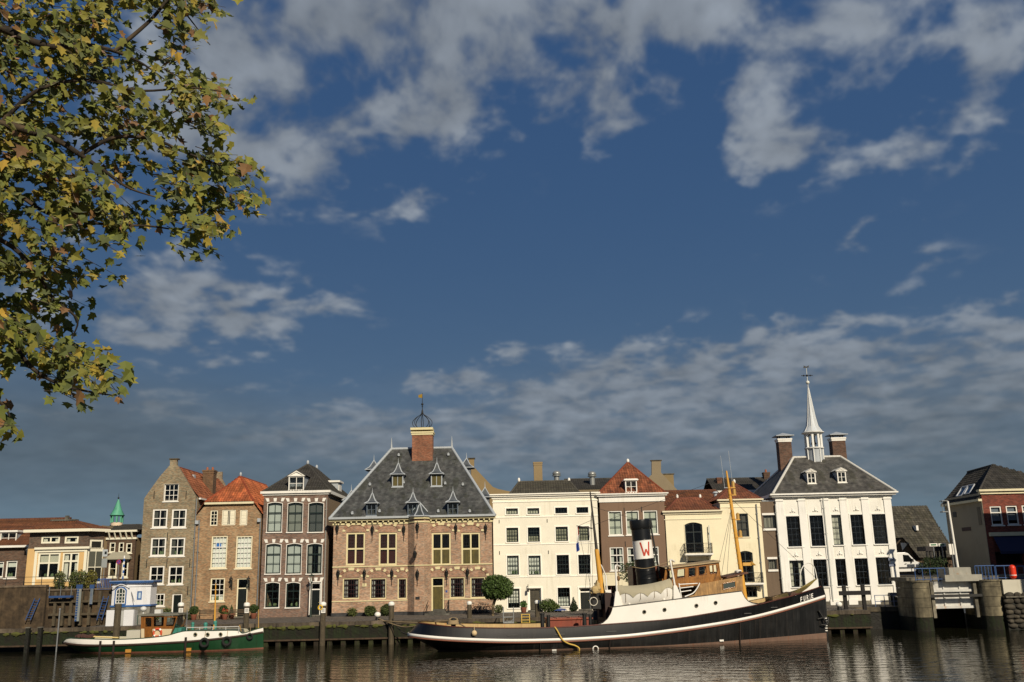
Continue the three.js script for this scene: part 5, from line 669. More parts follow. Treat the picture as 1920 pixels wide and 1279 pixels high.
{ // red brick side building
  const Z = 103.5, b = building('brick_annex', 'narrow orange brick house squeezed between the green turret house and the tall gable', { Z, l: 248, r: 290, yRef: 1040, top: 1015, base: DIKE, depth: 7, mat: brick(0x8f5b3f), gable: [[292, 1000], [262, 1012], [252, 1026]] }); win(b, [259, 1045, 265, 1066], { nx: 1, ny: 2, fm: white, r: 0.05 }); win(b, [249.5, 1078, 258, 1096], { nx: 2, ny: 2, fm: white, r: 0.05, arch: 0.15 }); walls(b); const { x0, x1 } = b.B, y = yAt(262, 1011, Z), y2 = yAt(252, 1026, Z); roof(b, [[V(x0, y2 + 0.05, -Z + 0.1), V(x0, y2 + 0.05, -Z - 7), V(x1, yAt(292, 998, Z), -Z - 7), V(x1, yAt(292, 998, Z), -Z + 0.1)]], 'dark');
}
{ // lock keeper's pavilion
  const Z = 85.2, o = thing('lock_pavilion', 'small white pavilion with blue eaves and an arched window on the quay', 'kiosk', V(xAt(237, 1165, Z), QUAY, -Z)), wt = plaster(0xdfe0e2), bl = M(0x3a69a8, { t: 'paint', r: 0.5 });
  const xa = xAt(207.5, 1115, Z), xb = xAt(237.5, 1115, Z), xc = xAt(272.5, 1115, Z), yb = yAt(235, 1135, Z), yt = yAt(235, 1094, Z), out = (e) => [V(xa - e, 0, -Z - 2.6), V(xa - e * 0.7, 0, -Z - 0.25 + e), V(xb, 0, -Z + e), V(xc + e, 0, -Z - 1.2 + e), V(xc + e, 0, -Z - 2.6 - e), V(xa - e, 0, -Z - 2.6 - e)];
  const ringw = (y0, y1, e) => { const p = out(e); return [...p.map((q, i) => { const r = p[(i + 1) % p.length]; return quad(V(q.x, y0, q.z), V(r.x, y0, r.z), V(r.x, y1, r.z), V(q.x, y1, q.z)); }), poly(p.map((q) => V(q.x, y1, q.z))), poly(p.map((q) => V(q.x, y0, q.z)))]; };
  part('wall', ringw(yb, yt, 0), wt, o); part('roof', [ringw(yt, yt + 0.1, 0.24), ringw(yt + 0.1, yt + 0.2, 0.32)], bl, o); part('roof_cover', ringw(yt + 0.2, yt + 0.24, 0.28), lead, o); part('moulding', ringw(yt - 0.3, yt - 0.22, 0.06), wt, o); part('band', ringw(yb - 0.14, yb, 0.1), bl, o); part('base', ringw(QUAY - 0.3, yb - 0.14, 0.02), stone(0xa9a8a0), o);
  const u = V(xb - xa, 0, 0.25).normalize(), n = V(-0.2, 0, 1).normalize(), cx = xAt(226, 1118, Z), zf = -Z - 0.1, R = 0.42, yw0 = yAt(226, 1132, Z), yw1 = yAt(226, 1106.5, Z), arc = (r) => holePath([cx - r, yw0 + (R - r), cx + r, yw1 + 0.2 - (R - r)], 0.25 * r / R), w = sub('window', o);
  part('frame', prism(arc(R + 0.1), zf + 0.14, zf + 0.05, [arc(R).reverse()]), bl, w); part('sash', prism(arc(R), zf + 0.12, zf + 0.06, [arc(R - 0.07).reverse()]), white, w); part('pane', poly(arc(R).map(([x, y]) => V(x, y, zf + 0.075))), M(0x33403f, { r: 0.05 }), w); part('glazing_bars', [...[-0.14, 0.14].map((d) => box(cx + d - 0.02, cx + d + 0.02, yw0, yw1 + 0.1, zf + 0.08, zf + 0.11)), ...[0.25, 0.5, 0.75].map((t) => box(cx - R, cx + R, lerp(yw0, yw1, t) - 0.02, lerp(yw0, yw1, t) + 0.02, zf + 0.08, zf + 0.11))], white, w); part('hood', tube([V(cx - 0.75, yw1 + 0.15, zf + 0.14), V(cx, yw1 + 0.48, zf + 0.16), V(cx + 0.75, yw1 + 0.15, zf + 0.14)], 0.05, 12), wt, w);
  { const a = V(xb, 0, -Z), c = V(xc, 0, -Z - 1.2), q = (t, y, e) => V(lerp(a.x, c.x, t) + e * 0.5, y, lerp(a.z, c.z, t) + e), y0 = yAt(254, 1125, Z), y1 = yAt(254, 1109, Z), s = sub('slit_window', o); part('frame', quad(q(0.43, y0, 0.03), q(0.63, y0, 0.03), q(0.63, y1, 0.03), q(0.43, y1, 0.03)), bl, s); part('pane', quad(q(0.49, y0 + 0.12, 0.05), q(0.58, y0 + 0.12, 0.05), q(0.58, y1 - 0.12, 0.05), q(0.49, y1 - 0.12, 0.05)), M(0xb5c6d2, { r: 0.1 }), s); part('flag_pole', rod(q(0.18, yAt(246, 1110, Z), 0.1), q(0.3, yAt(246, 1128, Z), 0.6), 0.03), grey, o); }
  const bx = rectAt([199, 1144, 250, 1166], Z - 1.2); const e = thing('equipment_cabinet', 'low white equipment cabinet in front of the blue eaved pavilion', 'cabinet', V(bx[0], QUAY, -Z + 1.2)); for (const [p, q] of [[bx[0], lerp(bx[0], bx[2], 0.44)], [lerp(bx[0], bx[2], 0.64), bx[2]]]) part('door', box(p, q, QUAY, bx[3], -Z + 1.2, -Z + 0.9), wt, e); part('body', box(bx[0], bx[2], QUAY, bx[3] - 0.08, -Z + 0.9, -Z + 0.3), M(0xa9aaa6, { r: 0.6 }), e);
}
// ---------- right: barn, corner house, van, bridge ----------
{ const Z = 116, b = building('barn', 'old brick barn under a big grey brown tiled hipped roof', { Z, l: 1678, r: 1788, yRef: 1050, top: 1046, base: BRIDGE - 2, depth: 14, mat: brick(0x6b5440) });
  for (const p of [[1736, 1050, 1742, 1064], [1746, 1050, 1752, 1064], [1758, 1050, 1764, 1064]]) win(b, p, { nx: 1, ny: 2, fm: M(0x8f9c90, { r: 0.6 }), r: 0.08 }); walls(b);
  const { x0, x1, y1 } = b.B, p0 = at(1691, 954, Z + 7), p1 = at(1737, 953, Z + 7), A = V(x0 - 1, y1, -Z + 0.5), B1 = V(x1 + 0.3, y1, -Z + 0.5), q = at(1777, 992, Z + 1), M1 = V(q.x, q.y, -Z - 3.2), P = V(p0.x - 2, p0.y, -Z - 7), Q = V(p1.x, p1.y, -Z - 7);
  roof(b, [[A, B1, M1, Q, P], [V(x1 + 0.3, y1, -Z + 0.5), V(x1 + 0.3, y1, -Z - 14), Q, M1], [V(x1, y1, -Z - 14), V(x0 - 1, y1, -Z - 14), P, Q]], 'grey', { ridges: [[P, Q], [Q, M1], [M1, B1]], vary: 0.55, w: 0.36, l: 0.42 });
  const d = at(1724, 988, Z + 2); part('roof_hatch', box(d.x - 0.15, d.x + 0.12, d.y - 0.4, d.y + 0.2, d.z - 0.6, d.z - 2), white, b); }
{ const Z = 108, b = building('gable_shed', 'small dark shed with a pale gable board behind the white van', { Z, l: 1672, r: 1716, yRef: 1030, top: 1022, base: BRIDGE, depth: 6, mat: brick(0x6a5844), gable: [[1716, 1050], [1704, 1018], [1690, 1010], [1672, 1030]] }); walls(b); const { x0, x1 } = b.B; roof(b, [[V(x1 + 0.3, yAt(1716, 1049, Z), -Z + 0.3), V(x1 + 0.3, yAt(1716, 1049, Z), -Z - 6), V(xAt(1690, 1009, Z), yAt(1690, 1008, Z), -Z - 6), V(xAt(1690, 1009, Z), yAt(1690, 1008, Z), -Z + 0.3)]], 'dark'); part('gable_board', prism([[xAt(1688, 1018, Z), yAt(1688, 1018, Z)], [xAt(1703, 1018, Z), yAt(1703, 1018, Z)], [xAt(1692, 1032, Z), yAt(1692, 1032, Z)]], -Z + 0.1, -Z + 0.01), white, b); }
const zCorner = 92;
{ const Z = zCorner, b = building('corner_house', 'red brick corner shop house with navy awning and grey plastered side wall', { Z, l: 1850, r: 2010, yRef: 1000, top: 922, base: BRIDGE, depth: 8, mat: brick(0x884a3a), side: plaster(0x9a917c) });
  for (const p of [[1858, 949, 1879.5, 985], [1888, 948, 1909.5, 984], [1918, 947, 1940, 983]]) win(b, p, { nx: 1, ys: [0, 0.68, 1], fm: white, fw: 0.12, bw: 0.1, r: 0.06, sill: 0.1, cur: 'blind', curH: 0.8, cm: M(0x6d7480, { r: 1 }) });
  win(b, [1867, 1034, 1917, 1058], { nx: 3, ny: 1, fm: dark, r: 0.1 }); walls(b); const { x0, x1, y0, y1 } = b.B;
  part('plaster_side', box(x0 - 0.05, x0 - 0.003, y0, y1 - 0.7, -Z - 0.02, -Z - 8), plaster(0x9a917c), b);
  moulding(b, 'cornice', [[y1 - 0.15, y1 + 0.1, 0.15], [y1 + 0.1, y1 + 0.3, 0.35]], cream, { over: 0.3, in: -0.3 }); const ya = yAt(1885, 1003, Z), yb = yAt(1885, 1034, Z), xa = xAt(1862, 1015, Z); part('shop_fascia', box(xa - 0.3, x1, ya - 0.1, ya + 0.25, -Z + 0.25, -Z + 0.003), cream, b);
  part('awning', [quad(V(xa, ya - 0.1, -Z + 0.1), V(x1, ya - 0.1, -Z + 0.1), V(x1, yb, -Z + 1.2), V(xa, yb, -Z + 1.2)), box(xa, x1, yb - 0.25, yb, -Z + 1.22, -Z + 1.18)], M(0x1a2140, { r: 0.9 }), b);
  const yp = y1 + 0.3, r0 = at(1862.6, 872, Z + 3.2), r1 = at(1815, 884, Z + 7), A = V(x0 - 0.2, yp, -Z + 0.3), Bq = V(x1, yp, -Z + 0.3), ye = y1 - 0.6, D = V(x0 - 0.3, ye, -Z - 8.2), A2 = V(x0 - 0.3, ye, -Z + 0.2), P = V(r0.x, r0.y, -Z - 3.4), Q = V(r0.x - 0.3, r0.y - 0.2, -Z - 8.2);
  roof(b, [[A, Bq, V(x1, lerp(yp, P.y, 0.2), -Z - 0.4), P], [D, A2, P, Q], [V(x1, yp, -Z + 0.2), V(x1, yp, -Z - 8.2), Q, P]], 'dark', { ridges: [[A, P], [P, Q]] });
  for (const [t, k] of [[0.42, 0.3], [0.62, 0.32]]) { const p = D.clone().lerp(A2, t), u = Q.clone().lerp(P, t), c = p.clone().lerp(u, k), n = new THREE.Vector3().crossVectors(A2.clone().sub(D), u.clone().sub(p)).normalize(); if (n.y < 0) n.negate(); const up = u.clone().sub(p).normalize(), al = A2.clone().sub(D).normalize(), q = (a, h, e) => c.clone().addScaledVector(al, a).addScaledVector(up, h).addScaledVector(n, e), s = sub('roof_window', b); part('frame', [[[-0.6, -0.7], [0.6, -0.7]], [[0.6, -0.7], [0.6, 0.7]], [[0.6, 0.7], [-0.6, 0.7]], [[-0.6, 0.7], [-0.6, -0.7]]].map(([g, h]) => rod(q(...g, 0.14), q(...h, 0.14), 0.08, 0.08, 6)), M(0xa8acb0, { r: 0.4 }), s); part('pane', quad(q(-0.6, -0.7, 0.13), q(0.6, -0.7, 0.13), q(0.6, 0.7, 0.13), q(-0.6, 0.7, 0.13)), M(0x3a4450, { r: 0.05 }), s); }
  const sw = (z0, z1, ya2, yb2, m, nm) => part(nm, box(x0 - 0.09, x0 - 0.052, ya2, yb2, -Z - z0, -Z - z1), m, b); sw(2.9, 4.8, yAt(1804, 996, Z + 4), yAt(1804, 989, Z + 4), M(0x3a2018, { r: 0.6 }), 'wall_sign'); sw(0.5, 1.1, yAt(1835, 985, Z + 1), yAt(1835, 951, Z + 1), M(0x6f6757, { r: 0.9 }), 'blind_niche'); sw(5.6, 6.4, yAt(1792, 970, Z + 6), yAt(1792, 960, Z + 6), M(0x3d3a34, { r: 0.6 }), 'vent_grille');
  part('side_gutter', box(x0 - 0.4, x0 - 0.05, ye - 0.2, ye + 0.02, -Z + 0.1, -Z - 8.2), cream, b); }
{ // the tall building outside the frame whose shadow falls on the corner house
  const b = thing('waterside_block', 'tall brick block on the right bank that shades the corner shop house', 'building', V(54, BRIDGE, -76)); part('wall', box(48.6, 66, BRIDGE - 0.3, 17.2, -70, -80.5), brick(0x7d5a44), b); part('roof', box(48.3, 66.3, 17.2, 17.5, -69.7, -80.8), lead, b); }
{ // van
  const o = thing('white_van', 'white panel van parked at the end of the white hall', 'van', V(0, 0, 0)), Z = 98, x0 = xAt(1650, 1060, Z), x1 = xAt(1736.5, 1060, Z), y0 = yAt(1700, 1078, Z), s = (x1 - x0) / 5.0; o.position.set(x0, y0, -Z); bases.set(o, V(0, 0, 0));
  const P = [[0, 0.35], [0, 2.2], [0.1, 2.32], [2.9, 2.32], [3.2, 2.22], [3.95, 1.35], [4.75, 1.1], [4.95, 0.9], [5, 0.4]].map(([x, y]) => [x * s, y * s]), g = new THREE.ExtrudeGeometry(new THREE.Shape(P.map((p) => new THREE.Vector2(...p))), { depth: 1.8 * s, bevelEnabled: true, bevelSize: 0.06, bevelThickness: 0.08, bevelSegments: 3 }); g.translate(0, 0, -1.9 * s);
  part('body', g, M(0xd9d9d6, { r: 0.3, cc: 0.6 }), o); part('side_window', prism([[2.62, 1.4], [3.75, 1.38], [3.2, 2.08], [2.62, 2.12]].map(([x, y]) => [x * s, y * s]), 0.0, -0.04).translate(0, 0, 0.03), M(0x101214, { r: 0.08 }), o); part('windscreen', quad(V(3.28 * s, 2.2 * s, -0.15), V(4.0 * s, 1.4 * s, -0.15), V(4.0 * s, 1.4 * s, -1.65 * s), V(3.28 * s, 2.2 * s, -1.65 * s)).translate(0.08, 0.05, 0), M(0x14181c, { r: 0.05 }), o);
  for (const x of [0.95, 4.15]) { const w = sub('wheel', o); part('tyre', new THREE.TorusGeometry(0.26 * s, 0.1 * s, 10, 20).translate(x * s, 0.34 * s, 0.05), M(0x17181a, { r: 0.9 }), w); part('rim', new THREE.CylinderGeometry(0.2 * s, 0.2 * s, 0.1, 16).rotateX(Math.PI / 2).translate(x * s, 0.34 * s, 0.06), M(0xa0a2a4, { m: 0.7, r: 0.3 }), w); }
  part('bumper', box(4.6 * s, 5.1 * s, 0.3 * s, 0.62 * s, 0.02, -1.8 * s), M(0x2b2c2e, { r: 0.7 }), o); part('headlight', box(4.55 * s, 4.9 * s, 0.78 * s, 1.0 * s, 0.085, -0.2), M(0xc9ccd0, { r: 0.1 }), o); part('side_trim', box(0.1 * s, 4.3 * s, 0.72 * s, 0.82 * s, 0.1, 0.05), M(0x2b2c2e, { r: 0.7 }), o); part('mirror', box(3.45 * s, 3.6 * s, 1.38 * s, 1.68 * s, 0.3, 0.12), M(0x17181a, { r: 0.5 }), o); part('door_handle', box(2.7 * s, 2.9 * s, 1.15 * s, 1.2 * s, 0.11, 0.08), M(0x17181a, { r: 0.5 }), o); }
{ // bridge over the lock
  const pier = (l, r, top, Z, label, kind) => { const x0 = xAt(l, 1130, Z), x1 = xAt(r, 1130, Z), xm = (x0 + x1) / 2, R = (x1 - x0) / 2, yt = yAt((l + r) / 2, top, Z), o = thing('bridge_pier', label, 'bridge pier', V(xm, 0, -Z - R)), n = 6, st = M(0x958c74, { t: 'stone', b: 'rough', bs: 0.02, r: 0.9 }); const lv = [0.0, 1.1, 1.9, 2.7, 3.5, yt - 0.12]; 
    for (let i = 1; i < lv.length; i++) part('stone_course', [cyl(xm, -Z - R, lv[i - 1] + 0.015, lv[i] - 0.015, R - 0.01 * (i % 2), R - 0.01 * (i % 2), 24), box(x0, x1, lv[i - 1] + 0.015, lv[i] - 0.015, -Z - R, -Z - R - 3)], i < 2 ? algae : st, o); part('foot', cyl(xm, -Z - R, -4, 0.02, R + 0.05, R + 0.02, 24), wet, o); part('cap', [cyl(xm, -Z - R, yt - 0.12, yt, R + 0.06, R + 0.06, 24), box(x0 - 0.05, x1 + 0.05, yt - 0.12, yt, -Z - R, -Z - R - 3)], st, o); return { x0, x1, yt }; };
  const a = pier(1716, 1753, 1089, 83, 'round fronted pale stone bridge pier beside the white hall'), c = pier(1848, 1889, 1087, 83, 'round fronted stone bridge pier beside the rubble wall');
  const g = thing('lock_gate', 'white steel lock gate hanging between the two bridge piers', 'lock gate', V((a.x1 + c.x0) / 2, 1, -84.4)), yg0 = yAt(1800, 1139, 84.4), yg1 = yAt(1800, 1090, 84.4), gw = M(0xd4d3cc, { t: 'paint', r: 0.6 });
  part('plate', box(a.x1 - 0.3, c.x0 + 0.3, yg0, yg1, -84.4, -84.7), gw, g); for (const py of [1107, 1138]) { const y = yAt(1800, py, 84.4); part('rib', box(a.x1 - 0.3, c.x0 + 0.3, y - 0.1, y + 0.1, -84.15, -84.4), gw, g); } for (const px of [1770, 1800, 1830]) { const x = xAt(px, 1115, 84.4); part('stiffener', box(x - 0.06, x + 0.06, yg0, yg1, -84.3, -84.4), gw, g); }
  const yb = yAt(1800, 1116.5, 84); part('fender_beam', box(a.x1 - 0.2, c.x0 + 0.2, yb - 0.12, yb + 0.1, -83.55, -83.85), iron, g); for (const [x, s] of [[a.x1 + 0.3, 1], [c.x0 - 0.3, -1]]) part('guide_post', box(x - 0.13, x + 0.13, 1.0, yg1, -83.9, -84.2), M(0x8f8a7c, { t: 'stone', r: 0.9 }), g);
  part('steps_rail', [0, 1].flatMap((k) => [rod(at(1808 + k * 7, 1104, 84.6), at(1838 + k * 7, 1088, 84.6), 0.05)]), grey, g);
  structure('lock_chamber', [box(a.x1 - 0.5, c.x0 + 0.5, -4, 1.9, -88.3, -88.58)], M(0x4a4638, { t: 'algae', r: 1 }));
  const d = thing('bridge_deck', 'grey steel drawbridge deck spanning the lock between the piers', 'bridge', V((a.x0 + c.x1) / 2, BRIDGE, -86)); part('deck', box(a.x0 + 0.1, c.x1 + 30, BRIDGE - 0.32, BRIDGE - 0.004, -84.5, -88.55), M(0x8b8578, { t: 'stone', r: 0.8 }), d);
  { const [p, q, r, s] = rectAt([1776, 1064, 1828, 1090], 83.8); part('housing', [box(p + 0.2, r - 0.3, q + 0.45, s, -83.8, -86), box(p - 0.3, r + 0.5, q, q + 0.55, -83.6, -86)], M(0xa6a396, { t: 'paint', r: 0.7 }), d); }
  const blue = M(0x31588f, { t: 'paint', r: 0.55 });
  const rail = (l, r, y0, y1, Z, label, arched) => { const [x0, p, x1, q] = rectAt([l, y0, r, y1], Z), o = thing('bridge_railing', label, 'railing', V(x0, p, -Z), 'blue bridge railings'); part('top_rail', [rod(V(x0, q, -Z), V(x1, q, -Z), 0.045), rod(V(x0, p + 0.12, -Z), V(x1, p + 0.12, -Z), 0.03)], blue, o); const n = Math.round((x1 - x0) / (arched ? 0.28 : 0.62)); for (let i = 0; i <= n; i++) part('baluster', rod(V(lerp(x0, x1, i / n), p - 0.05, -Z), V(lerp(x0, x1, i / n), q, -Z), 0.035, 0.035, 6), blue, o); };
  rail(1716, 1772, 1066, 1089, 83.9, 'blue steel railing on the bridge beside the white hall'); rail(1829, 1866, 1061, 1087, 83.7, 'close barred blue railing beside the grey bridge housing', true); rail(1868, 1900, 1061, 1086, 83.7, 'blue railing panel next to the orange red buoy box'); rail(1908, 1985, 1061, 1086, 83.7, 'blue railing on the bridge approach past the orange red box');
  { const [p, q, r, s] = rectAt([1893, 1059, 1905, 1086], 83.4), o = thing('rescue_box', 'upright orange red rescue box on the bridge railing', 'rescue box', V(p, q, -83.4)); const gg = new THREE.CapsuleGeometry((r - p) / 2, (s - q) - (r - p), 6, 14); gg.translate((p + r) / 2, (q + s) / 2, -83.4); part('shell', gg, M(0xd8381c, { r: 0.4 }), o); part('band', cyl((p + r) / 2, -83.4, q + 0.3, q + 0.36, (r - p) / 2 + 0.012), white, o); }
  { const x0 = xAt(1890, 1150, 82.6), o = thing('rubble_wall', 'dark rubble stone wall right of the bridge pier', 'wall', V(x0, 0, -82.6)), R = rng(77), stn = [stone(0x5d574c), stone(0x6b6456), stone(0x4c483f)]; part('backing', box(x0, x0 + 30, -4, 2.6, -82.8, -86), wet, o);
    for (let y = 0.1, k = 0; y < 2.6; k++) { const h = 0.3 + 0.18 * R(); for (let x = x0 + 0.05 - 0.3 * R(); x < x0 + 4.2;) { const w = 0.4 + 0.5 * R(), g2 = new THREE.IcosahedronGeometry(0.5, 1); g2.scale(w * 1.1, h * 1.12, 0.5); g2.rotateZ((R() - 0.5) * 0.4); g2.translate(Math.max(x + w / 2, x0 + 0.25), y + h / 2, -82.8); part('rubble_stone', g2, stn[Math.floor(R() * 3)], o); x += w + 0.03; } y += h + 0.02; }
    part('coping', box(x0, x0 + 30, 2.6, 2.72, -82.5, -86), stone(0x8a857a), o); const [p, q, , s] = rectAt([1881, 1087, 1925, 1114], 83.2); part('white_parapet', box(p, p + 30, q, s, -83.2, -84.4), plaster(0xc9c4b2), o); }
  { const a2 = at(1777, 940, 87), b2 = at(1797, 1066, 87), o = thing('white_flagpole', 'tall white pole on the bridge with a small lamp basket', 'pole', b2); part('pole', rod(b2.clone().add(V(0, -1, 0)), a2, 0.12, 0.09), white, o); const q = at(1772, 942, 87.2); part('basket', [box(q.x - 0.4, q.x + 0.2, q.y - 0.9, q.y - 0.8, -87, -87.6), box(q.x - 0.35, q.x + 0.2, q.y + 0.1, q.y + 0.16, -87, -87.6), rod(V(q.x - 0.3, q.y - 0.9, -87.2), V(q.x - 0.3, q.y + 0.1, -87.2), 0.03), rod(V(q.x, q.y - 0.9, -87.4), V(q.x, q.y + 0.1, -87.4), 0.03)], grey, o); }
  { const q = rectAt([1780, 1020, 1791, 1040], 88), o = thing('notice_board', 'white notice board on a grey post beside the tall white pole', 'sign', V(q[0], BRIDGE, -88)); part('board', [box(q[0], (q[0] + q[2]) / 2 - 0.03, q[1], q[3], -88, -88.04), box((q[0] + q[2]) / 2 + 0.03, q[2], q[1], q[3], -88, -88.04)], white, o); part('post', cyl((q[0] + q[2]) / 2, -88.1, BRIDGE - 0.1, q[1] + 0.5, 0.05), grey, o); }
  { const Z = 95; for (const [l, r, nm, lab] of [[1743, 1758, 'direction_sign', 'green and white direction sign pointing left behind the bridge'], [1760, 1773.5, 'direction_sign', 'green and white direction sign pointing right behind the bridge']]) { const q = rectAt([l, 1019, r, 1024.5], Z), o = thing(nm, lab, 'sign', V(q[0], BRIDGE, -Z)); part('plate', box(q[0], q[2], q[1], q[3], -Z, -Z - 0.04), white, o); part('legend', box(q[0] + 0.12, q[2] - 0.12, q[1] + 0.07, q[3] - 0.07, -Z + 0.008, -Z - 0.005), M(0x2f6b45, { r: 0.6 }), o); part('post', cyl((q[0] + q[2]) / 2, -Z - 0.1, BRIDGE - 0.1, q[1], 0.045), grey, o); } }
  { const Z = 98, q = rectAt([1736, 1024, 1775, 1033], Z), o = thing('bus_shelter', 'dark flat roofed shelter on posts in front of the barn', 'shelter', V(q[0], BRIDGE, -Z)); part('roof', box(q[0], q[2], q[1], q[3], -Z, -Z - 2.2), M(0x241f1f, { r: 0.7 }), o); for (let i = 0; i < 6; i++) { const x = lerp(q[0] + 0.15, q[2] - 0.15, i / 5); part('post', box(x - 0.09, x + 0.09, BRIDGE - 0.1, q[1], -Z - 0.1, -Z - 0.3), M(0x1d1b1a, { r: 0.7 }), o); } }
  { const R = rng(9), Z = 92; ['hedge', 'hedge'].forEach((_, i) => { const px = 1742 + i * 22; const o = leafBush([px, 1062], Z, 0.9, 0.9, BRIDGE, 300 + i, 0x2a3a18, i ? 'dark green hedge plant behind blue bridge railing near the pole' : 'dark green hedge plant behind blue bridge railing near the van'); }); }
}
// leafy bush: many small leaves through its volume
function leafCloud(c, rx, ry, rz, n, size, seed, shape = 0) {
  const R = rng(seed), pos = [], col = [];
  for (let i = 0; i < n; i++) { let x, y, z; do { x = R() * 2 - 1; y = R() * 2 - 1; z = R() * 2 - 1; } while (x * x + y * y + z * z > 1 || (shape === 1 && Math.hypot(x, z) > (1 - y) * 0.5) || R() > 0.25 + Math.hypot(x, y, z)); const wob = 0.82 + 0.36 * vnoise(x * 2.5 + 9, y * 2.5 + z * 2.5 + 9, 0, seed); const p = V(c.x + x * rx * wob, c.y + y * ry * wob, c.z + z * rz * wob), u = V(R() - 0.5, R() - 0.5, R() - 0.5).normalize(), w = V(R() - 0.5, R() - 0.3, R() - 0.5).cross(u).normalize(), s = size * (0.7 + 0.6 * R());
    const A = p.clone().addScaledVector(u, -s), Bq = p.clone().addScaledVector(w, s * 0.5), C2 = p.clone().addScaledVector(u, s), D = p.clone().addScaledVector(w, -s * 0.5), k = 0.65 + 0.7 * R(); for (const q of [A, Bq, C2, A, C2, D]) { pos.push(q.x, q.y, q.z); col.push(k * (0.9 + 0.3 * R()), k, k * 0.9); } }
  const g = new THREE.BufferGeometry(); g.setAttribute('position', new THREE.Float32BufferAttribute(pos, 3)); g.setAttribute('color', new THREE.Float32BufferAttribute(col, 3)); g.computeVertexNormals(); return g;
}
function leafBush([px, py], Z, rx, ry, ground, seed, hex, label, o = {}) {
  const p = at(px, py, Z), t = thing(o.name ?? 'shrub', label, o.cat ?? 'shrub', V(p.x, ground, -Z)), cy = Math.max(ground + ry * (o.low ?? 0.95), o.y ?? -9);
  part('foliage', leafCloud(V(p.x, cy, -Z), rx, ry, rx * 0.9, o.n ?? 900, o.size ?? 0.09, seed, o.shape), M(hex, { vc: true, r: 0.8 }), t);
  part('stem', [rod(V(p.x, ground - 0.05, -Z), V(p.x + 0.05, cy, -Z), 0.06, 0.03), rod(V(p.x, ground, -Z), V(p.x - rx * 0.4, cy, -Z + 0.1), 0.03, 0.015), rod(V(p.x, ground, -Z), V(p.x + rx * 0.4, cy, -Z - 0.1), 0.03, 0.015)], M(0x4a3a28, { r: 0.9 }), t);
  if (o.pot) part('pot', new THREE.LatheGeometry([[0.02, 0], [0.22, 0], [0.3, 0.45], [0.33, 0.5], [0.26, 0.5], [0.2, 0.4]].map(([r, y]) => new THREE.Vector2(r, y)), 16).translate(p.x, ground, -Z), M(0x7d4a36, { r: 0.9 }), t);
  return t;
}
// ---------- boats ----------
function curve(list, N) { // list of [px, py, halfBeam] along one level line; sampled evenly
  const x = [], acc = [0]; for (let i = 1; i < list.length; i++) acc.push(acc[i - 1] + Math.hypot(list[i][0] - list[i - 1][0], 14 * (list[i][2] - list[i - 1][2])));
  const c = new THREE.CatmullRomCurve3(list.map((p) => V(p[0], p[1], p[2] * 20)), false, 'centripetal'); return c;
}
function levelLine(list, Zc, N, yFix) { const c = curve(list), out = []; for (let i = 0; i <= N; i++) { const p = c.getPoint(i / N), b = Math.max(0, p.z / 20), q = at(p.x, p.y, Zc - b); out.push({ x: q.x, y: yFix ?? q.y, b }); } return out; }
// point on a level line at world x
function atX(line, x) { for (let i = 1; i < line.length; i++) if (line[i].x >= x || i === line.length - 1) { const t = clamp((x - line[i - 1].x) / (line[i].x - line[i - 1].x || 1)); return { x, y: lerp(line[i - 1].y, line[i].y, t), b: lerp(line[i - 1].b, line[i].b, t) }; } }
function sides(name, fn, mat, o) { for (const s of [1, -1]) part(name, fn(s), mat, o); }
function skin(lo, hi, Zc, rows = 6, bulge = 0, s = 1) { const out = []; for (let r = 0; r <= rows; r++) { const t = r / rows; out.push(lo.map((p, i) => { const q = hi[i]; return V(lerp(p.x, q.x, t), lerp(p.y, q.y, t), -Zc + s * (lerp(p.b, q.b, t) + bulge * Math.sin(Math.PI * t) * Math.min(1, (p.b + q.b)))); })); } return sheet(out); }
function strake(line, Zc, h, d, s) { const up = line.map((p) => V(p.x, p.y + h / 2, -Zc + s * (p.b + d * 0.3))), mid = line.map((p) => V(p.x, p.y, -Zc + s * (p.b + d))), lo = line.map((p) => V(p.x, p.y - h / 2, -Zc + s * (p.b + d * 0.3))), inn = line.map((p) => V(p.x, p.y + h / 2, -Zc + s * (p.b - 0.02))), inl = line.map((p) => V(p.x, p.y - h / 2, -Zc + s * (p.b - 0.02))); return sheet([inn, up, mid, lo, inl]); }
function deckSheet(line, Zc, dy, inset = 0.05) { return sheet([line.map((p) => V(p.x, p.y + dy, -Zc + Math.max(0, p.b - inset))), line.map((p) => V(p.x, p.y + dy + 0.06 * p.b / 3, -Zc)), line.map((p) => V(p.x, p.y + dy, -Zc - Math.max(0, p.b - inset)))]); }
const font = await new FontLoader().loadAsync('fonts/droid/droid_sans_bold.typeface.json');
const varnish = M(0xc98a3e, { t: 'wood', r: 0.35, cc: 0.4 }), teak = M(0xdcae6e, { t: 'wood', r: 0.5 }), mast = M(0xd09a3c, { r: 0.45 }), buff = M(0xc8aa72, { t: 'paint', r: 0.6 }), hullBlack = M(0x1c1c1d, { t: 'hull', r: 0.42 }), hullLow = M(0x2b2b2a, { t: 'hull', r: 0.5 }), shipWhite = M(0xf2efe6, { t: 'plaster', r: 0.4 }), rope = M(0x8f7c5c, { r: 0.95 });
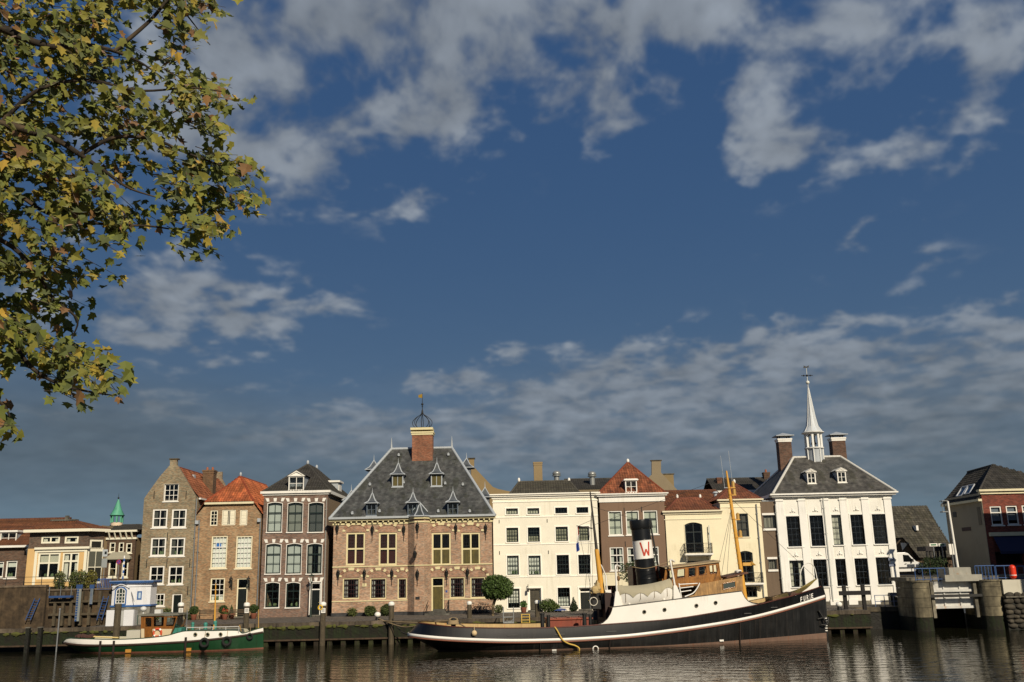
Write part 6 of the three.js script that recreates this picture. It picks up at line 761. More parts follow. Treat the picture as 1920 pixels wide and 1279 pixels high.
{
  const Zc = 75.3, N = 72, pivot = V(at(1061, 1220, Zc).x, 0, -Zc), turn = 0.118, o = thing('steam_tug', 'big black hulled steam tug with white upperworks, raked funnel and wooden wheelhouse', 'tugboat', pivot);
  o.rotation.y = turn; turned = { pivot, turn };
  const rail = levelLine([[783, 1169, 0.02], [786, 1169.2, 0.9], [795, 1169.6, 1.5], [815, 1172, 2.1], [850, 1175.5, 2.55], [905, 1177.5, 2.85], [969, 1178, 3.0], [1061, 1176, 3.05], [1120, 1172, 3.05], [1190, 1167, 3.05], [1264, 1160.6, 2.95], [1330, 1150.5, 2.75], [1373, 1143, 2.5], [1425, 1133, 2.05], [1455, 1125.5, 1.7], [1487, 1117, 1.25], [1520, 1106.5, 0.6], [1539.5, 1100, 0.06]], Zc, N);
  const str = levelLine([[764, 1189.5, 0.02], [767, 1190, 0.9], [778, 1191.5, 1.55], [800, 1194, 2.2], [843, 1197.3, 2.7], [905, 1200, 3.0], [969, 1201, 3.1], [1061, 1199, 3.12], [1120, 1196, 3.12], [1180, 1191.5, 3.1], [1236, 1185, 3.0], [1310, 1175, 2.75], [1373, 1164.7, 2.4], [1420, 1155, 1.95], [1455, 1146, 1.55], [1490, 1136, 1.05], [1520, 1126.5, 0.55], [1546.5, 1118, 0.06]], Zc, N);
  const wl = levelLine([[822, 1222, 0.02], [828, 1222, 0.4], [845, 1222, 0.95], [880, 1222, 1.7], [930, 1222, 2.3], [990, 1222, 2.65], [1061, 1222, 2.8], [1120, 1222, 2.8], [1180, 1220, 2.8], [1236, 1218, 2.7], [1310, 1214, 2.4], [1373, 1211, 2.0], [1420, 1209, 1.55], [1455, 1207, 1.15], [1490, 1206, 0.75], [1520, 1204, 0.38], [1551, 1203, 0.03]], Zc, N, 0);
  const keel = wl.map((p) => ({ x: p.x, y: -1.6, b: p.b * 0.5 }));
  const yBow = at(1549, 1186.5, Zc).y, xBow = wl[N].x, xB0 = at(1140, 1219, Zc - 2.8).x;
  const boot = wl.map((p, i) => { const y = Math.max(0.07, yBow * clamp((p.x - xB0) / (xBow - xB0)) ** 1.25), t = clamp(y / str[i].y); return { x: lerp(p.x, str[i].x, t), y, b: lerp(p.b, str[i].b, t) }; });
  sides('hull', ((s) => skin(boot, str, Zc, 6, 0.02, s)), hullLow, o); sides('boot_topping', ((s) => skin(wl, boot, Zc, 2, 0, s)), M(0x7c6252, { t: 'paint', r: 0.7 }), o); sides('underbody', ((s) => skin(keel, wl, Zc, 2, 0, s)), M(0x6e3a2a, { r: 0.8 }), o);
  sides('bulwark', ((s) => skin(str, rail, Zc, 3, 0.01, s)), hullBlack, o);
  const inner = rail.map((p) => ({ ...p, b: Math.max(0, p.b - 0.06) })), innerLo = rail.map((p, i) => { const t = clamp(0.62 / (p.y - str[i].y), 0, 0.9); return { x: lerp(p.x, str[i].x, t), y: p.y - 0.62, b: Math.max(0, Math.min(p.b, lerp(p.b, str[i].b, t)) - 0.09) }; });
  sides('bulwark_lining', ((s) => skin(innerLo, inner, Zc, 1, 0, s)), buff, o);
  sides('rubbing_strake', ((s) => strake(str, Zc, 0.2, 0.12, s)), shipWhite, o); sides('strake_edge', ((s) => strake(str.map((p) => ({ ...p, y: p.y - 0.16 })), Zc, 0.1, 0.07, s)), M(0x7a4a38, { r: 0.6 }), o);
  sides('rail_cap', ((s) => strake(rail.map((p) => ({ ...p, b: p.b - 0.03 })), Zc, 0.09, 0.1, s)), M(0x6b3222, { t: 'wood', r: 0.5 }), o);
  part('deck', deckSheet(innerLo, Zc, 0.02, 0.0), M(0x7d5a3a, { t: 'wood', r: 0.8 }), o);
  part('stem_post', rod(V(rail[N].x + 0.02, rail[N].y + 0.6, -Zc), V(str[N].x + 0.03, str[N].y, -Zc), 0.09), hullBlack, o); part('stem_post', rod(V(str[N].x + 0.03, str[N].y, -Zc), V(wl[N].x + 0.03, -0.8, -Zc), 0.09, 0.08), hullLow, o);
  // raised white side
  const prof = [[1122, 1171.6], [1131, 1168], [1139, 1161], [1145, 1151.5], [1147.5, 1145], [1149, 1139], [1210, 1131.5], [1270, 1124], [1330, 1116.5], [1391, 1109], [1394, 1115], [1397.5, 1121.5], [1403, 1127.5], [1411, 1131], [1425, 1133.2]];
  const topL = prof.map(([px, py]) => { let q = at(px, py, Zc - 2.9), r = atX(rail, q.x); q = at(px, py, Zc - r.b); return { x: q.x, y: q.y, b: r.b - 0.005 }; }), botL = topL.map((p) => { const r = atX(rail, p.x); return { x: p.x, y: Math.min(r.y + 0.02, p.y), b: r.b }; });
  sides('white_side', ((s) => skin(botL, topL, Zc, 3, 0, s)), shipWhite, o); sides('white_side_lining', ((s) => skin(botL.map((p) => ({ ...p, b: p.b - 0.05 })), topL.map((p) => ({ ...p, b: p.b - 0.05 })), Zc, 1, 0, s)), M(0x3d4348, { r: 0.6 }), o); sides('side_rail', ((s) => strake(topL.map((p) => ({ ...p, b: p.b - 0.04, y: p.y + 0.02 })), Zc, 0.08, 0.1, s)), M(0x33302c, { r: 0.5 }), o);
  const deckL = topL.slice(5, 10); part('boat_deck', deckSheet(deckL, Zc, -0.04), M(0x86745a, { t: 'wood', r: 0.8 }), o);
  part('end_bulkhead', [0, 4].map((i) => { const p = deckL[i], r = atX(rail, p.x); return quad(V(p.x, r.y - 0.6, -Zc + p.b - 0.06), V(p.x, r.y - 0.6, -Zc - p.b + 0.06), V(p.x, p.y - 0.05, -Zc - p.b + 0.06), V(p.x, p.y - 0.05, -Zc + p.b - 0.06)); }), M(0x5b2d1f, { t: 'wood', r: 0.6 }), o);
  for (const [px, py] of [[1208, 1147.5], [1246, 1143.4], [1305.8, 1135.8], [1341.8, 1130.3]]) { const r = atX(rail, at(px, py, Zc - 2.95).x), q = at(px, py, Zc - r.b), w = sub('porthole', o); part('rim', new THREE.TorusGeometry(0.12, 0.03, 8, 18).translate(q.x, q.y, q.z + 0.03), M(0x6f6a58, { m: 0.5, r: 0.4 }), w); part('pane', new THREE.CircleGeometry(0.12, 18).translate(q.x, q.y, q.z + 0.035), M(0x14181a, { r: 0.05 }), w); }
  // bow bulwark, white
  const bw = [[1486, 1117.5, 1117.3], [1500, 1113.8, 1111], [1512, 1109.5, 1104], [1522, 1106, 1097], [1531, 1102.8, 1090], [1539.5, 1100, 1084.5]].map(([px, a, c]) => { const r = atX(rail, at(px, a, Zc - 0.6).x); return [r, { ...r, y: at(px, c, Zc - r.b).y }]; });
  sides('bow_bulwark', ((s) => skin(bw.map((p) => p[0]), bw.map((p) => p[1]), Zc, 2, 0, s)), shipWhite, o); sides('bow_lining', ((s) => skin(bw.map((p) => ({ ...p[0], b: p[0].b - 0.04 })), bw.map((p) => ({ ...p[1], b: p[1].b - 0.04 })), Zc, 1, 0, s)), M(0x8a7a3c, { r: 0.7 }), o);
  part('bow_tarpaulin', (() => { const a = [[1440, 1124], [1470, 1113], [1500, 1104], [1512, 1099], [1530, 1095]].map(([px, py]) => { const q = at(px, py, Zc), r = atX(rail, q.x); return [V(q.x, q.y - 0.35, -Zc + r.b * 0.8), V(q.x, q.y, -Zc), V(q.x, q.y - 0.35, -Zc - r.b * 0.8)]; }); return sheet(a); })(), M(0x8c7a3a, { t: 'stone', r: 0.9 }), o);
  part('windlass', (() => { const q = at(1482, 1116, Zc); return [new THREE.CylinderGeometry(0.35, 0.35, 1.6, 16).rotateX(Math.PI / 2).translate(q.x, q.y - 0.1, -Zc), box(q.x - 0.5, q.x + 0.5, q.y - 0.8, q.y - 0.2, -Zc - 0.6, -Zc + 0.6)]; })(), M(0x4a2c1c, { r: 0.6 }), o);
  part('fore_hatch', (() => { const q = at(1462, 1120, Zc); return box(q.x - 0.9, q.x + 0.9, q.y - 0.7, q.y + 0.05, -Zc - 0.8, -Zc + 0.8); })(), M(0x8a6a34, { t: 'wood', r: 0.6 }), o);
  // name on the bow
  { const g = mergeGeometries([...'FURIE'].map((c, i) => { const t = new TextGeometry(c, { font, size: 0.34, depth: 0.03, curveSegments: 3 }); t.computeBoundingBox(); const w = t.boundingBox.max.x - t.boundingBox.min.x; t.translate(-t.boundingBox.min.x, 0, 0); t.scale((c === 'I' ? 0.05 : 0.135) / w, 1, 1); t.translate([0, 0.215, 0.43, 0.645, 0.76][i] * 1.08, 0, 0); return t; })); const A = at(1503, 1129, Zc - 1.15), Bq = at(1526.5, 1121, Zc - 0.62); const p = g.attributes.position; for (let i = 0; i < p.count; i++) { const t = p.getX(i) / 0.98, x = lerp(A.x, Bq.x, t), sl = (Bq.y - A.y), yy = A.y + sl * t + p.getY(i) * 1.06, rr = atX(rail, x), ss = atX(str, x), k = clamp((yy - ss.y) / (rr.y - ss.y), 0, 1.2); p.setXYZ(i, x, yy, -Zc + lerp(ss.b, rr.b, k) + 0.03 + p.getZ(i)); } g.computeVertexNormals(); part('name_lettering', g, shipWhite, o); }
  // anchor
  { const q = at(1541, 1158, Zc - 0.2); part('anchor', [rod(V(q.x - 0.3, q.y + 0.55, q.z + 0.2), V(q.x + 0.25, q.y - 0.45, q.z + 0.25), 0.08), tube([V(q.x - 0.2, q.y - 0.55, q.z + 0.2), V(q.x + 0.25, q.y - 0.5, q.z + 0.3), V(q.x + 0.45, q.y + 0.0, q.z + 0.2)], 0.07, 12), rod(V(q.x - 0.45, q.y - 0.1, q.z + 0.2), V(q.x + 0.3, q.y + 0.05, q.z + 0.25), 0.06)], iron, o); }
  part('draught_marks', [...Array(6)].map((_, i) => { const y = lerp(0.55, 1.5, i / 5), x = lerp(wl[N].x, str[N].x, y / str[N].y); return box(x - 0.12, x + 0.06, y, y + 0.07, -Zc + 0.1, -Zc + 0.13); }), shipWhite, o);
  // funnel
  const f0 = at(1213.5, 1098, Zc), f1 = at(1199, 975, Zc), R0 = 0.8, R1 = 0.74, ax = f1.clone().sub(f0).normalize(), fq = new THREE.Quaternion().setFromUnitVectors(V(0, 1, 0), ax), Lf = f1.distanceTo(f0);
  const fn = sub('funnel', o), Lt = (py) => { const t = (1098 - py) / (1098 - 975); return t * Lf; }, ringF = (y, r) => [...Array(32)].map((_, i) => V(r * Math.cos(i * Math.PI / 16), y, r * Math.sin(i * Math.PI / 16)).applyQuaternion(fq).add(f0)), rf = (y) => lerp(R0, R1, y / Lf);
  const fb = (a, c, e = 0) => sheet([ringF(a, rf(a) + e), ringF(c, rf(c) + e)], true), blk = M(0x191a1b, { t: 'paint', r: 0.3 });
  part('shaft', [fb(-1, Lt(1049)), fb(Lt(1013), Lf)], blk, fn); part('white_band', fb(Lt(1049), Lt(1013), 0.004), shipWhite, fn); part('cowl', [sheet([ringF(Lf - 0.75, R1 + 0.02), ringF(Lf - 0.6, R1 + 0.09), ringF(Lf - 0.05, R1 + 0.1), ringF(Lf, R1 + 0.03), ringF(Lf, R1 - 0.08), ringF(Lf - 0.8, R1 - 0.1)], true)], blk, fn); part('band_ring', [Lt(1049), Lt(1013), Lt(1070), Lt(1085)].map((y) => sheet([ringF(y - 0.03, rf(y)), ringF(y - 0.03, rf(y) + 0.03), ringF(y + 0.03, rf(y) + 0.03), ringF(y + 0.03, rf(y))], true)), blk, fn);
  { const stroke = [[-0.45, 0.56, -0.2, -0.5], [-0.2, -0.5, 0.02, 0.02], [0.02, 0.02, 0.22, -0.5], [0.22, -0.5, 0.4, 0.56]], yc = (Lt(1049) + Lt(1013)) / 2, g = []; for (const [x0, y0, x1, y1] of stroke) { const dx = 0.075, P = (x, y) => { const a = x * 0.86 / 0.8 + 0.04, r = rf(yc + y) + 0.018; return V(r * Math.sin(a), yc + y, r * Math.cos(a)).applyQuaternion(fq).add(f0); }; for (let k = 0; k < 6; k++) { const a = lerp(x0, x1, k / 6), b2 = lerp(x0, x1, (k + 1) / 6), c = lerp(y0, y1, k / 6), d = lerp(y0, y1, (k + 1) / 6); g.push(quad(P(a - dx, c), P(a + dx, c), P(b2 + dx, d), P(b2 - dx, d))); } } part('letter', g, M(0xb23a24, { r: 0.5 }), fn); }
  part('steam_pipe', [rod(at(1240, 1095, Zc - 0.3), at(1219, 980, Zc - 0.2), 0.09, 0.07), rod(at(1222, 990, Zc - 0.2), at(1219, 975, Zc - 0.2), 0.11)], iron, o);
  part('skylight_casing', (() => { const [a, c, d, e] = rectAt([1185, 1062, 1199, 1098], Zc + 0.8); return box(a, d + 2.4, c - 0.6, e, -Zc - 0.5, -Zc - 2.2); })(), M(0x8e4a2a, { t: 'wood', r: 0.5 }), o);
  // lifeboat under its cover, davits
  { const zb = Zc - 1.75, lb = sub('lifeboat', o), c0 = at(1157, 1119, zb), c1 = at(1260, 1105, zb), mk = (y0, y1, e) => [...Array(17)].map((_, i) => { const t = i / 16, w = 0.85 * Math.pow(Math.sin(Math.PI * clamp(0.03 + 0.94 * t)), 0.55) * e, sh = 0.22 * (2 * t - 1) ** 2; return [V(lerp(c0.x, c1.x, t), lerp(c0.y, c1.y, t) + y0 + sh * (y0 > 0 ? 1 : -0.4), -zb + w), V(lerp(c0.x, c1.x, t), lerp(c0.y, c1.y, t) + y1 + sh, -zb)]; });
    const A = mk(0.1, 0.1, 1).map((p) => p[0]), Bm = mk(-0.35, 0, 0.97).map((p) => p[0]), K = mk(-0.8, 0, 0.5).map((p) => p[0]), flip = (r) => r.map((p) => V(p.x, p.y, -2 * zb - p.z));
    part('boat_hull', [sheet([K, Bm, A]), sheet([flip(K), flip(Bm), flip(A)])], shipWhite, lb); const ridge = mk(0.1, 0.62, 1).map((p) => p[1]), edge = A.map((p, i) => V(p.x, p.y - 0.02 - 0.32 * (1 - Math.abs(Math.sin(i * Math.PI / 4))), p.z + 0.035)), mid = A.map((p, i) => V(p.x, lerp(p.y, ridge[i].y, 0.7), lerp(p.z, -zb, 0.42))); part('cover', [sheet([edge, A.map((p) => V(p.x, p.y + 0.06, p.z + 0.03)), mid, ridge]), sheet([flip(edge), flip(A.map((p) => V(p.x, p.y + 0.06, p.z + 0.03))), flip(mid), ridge])], M(0xaaa289, { t: 'plaster', r: 0.95 }), lb); part('lashing', [0, 4, 8, 12].map((i) => tube([edge[Math.min(i + 2, 16)], Bm[Math.min(i + 2, 16)].clone().add(V(0, -0.05, 0.04))], 0.015, 4)), rope, lb); part('keel_chock', [3, 8, 13].map((i) => box(K[i].x - 0.07, K[i].x + 0.07, K[i].y - 0.35, K[i].y + 0.25, -zb - 0.5, -zb + 0.55)), shipWhite, lb);
    const dav = (pb, pt, label) => { const a = at(pb[0], pb[1], zb - 0.35), c = at(pt[0], pt[1], zb - 0.35), dv = sub('davit', o); part('pedestal', [prism([[a.x - 0.32, a.y - 0.1], [a.x + 0.4, a.y - 0.1], [lerp(a.x, c.x, 0.36) + 0.12, lerp(a.y, c.y, 0.36)], [lerp(a.x, c.x, 0.36) - 0.12, lerp(a.y, c.y, 0.36)]], a.z + 0.1, a.z - 0.1)], shipWhite, dv); part('arm', tube([a.clone().lerp(c, 0.3), a.clone().lerp(c, 0.8), c, c.clone().add(V(0.25, 0.06, -0.5)), c.clone().add(V(0.6, -0.05, -1))], 0.075, 20), shipWhite, dv); part('block', [ball(c.x + 0.3, c.y - 0.9, c.z - 0.5, 0.14, 1.4), rod(V(c.x + 0.3, c.y, c.z - 0.5), V(c.x + 0.3, c.y - 1.9, c.z - 0.5), 0.025)], M(0x7a5a34, { r: 0.7 }), dv); }; dav([1158, 1136, 0], [1154, 1062]); dav([1270, 1124], [1257, 1052]);
    const d2 = sub('davit', o), a = at(1141, 1138, Zc + 1.8), c = at(1136, 1080, Zc + 1.8); part('arm', [rod(a, c, 0.08, 0.05), tube([c, c.clone().add(V(-0.3, 0.7, 0.1)), c.clone().add(V(-0.5, 1.0, 0.2))], 0.05, 10), box(a.x - 0.25, a.x + 0.25, a.y, a.y + 1.3, a.z - 0.08, a.z + 0.08)], shipWhite, d2);
    part('davit_stay', tube([at(1185, 1063, zb), at(1210, 1066, zb), at(1256, 1053, zb)], 0.025, 16), rope, o); }
  // teak deckhouse and wheelhouse
  { const b = 2.1, zf = -Zc + b, dh = sub('deckhouse', o), P = [[1285, 1121], [1302, 1115], [1309, 1103.5], [1313, 1095], [1392, 1080.5], [1393, 1109]].map(([x, y]) => { const q = at(x, y, Zc - b); return [q.x, q.y]; }); part('side', [prism([...P, [P[5][0], P[5][1] - 0.4], [P[0][0], P[0][1] - 0.4]].reverse(), zf, zf - 0.08), prism([...P, [P[5][0], P[5][1] - 0.4], [P[0][0], P[0][1] - 0.4]].reverse(), -Zc - b + 0.08, -Zc - b)], teak, dh);
    part('front', box(P[4][0] - 0.1, P[4][0], P[5][1] - 0.4, P[4][1], zf - 0.08, -Zc - b + 0.08), teak, dh); part('top', sheet([[V(P[3][0], P[3][1] - 0.3, zf - 0.09), V(P[4][0], P[4][1] - 0.3, zf - 0.09)], [V(P[3][0], P[3][1] - 0.3, -Zc - b + 0.09), V(P[4][0], P[4][1] - 0.3, -Zc - b + 0.09)]]), M(0x7d6a50, { r: 0.8 }), dh);
    const grooves = []; for (let x = P[0][0] + 0.3; x < P[5][0]; x += 0.11) { let lo = -9, hi = -9; for (let i = 0; i < 5; i++) if (P[i][0] <= x && P[i + 1][0] > x) hi = lerp(P[i][1], P[i + 1][1], (x - P[i][0]) / (P[i + 1][0] - P[i][0])); lo = lerp(P[0][1], P[5][1], (x - P[0][0]) / (P[5][0] - P[0][0])) - 0.3; if (hi > lo + 0.1) grooves.push(box(x, x + 0.085, lo, hi - 0.02, zf + 0.012, zf)); } part('planking', grooves, teak, dh);
    const [a, c, d, e] = rectAt([1355, 1090.5, 1379, 1102.5], Zc - b); const w = sub('window', dh); part('pane', quad(V(a, c - 0.1, zf + 0.03), V(d, c + 0.05, zf + 0.03), V(d, e, zf + 0.03), V(a, e - 0.15, zf + 0.03)), M(0x4c5450, { r: 0.06 }), w); part('frame', [[V(a, c - 0.1, zf + 0.03), V(d, c + 0.05, zf + 0.03)], [V(d, c + 0.05, zf + 0.03), V(d, e, zf + 0.03)], [V(d, e, zf + 0.03), V(a, e - 0.15, zf + 0.03)], [V(a, e - 0.15, zf + 0.03), V(a, c - 0.1, zf + 0.03)]].map(([p, q]) => rod(p, q, 0.035)), varnish, w);
    part('stair_rail', [[1274, 1096, 1308, 1094], [1275, 1103, 1300, 1100], [1276, 1110, 1296, 1107]].map(([x0, y0, x1, y1]) => rod(at(x0, y0, Zc - b - 0.1), at(x1, y1, Zc - b - 0.1), 0.035)).concat([rod(at(1278, 1122, Zc - b - 0.1), at(1273, 1094, Zc - b - 0.1), 0.045), tube([at(1284, 1119, Zc - b - 0.12), at(1300, 1112, Zc - b - 0.12), at(1309, 1100, Zc - b - 0.12), at(1312, 1093, Zc - b - 0.12)], 0.05, 16)]), shipWhite, o);
    const wh = sub('wheelhouse', o), wb = 1.55, zw = -Zc + wb, T0 = at(1249, 1066.5, Zc - wb), T1 = at(1347, 1054.5, Zc - wb), B0 = at(1245, 1098, Zc - wb), B1 = at(1351, 1084, Zc - wb), Q = (u, v) => V(lerp(lerp(B0.x, B1.x, u), lerp(T0.x, T1.x, u), v), lerp(lerp(B0.y, B1.y, u), lerp(T0.y, T1.y, u), v), zw);
    const us = [0.03, 0.14, 0.22, 0.36, 0.43, 0.56, 0.62, 0.76, 0.82, 0.95], hs = []; for (let i = 0; i < 10; i += 2) hs.push([[us[i], 0.34], [us[i + 1], 0.34], [us[i + 1], 0.87], [us[i], 0.87]].map(([u, v]) => { const p = Q(u, v); return [p.x, p.y]; }));
    const O = [[0, -0.2], [1, -0.3], [1, 1], [0, 1]].map(([u, v]) => { const p = Q(u, v); return [p.x, p.y]; }); for (const z of [zw, -Zc - wb + 0.08]) part('side', prism(O, z, z - 0.08, hs), varnish, wh); part('end_wall', [[0, 1], [1, -1]].map(([u, s]) => { const a2 = Q(u, -0.2), c2 = Q(u, 1); return [box(a2.x - 0.04, a2.x + 0.04, a2.y, lerp(a2.y, c2.y, 0.5), zw - 0.08, -Zc - wb + 0.08), rod(V(a2.x, a2.y, zw - 0.05), V(c2.x, c2.y, zw - 0.05), 0.07), rod(V(a2.x, a2.y, -Zc - wb + 0.05), V(c2.x, c2.y, -Zc - wb + 0.05), 0.07), rod(V((a2.x + c2.x) / 2, a2.y, -Zc), V((a2.x + c2.x) / 2, c2.y, -Zc), 0.07)]; }), varnish, wh);
    hs.forEach((hh) => { part('pane', poly(hh.map(([x, y]) => V(x, y, zw - 0.04))), glass, wh); part('pane', poly(hh.map(([x, y]) => V(x, y, -Zc - wb + 0.04))), glass, wh); }); part('window_trim', hs.flatMap((hh) => hh.map(([x, y], i) => { const [x2, y2] = hh[(i + 1) % 4]; return rod(V(x, y, zw + 0.01), V(x2, y2, zw + 0.01), 0.022, 0.022, 5); })), M(0x7a4616, { r: 0.4 }), wh);
    { const r = (v, e) => [Q(-0.03, v), Q(1.03, v)], a2 = Q(-0.03, 1), c2 = Q(1.03, 1), up = V(0, 0.1, 0); part('roof', [sheet([[V(a2.x, a2.y, zw + 0.14), V(c2.x, c2.y, zw + 0.14)], [V(a2.x, a2.y + 0.1, zw + 0.14), V(c2.x, c2.y + 0.1, zw + 0.14)], [V(a2.x, a2.y + 0.2, -Zc), V(c2.x, c2.y + 0.2, -Zc)], [V(a2.x, a2.y + 0.1, -Zc - wb - 0.14), V(c2.x, c2.y + 0.1, -Zc - wb - 0.14)], [V(a2.x, a2.y, -Zc - wb - 0.14), V(c2.x, c2.y, -Zc - wb - 0.14)], [V(a2.x, a2.y, zw + 0.14), V(c2.x, c2.y, zw + 0.14)]])], M(0xb09a72, { t: 'paint', r: 0.6 }), wh); }
    const flat2 = at(1375, 1078, Zc); part('upper_bench', bar(at(1352, 1083, Zc), at(1392, 1074, Zc), 0.12, 2.6), M(0x7c4a2a, { t: 'wood', r: 0.6 }), o); part('life_ring', new THREE.TorusGeometry(0.22, 0.07, 8, 18).rotateX(1.2).translate(flat2.x + 0.2, flat2.y + 0.25, -Zc + 0.6), shipWhite, o); }
  // masts and rigging
  { const fm = sub('foremast', o), a = at(1396, 1116, Zc), c = at(1362, 883, Zc), P = (t) => a.clone().lerp(c, t); part('pole', [rod(P(-0.05), P(0.85), 0.2, 0.12, 12), rod(P(0.83), P(1), 0.11, 0.07, 10)], mast, fm); part('band', [0.2, 0.45, 0.6, 0.8, 0.85].map((t) => rod(P(t), P(t + 0.008), 0.2 - t * 0.06, 0.2 - t * 0.06, 12)), M(0xb8842c, { r: 0.5 }), fm); const lampB = (t) => { const p = P(t); const l = sub('mast_light', fm); part('bracket', box(p.x + 0.1, p.x + 0.5, p.y - 0.04, p.y + 0.02, p.z - 0.15, p.z + 0.15), mast, l); part('housing', [cyl(p.x + 0.38, p.z, p.y + 0.02, p.y + 0.45, 0.14), cyl(p.x + 0.38, p.z, p.y + 0.45, p.y + 0.55, 0.14, 0.04)], M(0xc9a25c, { m: 0.4, r: 0.4 }), l); }; [0.46, 0.6, 0.8, 0.86].forEach(lampB); part('whistle', [box(P(0.24).x + 0.2, P(0.24).x + 0.9, P(0.24).y - 0.1, P(0.24).y + 0.15, -Zc - 0.15, -Zc + 0.15), new THREE.ConeGeometry(0.22, 0.5, 12, 1, true).rotateZ(-1.9).translate(P(0.24).x + 1.1, P(0.24).y, -Zc)], M(0xc79a4a, { m: 0.3, r: 0.5 }), fm); part('aerial', [rod(P(0.86).add(V(-0.35, 0, 0)), P(0.86).add(V(-0.5, 2.6, 0)), 0.018), rod(P(0.86).add(V(0.35, 0, 0)), P(0.86).add(V(0.2, 3.0, 0)), 0.018), rod(P(0.86).add(V(-0.4, 0, 0)), P(0.86).add(V(0.4, 0, 0)), 0.03)], lead, fm);
    const w = 0.014; part('rigging', [[at(1446, 1085, Zc), P(0.78)], [P(0.78), at(1534, 1088, Zc)].reverse(), [P(0.7), at(1338, 1100, Zc - 2)], [P(0.7), at(1350, 1098, Zc - 2)], [P(0.7), at(1362, 1096, Zc - 2)], [P(0.7), at(1350, 1098, Zc + 2)], [P(0.95), at(1112, 985, Zc)]].slice(1).map(([p, q]) => rod(p, q, w, w, 5)), iron, fm); part('steps', [...Array(14)].map((_, i) => { const p = P(0.25 + i * 0.04); return box(p.x - 0.3, p.x - 0.05, p.y, p.y + 0.03, p.z + 0.05, p.z + 0.1); }), mast, fm);
    const am = sub('aftermast', o), a2 = at(1131, 1128, Zc), k2 = at(1118.5, 1030, Zc), t2 = at(1106.5, 922, Zc); part('pole', rod(a2, k2, 0.26, 0.17, 12), mast, am); part('topmast', rod(k2, t2, 0.12, 0.05, 10), M(0x2b2620, { r: 0.6 }), am); part('gaff', rod(at(1111, 991, Zc), at(1081, 986, Zc), 0.05, 0.03), M(0x2b2620, { r: 0.6 }), am); part('furled_sail', [blob(at(1117, 1107, Zc - 0.2), 0.36, 0.32, 0.25, 3, 0.8, 14), blob(at(1121, 1100, Zc - 0.1), 0.24, 0.42, 0.25, 5, 0.8, 14)], M(0xb09a6c, { r: 0.95 }), am); part('rigging', [[at(1109, 960, Zc), at(1104, 1170, Zc - 2.8)], [at(1109, 960, Zc), at(1112, 1168, Zc - 2.8)], [at(1109, 960, Zc), at(1092, 1172, Zc - 2.6)], [at(1110, 975, Zc), at(1083, 987, Zc)], [at(1083, 987, Zc), at(1112, 1120, Zc)], [at(1109, 950, Zc), at(1196, 975, Zc)]].map(([p, q]) => rod(p, q, w, w, 5)), iron, am);
    // ensign hanging in folds
    const fl = sub('ensign', o), F = (u, v) => { const p = at(1082.5 - 2.2 * v + u * (3.2 + 3.4 * v), 989 + v * 47 - u * 5, Zc); p.z += 0.12 * Math.sin(u * 8 + v * 3); p.x += 0.05 * Math.sin(v * 7); return p; }; [[0, 0.34, 0xb5463c, 'red_stripe'], [0.34, 0.67, 0xd9d8d4, 'white_stripe'], [0.67, 1, 0x33509a, 'blue_stripe']].forEach(([v0, v1, c, n]) => part(n, sheet([...Array(7)].map((_, j) => [...Array(9)].map((_, i) => F(i / 8 * (n === 'red_stripe' ? 0.6 : 1), lerp(v0, v1, j / 6))))), M(c, { r: 0.9 }), fl)); }
  // after deck: hatch box, towing gear, machinery by the casing, hose
  { const [a, c, d, e] = rectAt([1026, 1158, 1105, 1176], Zc), hb = sub('deck_box', o); part('body', box(a, d, c - 0.4, e - 0.1, -Zc - 1, -Zc + 1), M(0x8c4028, { t: 'paint', r: 0.6 }), hb); part('lid', [box(a - 0.08, d + 0.08, e - 0.1, e, -Zc - 1.1, -Zc + 1.1), ...[0.2, 0.5, 0.8].map((t) => box(lerp(a, d, t) - 0.05, lerp(a, d, t) + 0.05, e, e + 0.04, -Zc - 1.1, -Zc + 1.1))], M(0x98492e, { t: 'paint', r: 0.6 }), hb);
    for (const px of [1021, 1100]) { const p = at(px, 1172, Zc - 2.4); part('bitts', [cyl(p.x - 0.15, p.z, p.y - 0.6, p.y + 0.75, 0.15), cyl(p.x - 0.15, p.z, p.y + 0.75, p.y + 0.85, 0.2), cyl(p.x + 0.3, p.z, p.y - 0.6, p.y + 0.7, 0.13)], iron, o); } { const p = at(848, 1170, Zc); part('towing_bollard', [cyl(p.x, p.z + 1.6, p.y - 0.8, p.y + 0.35, 0.2, 0.17), box(p.x - 0.5, p.x + 0.5, p.y + 0.05, p.y + 0.25, p.z + 1.45, p.z + 1.75), ball(p.x, p.y + 0.4, p.z + 1.6, 0.2, 0.6)], iron, o); part('rope_coil', [...Array(5)].map((_, i) => new THREE.TorusGeometry(0.42 - 0.03 * i, 0.06, 6, 20).rotateX(Math.PI / 2 + 0.08 * i).translate(p.x, p.y + 0.1 + 0.07 * i, p.z + 1.55)), rope, o); }
    const mm = [], R = rng(12); for (let i = 0; i < 16; i++) { const p = at(1112 + R() * 22, 1112 + R() * 50, Zc - 0.8 + R() * 1.6); mm.push(i % 3 ? cyl(p.x, p.z, p.y - 0.5, p.y + 0.3, 0.12 + 0.2 * R()) : box(p.x - 0.3, p.x + 0.3, p.y - 0.35, p.y + 0.3, p.z - 0.3, p.z + 0.3)); } part('towing_gear', mm, M(0x1c1a18, { r: 0.7 }), o); part('boiler_casing', (() => { const [a2, c2, d2, e2] = rectAt([1128, 1112, 1147, 1165], Zc); return box(a2, d2, c2 - 0.4, e2, -Zc - 1.6, -Zc + 1.4); })(), M(0x35201a, { t: 'paint', r: 0.7 }), o);
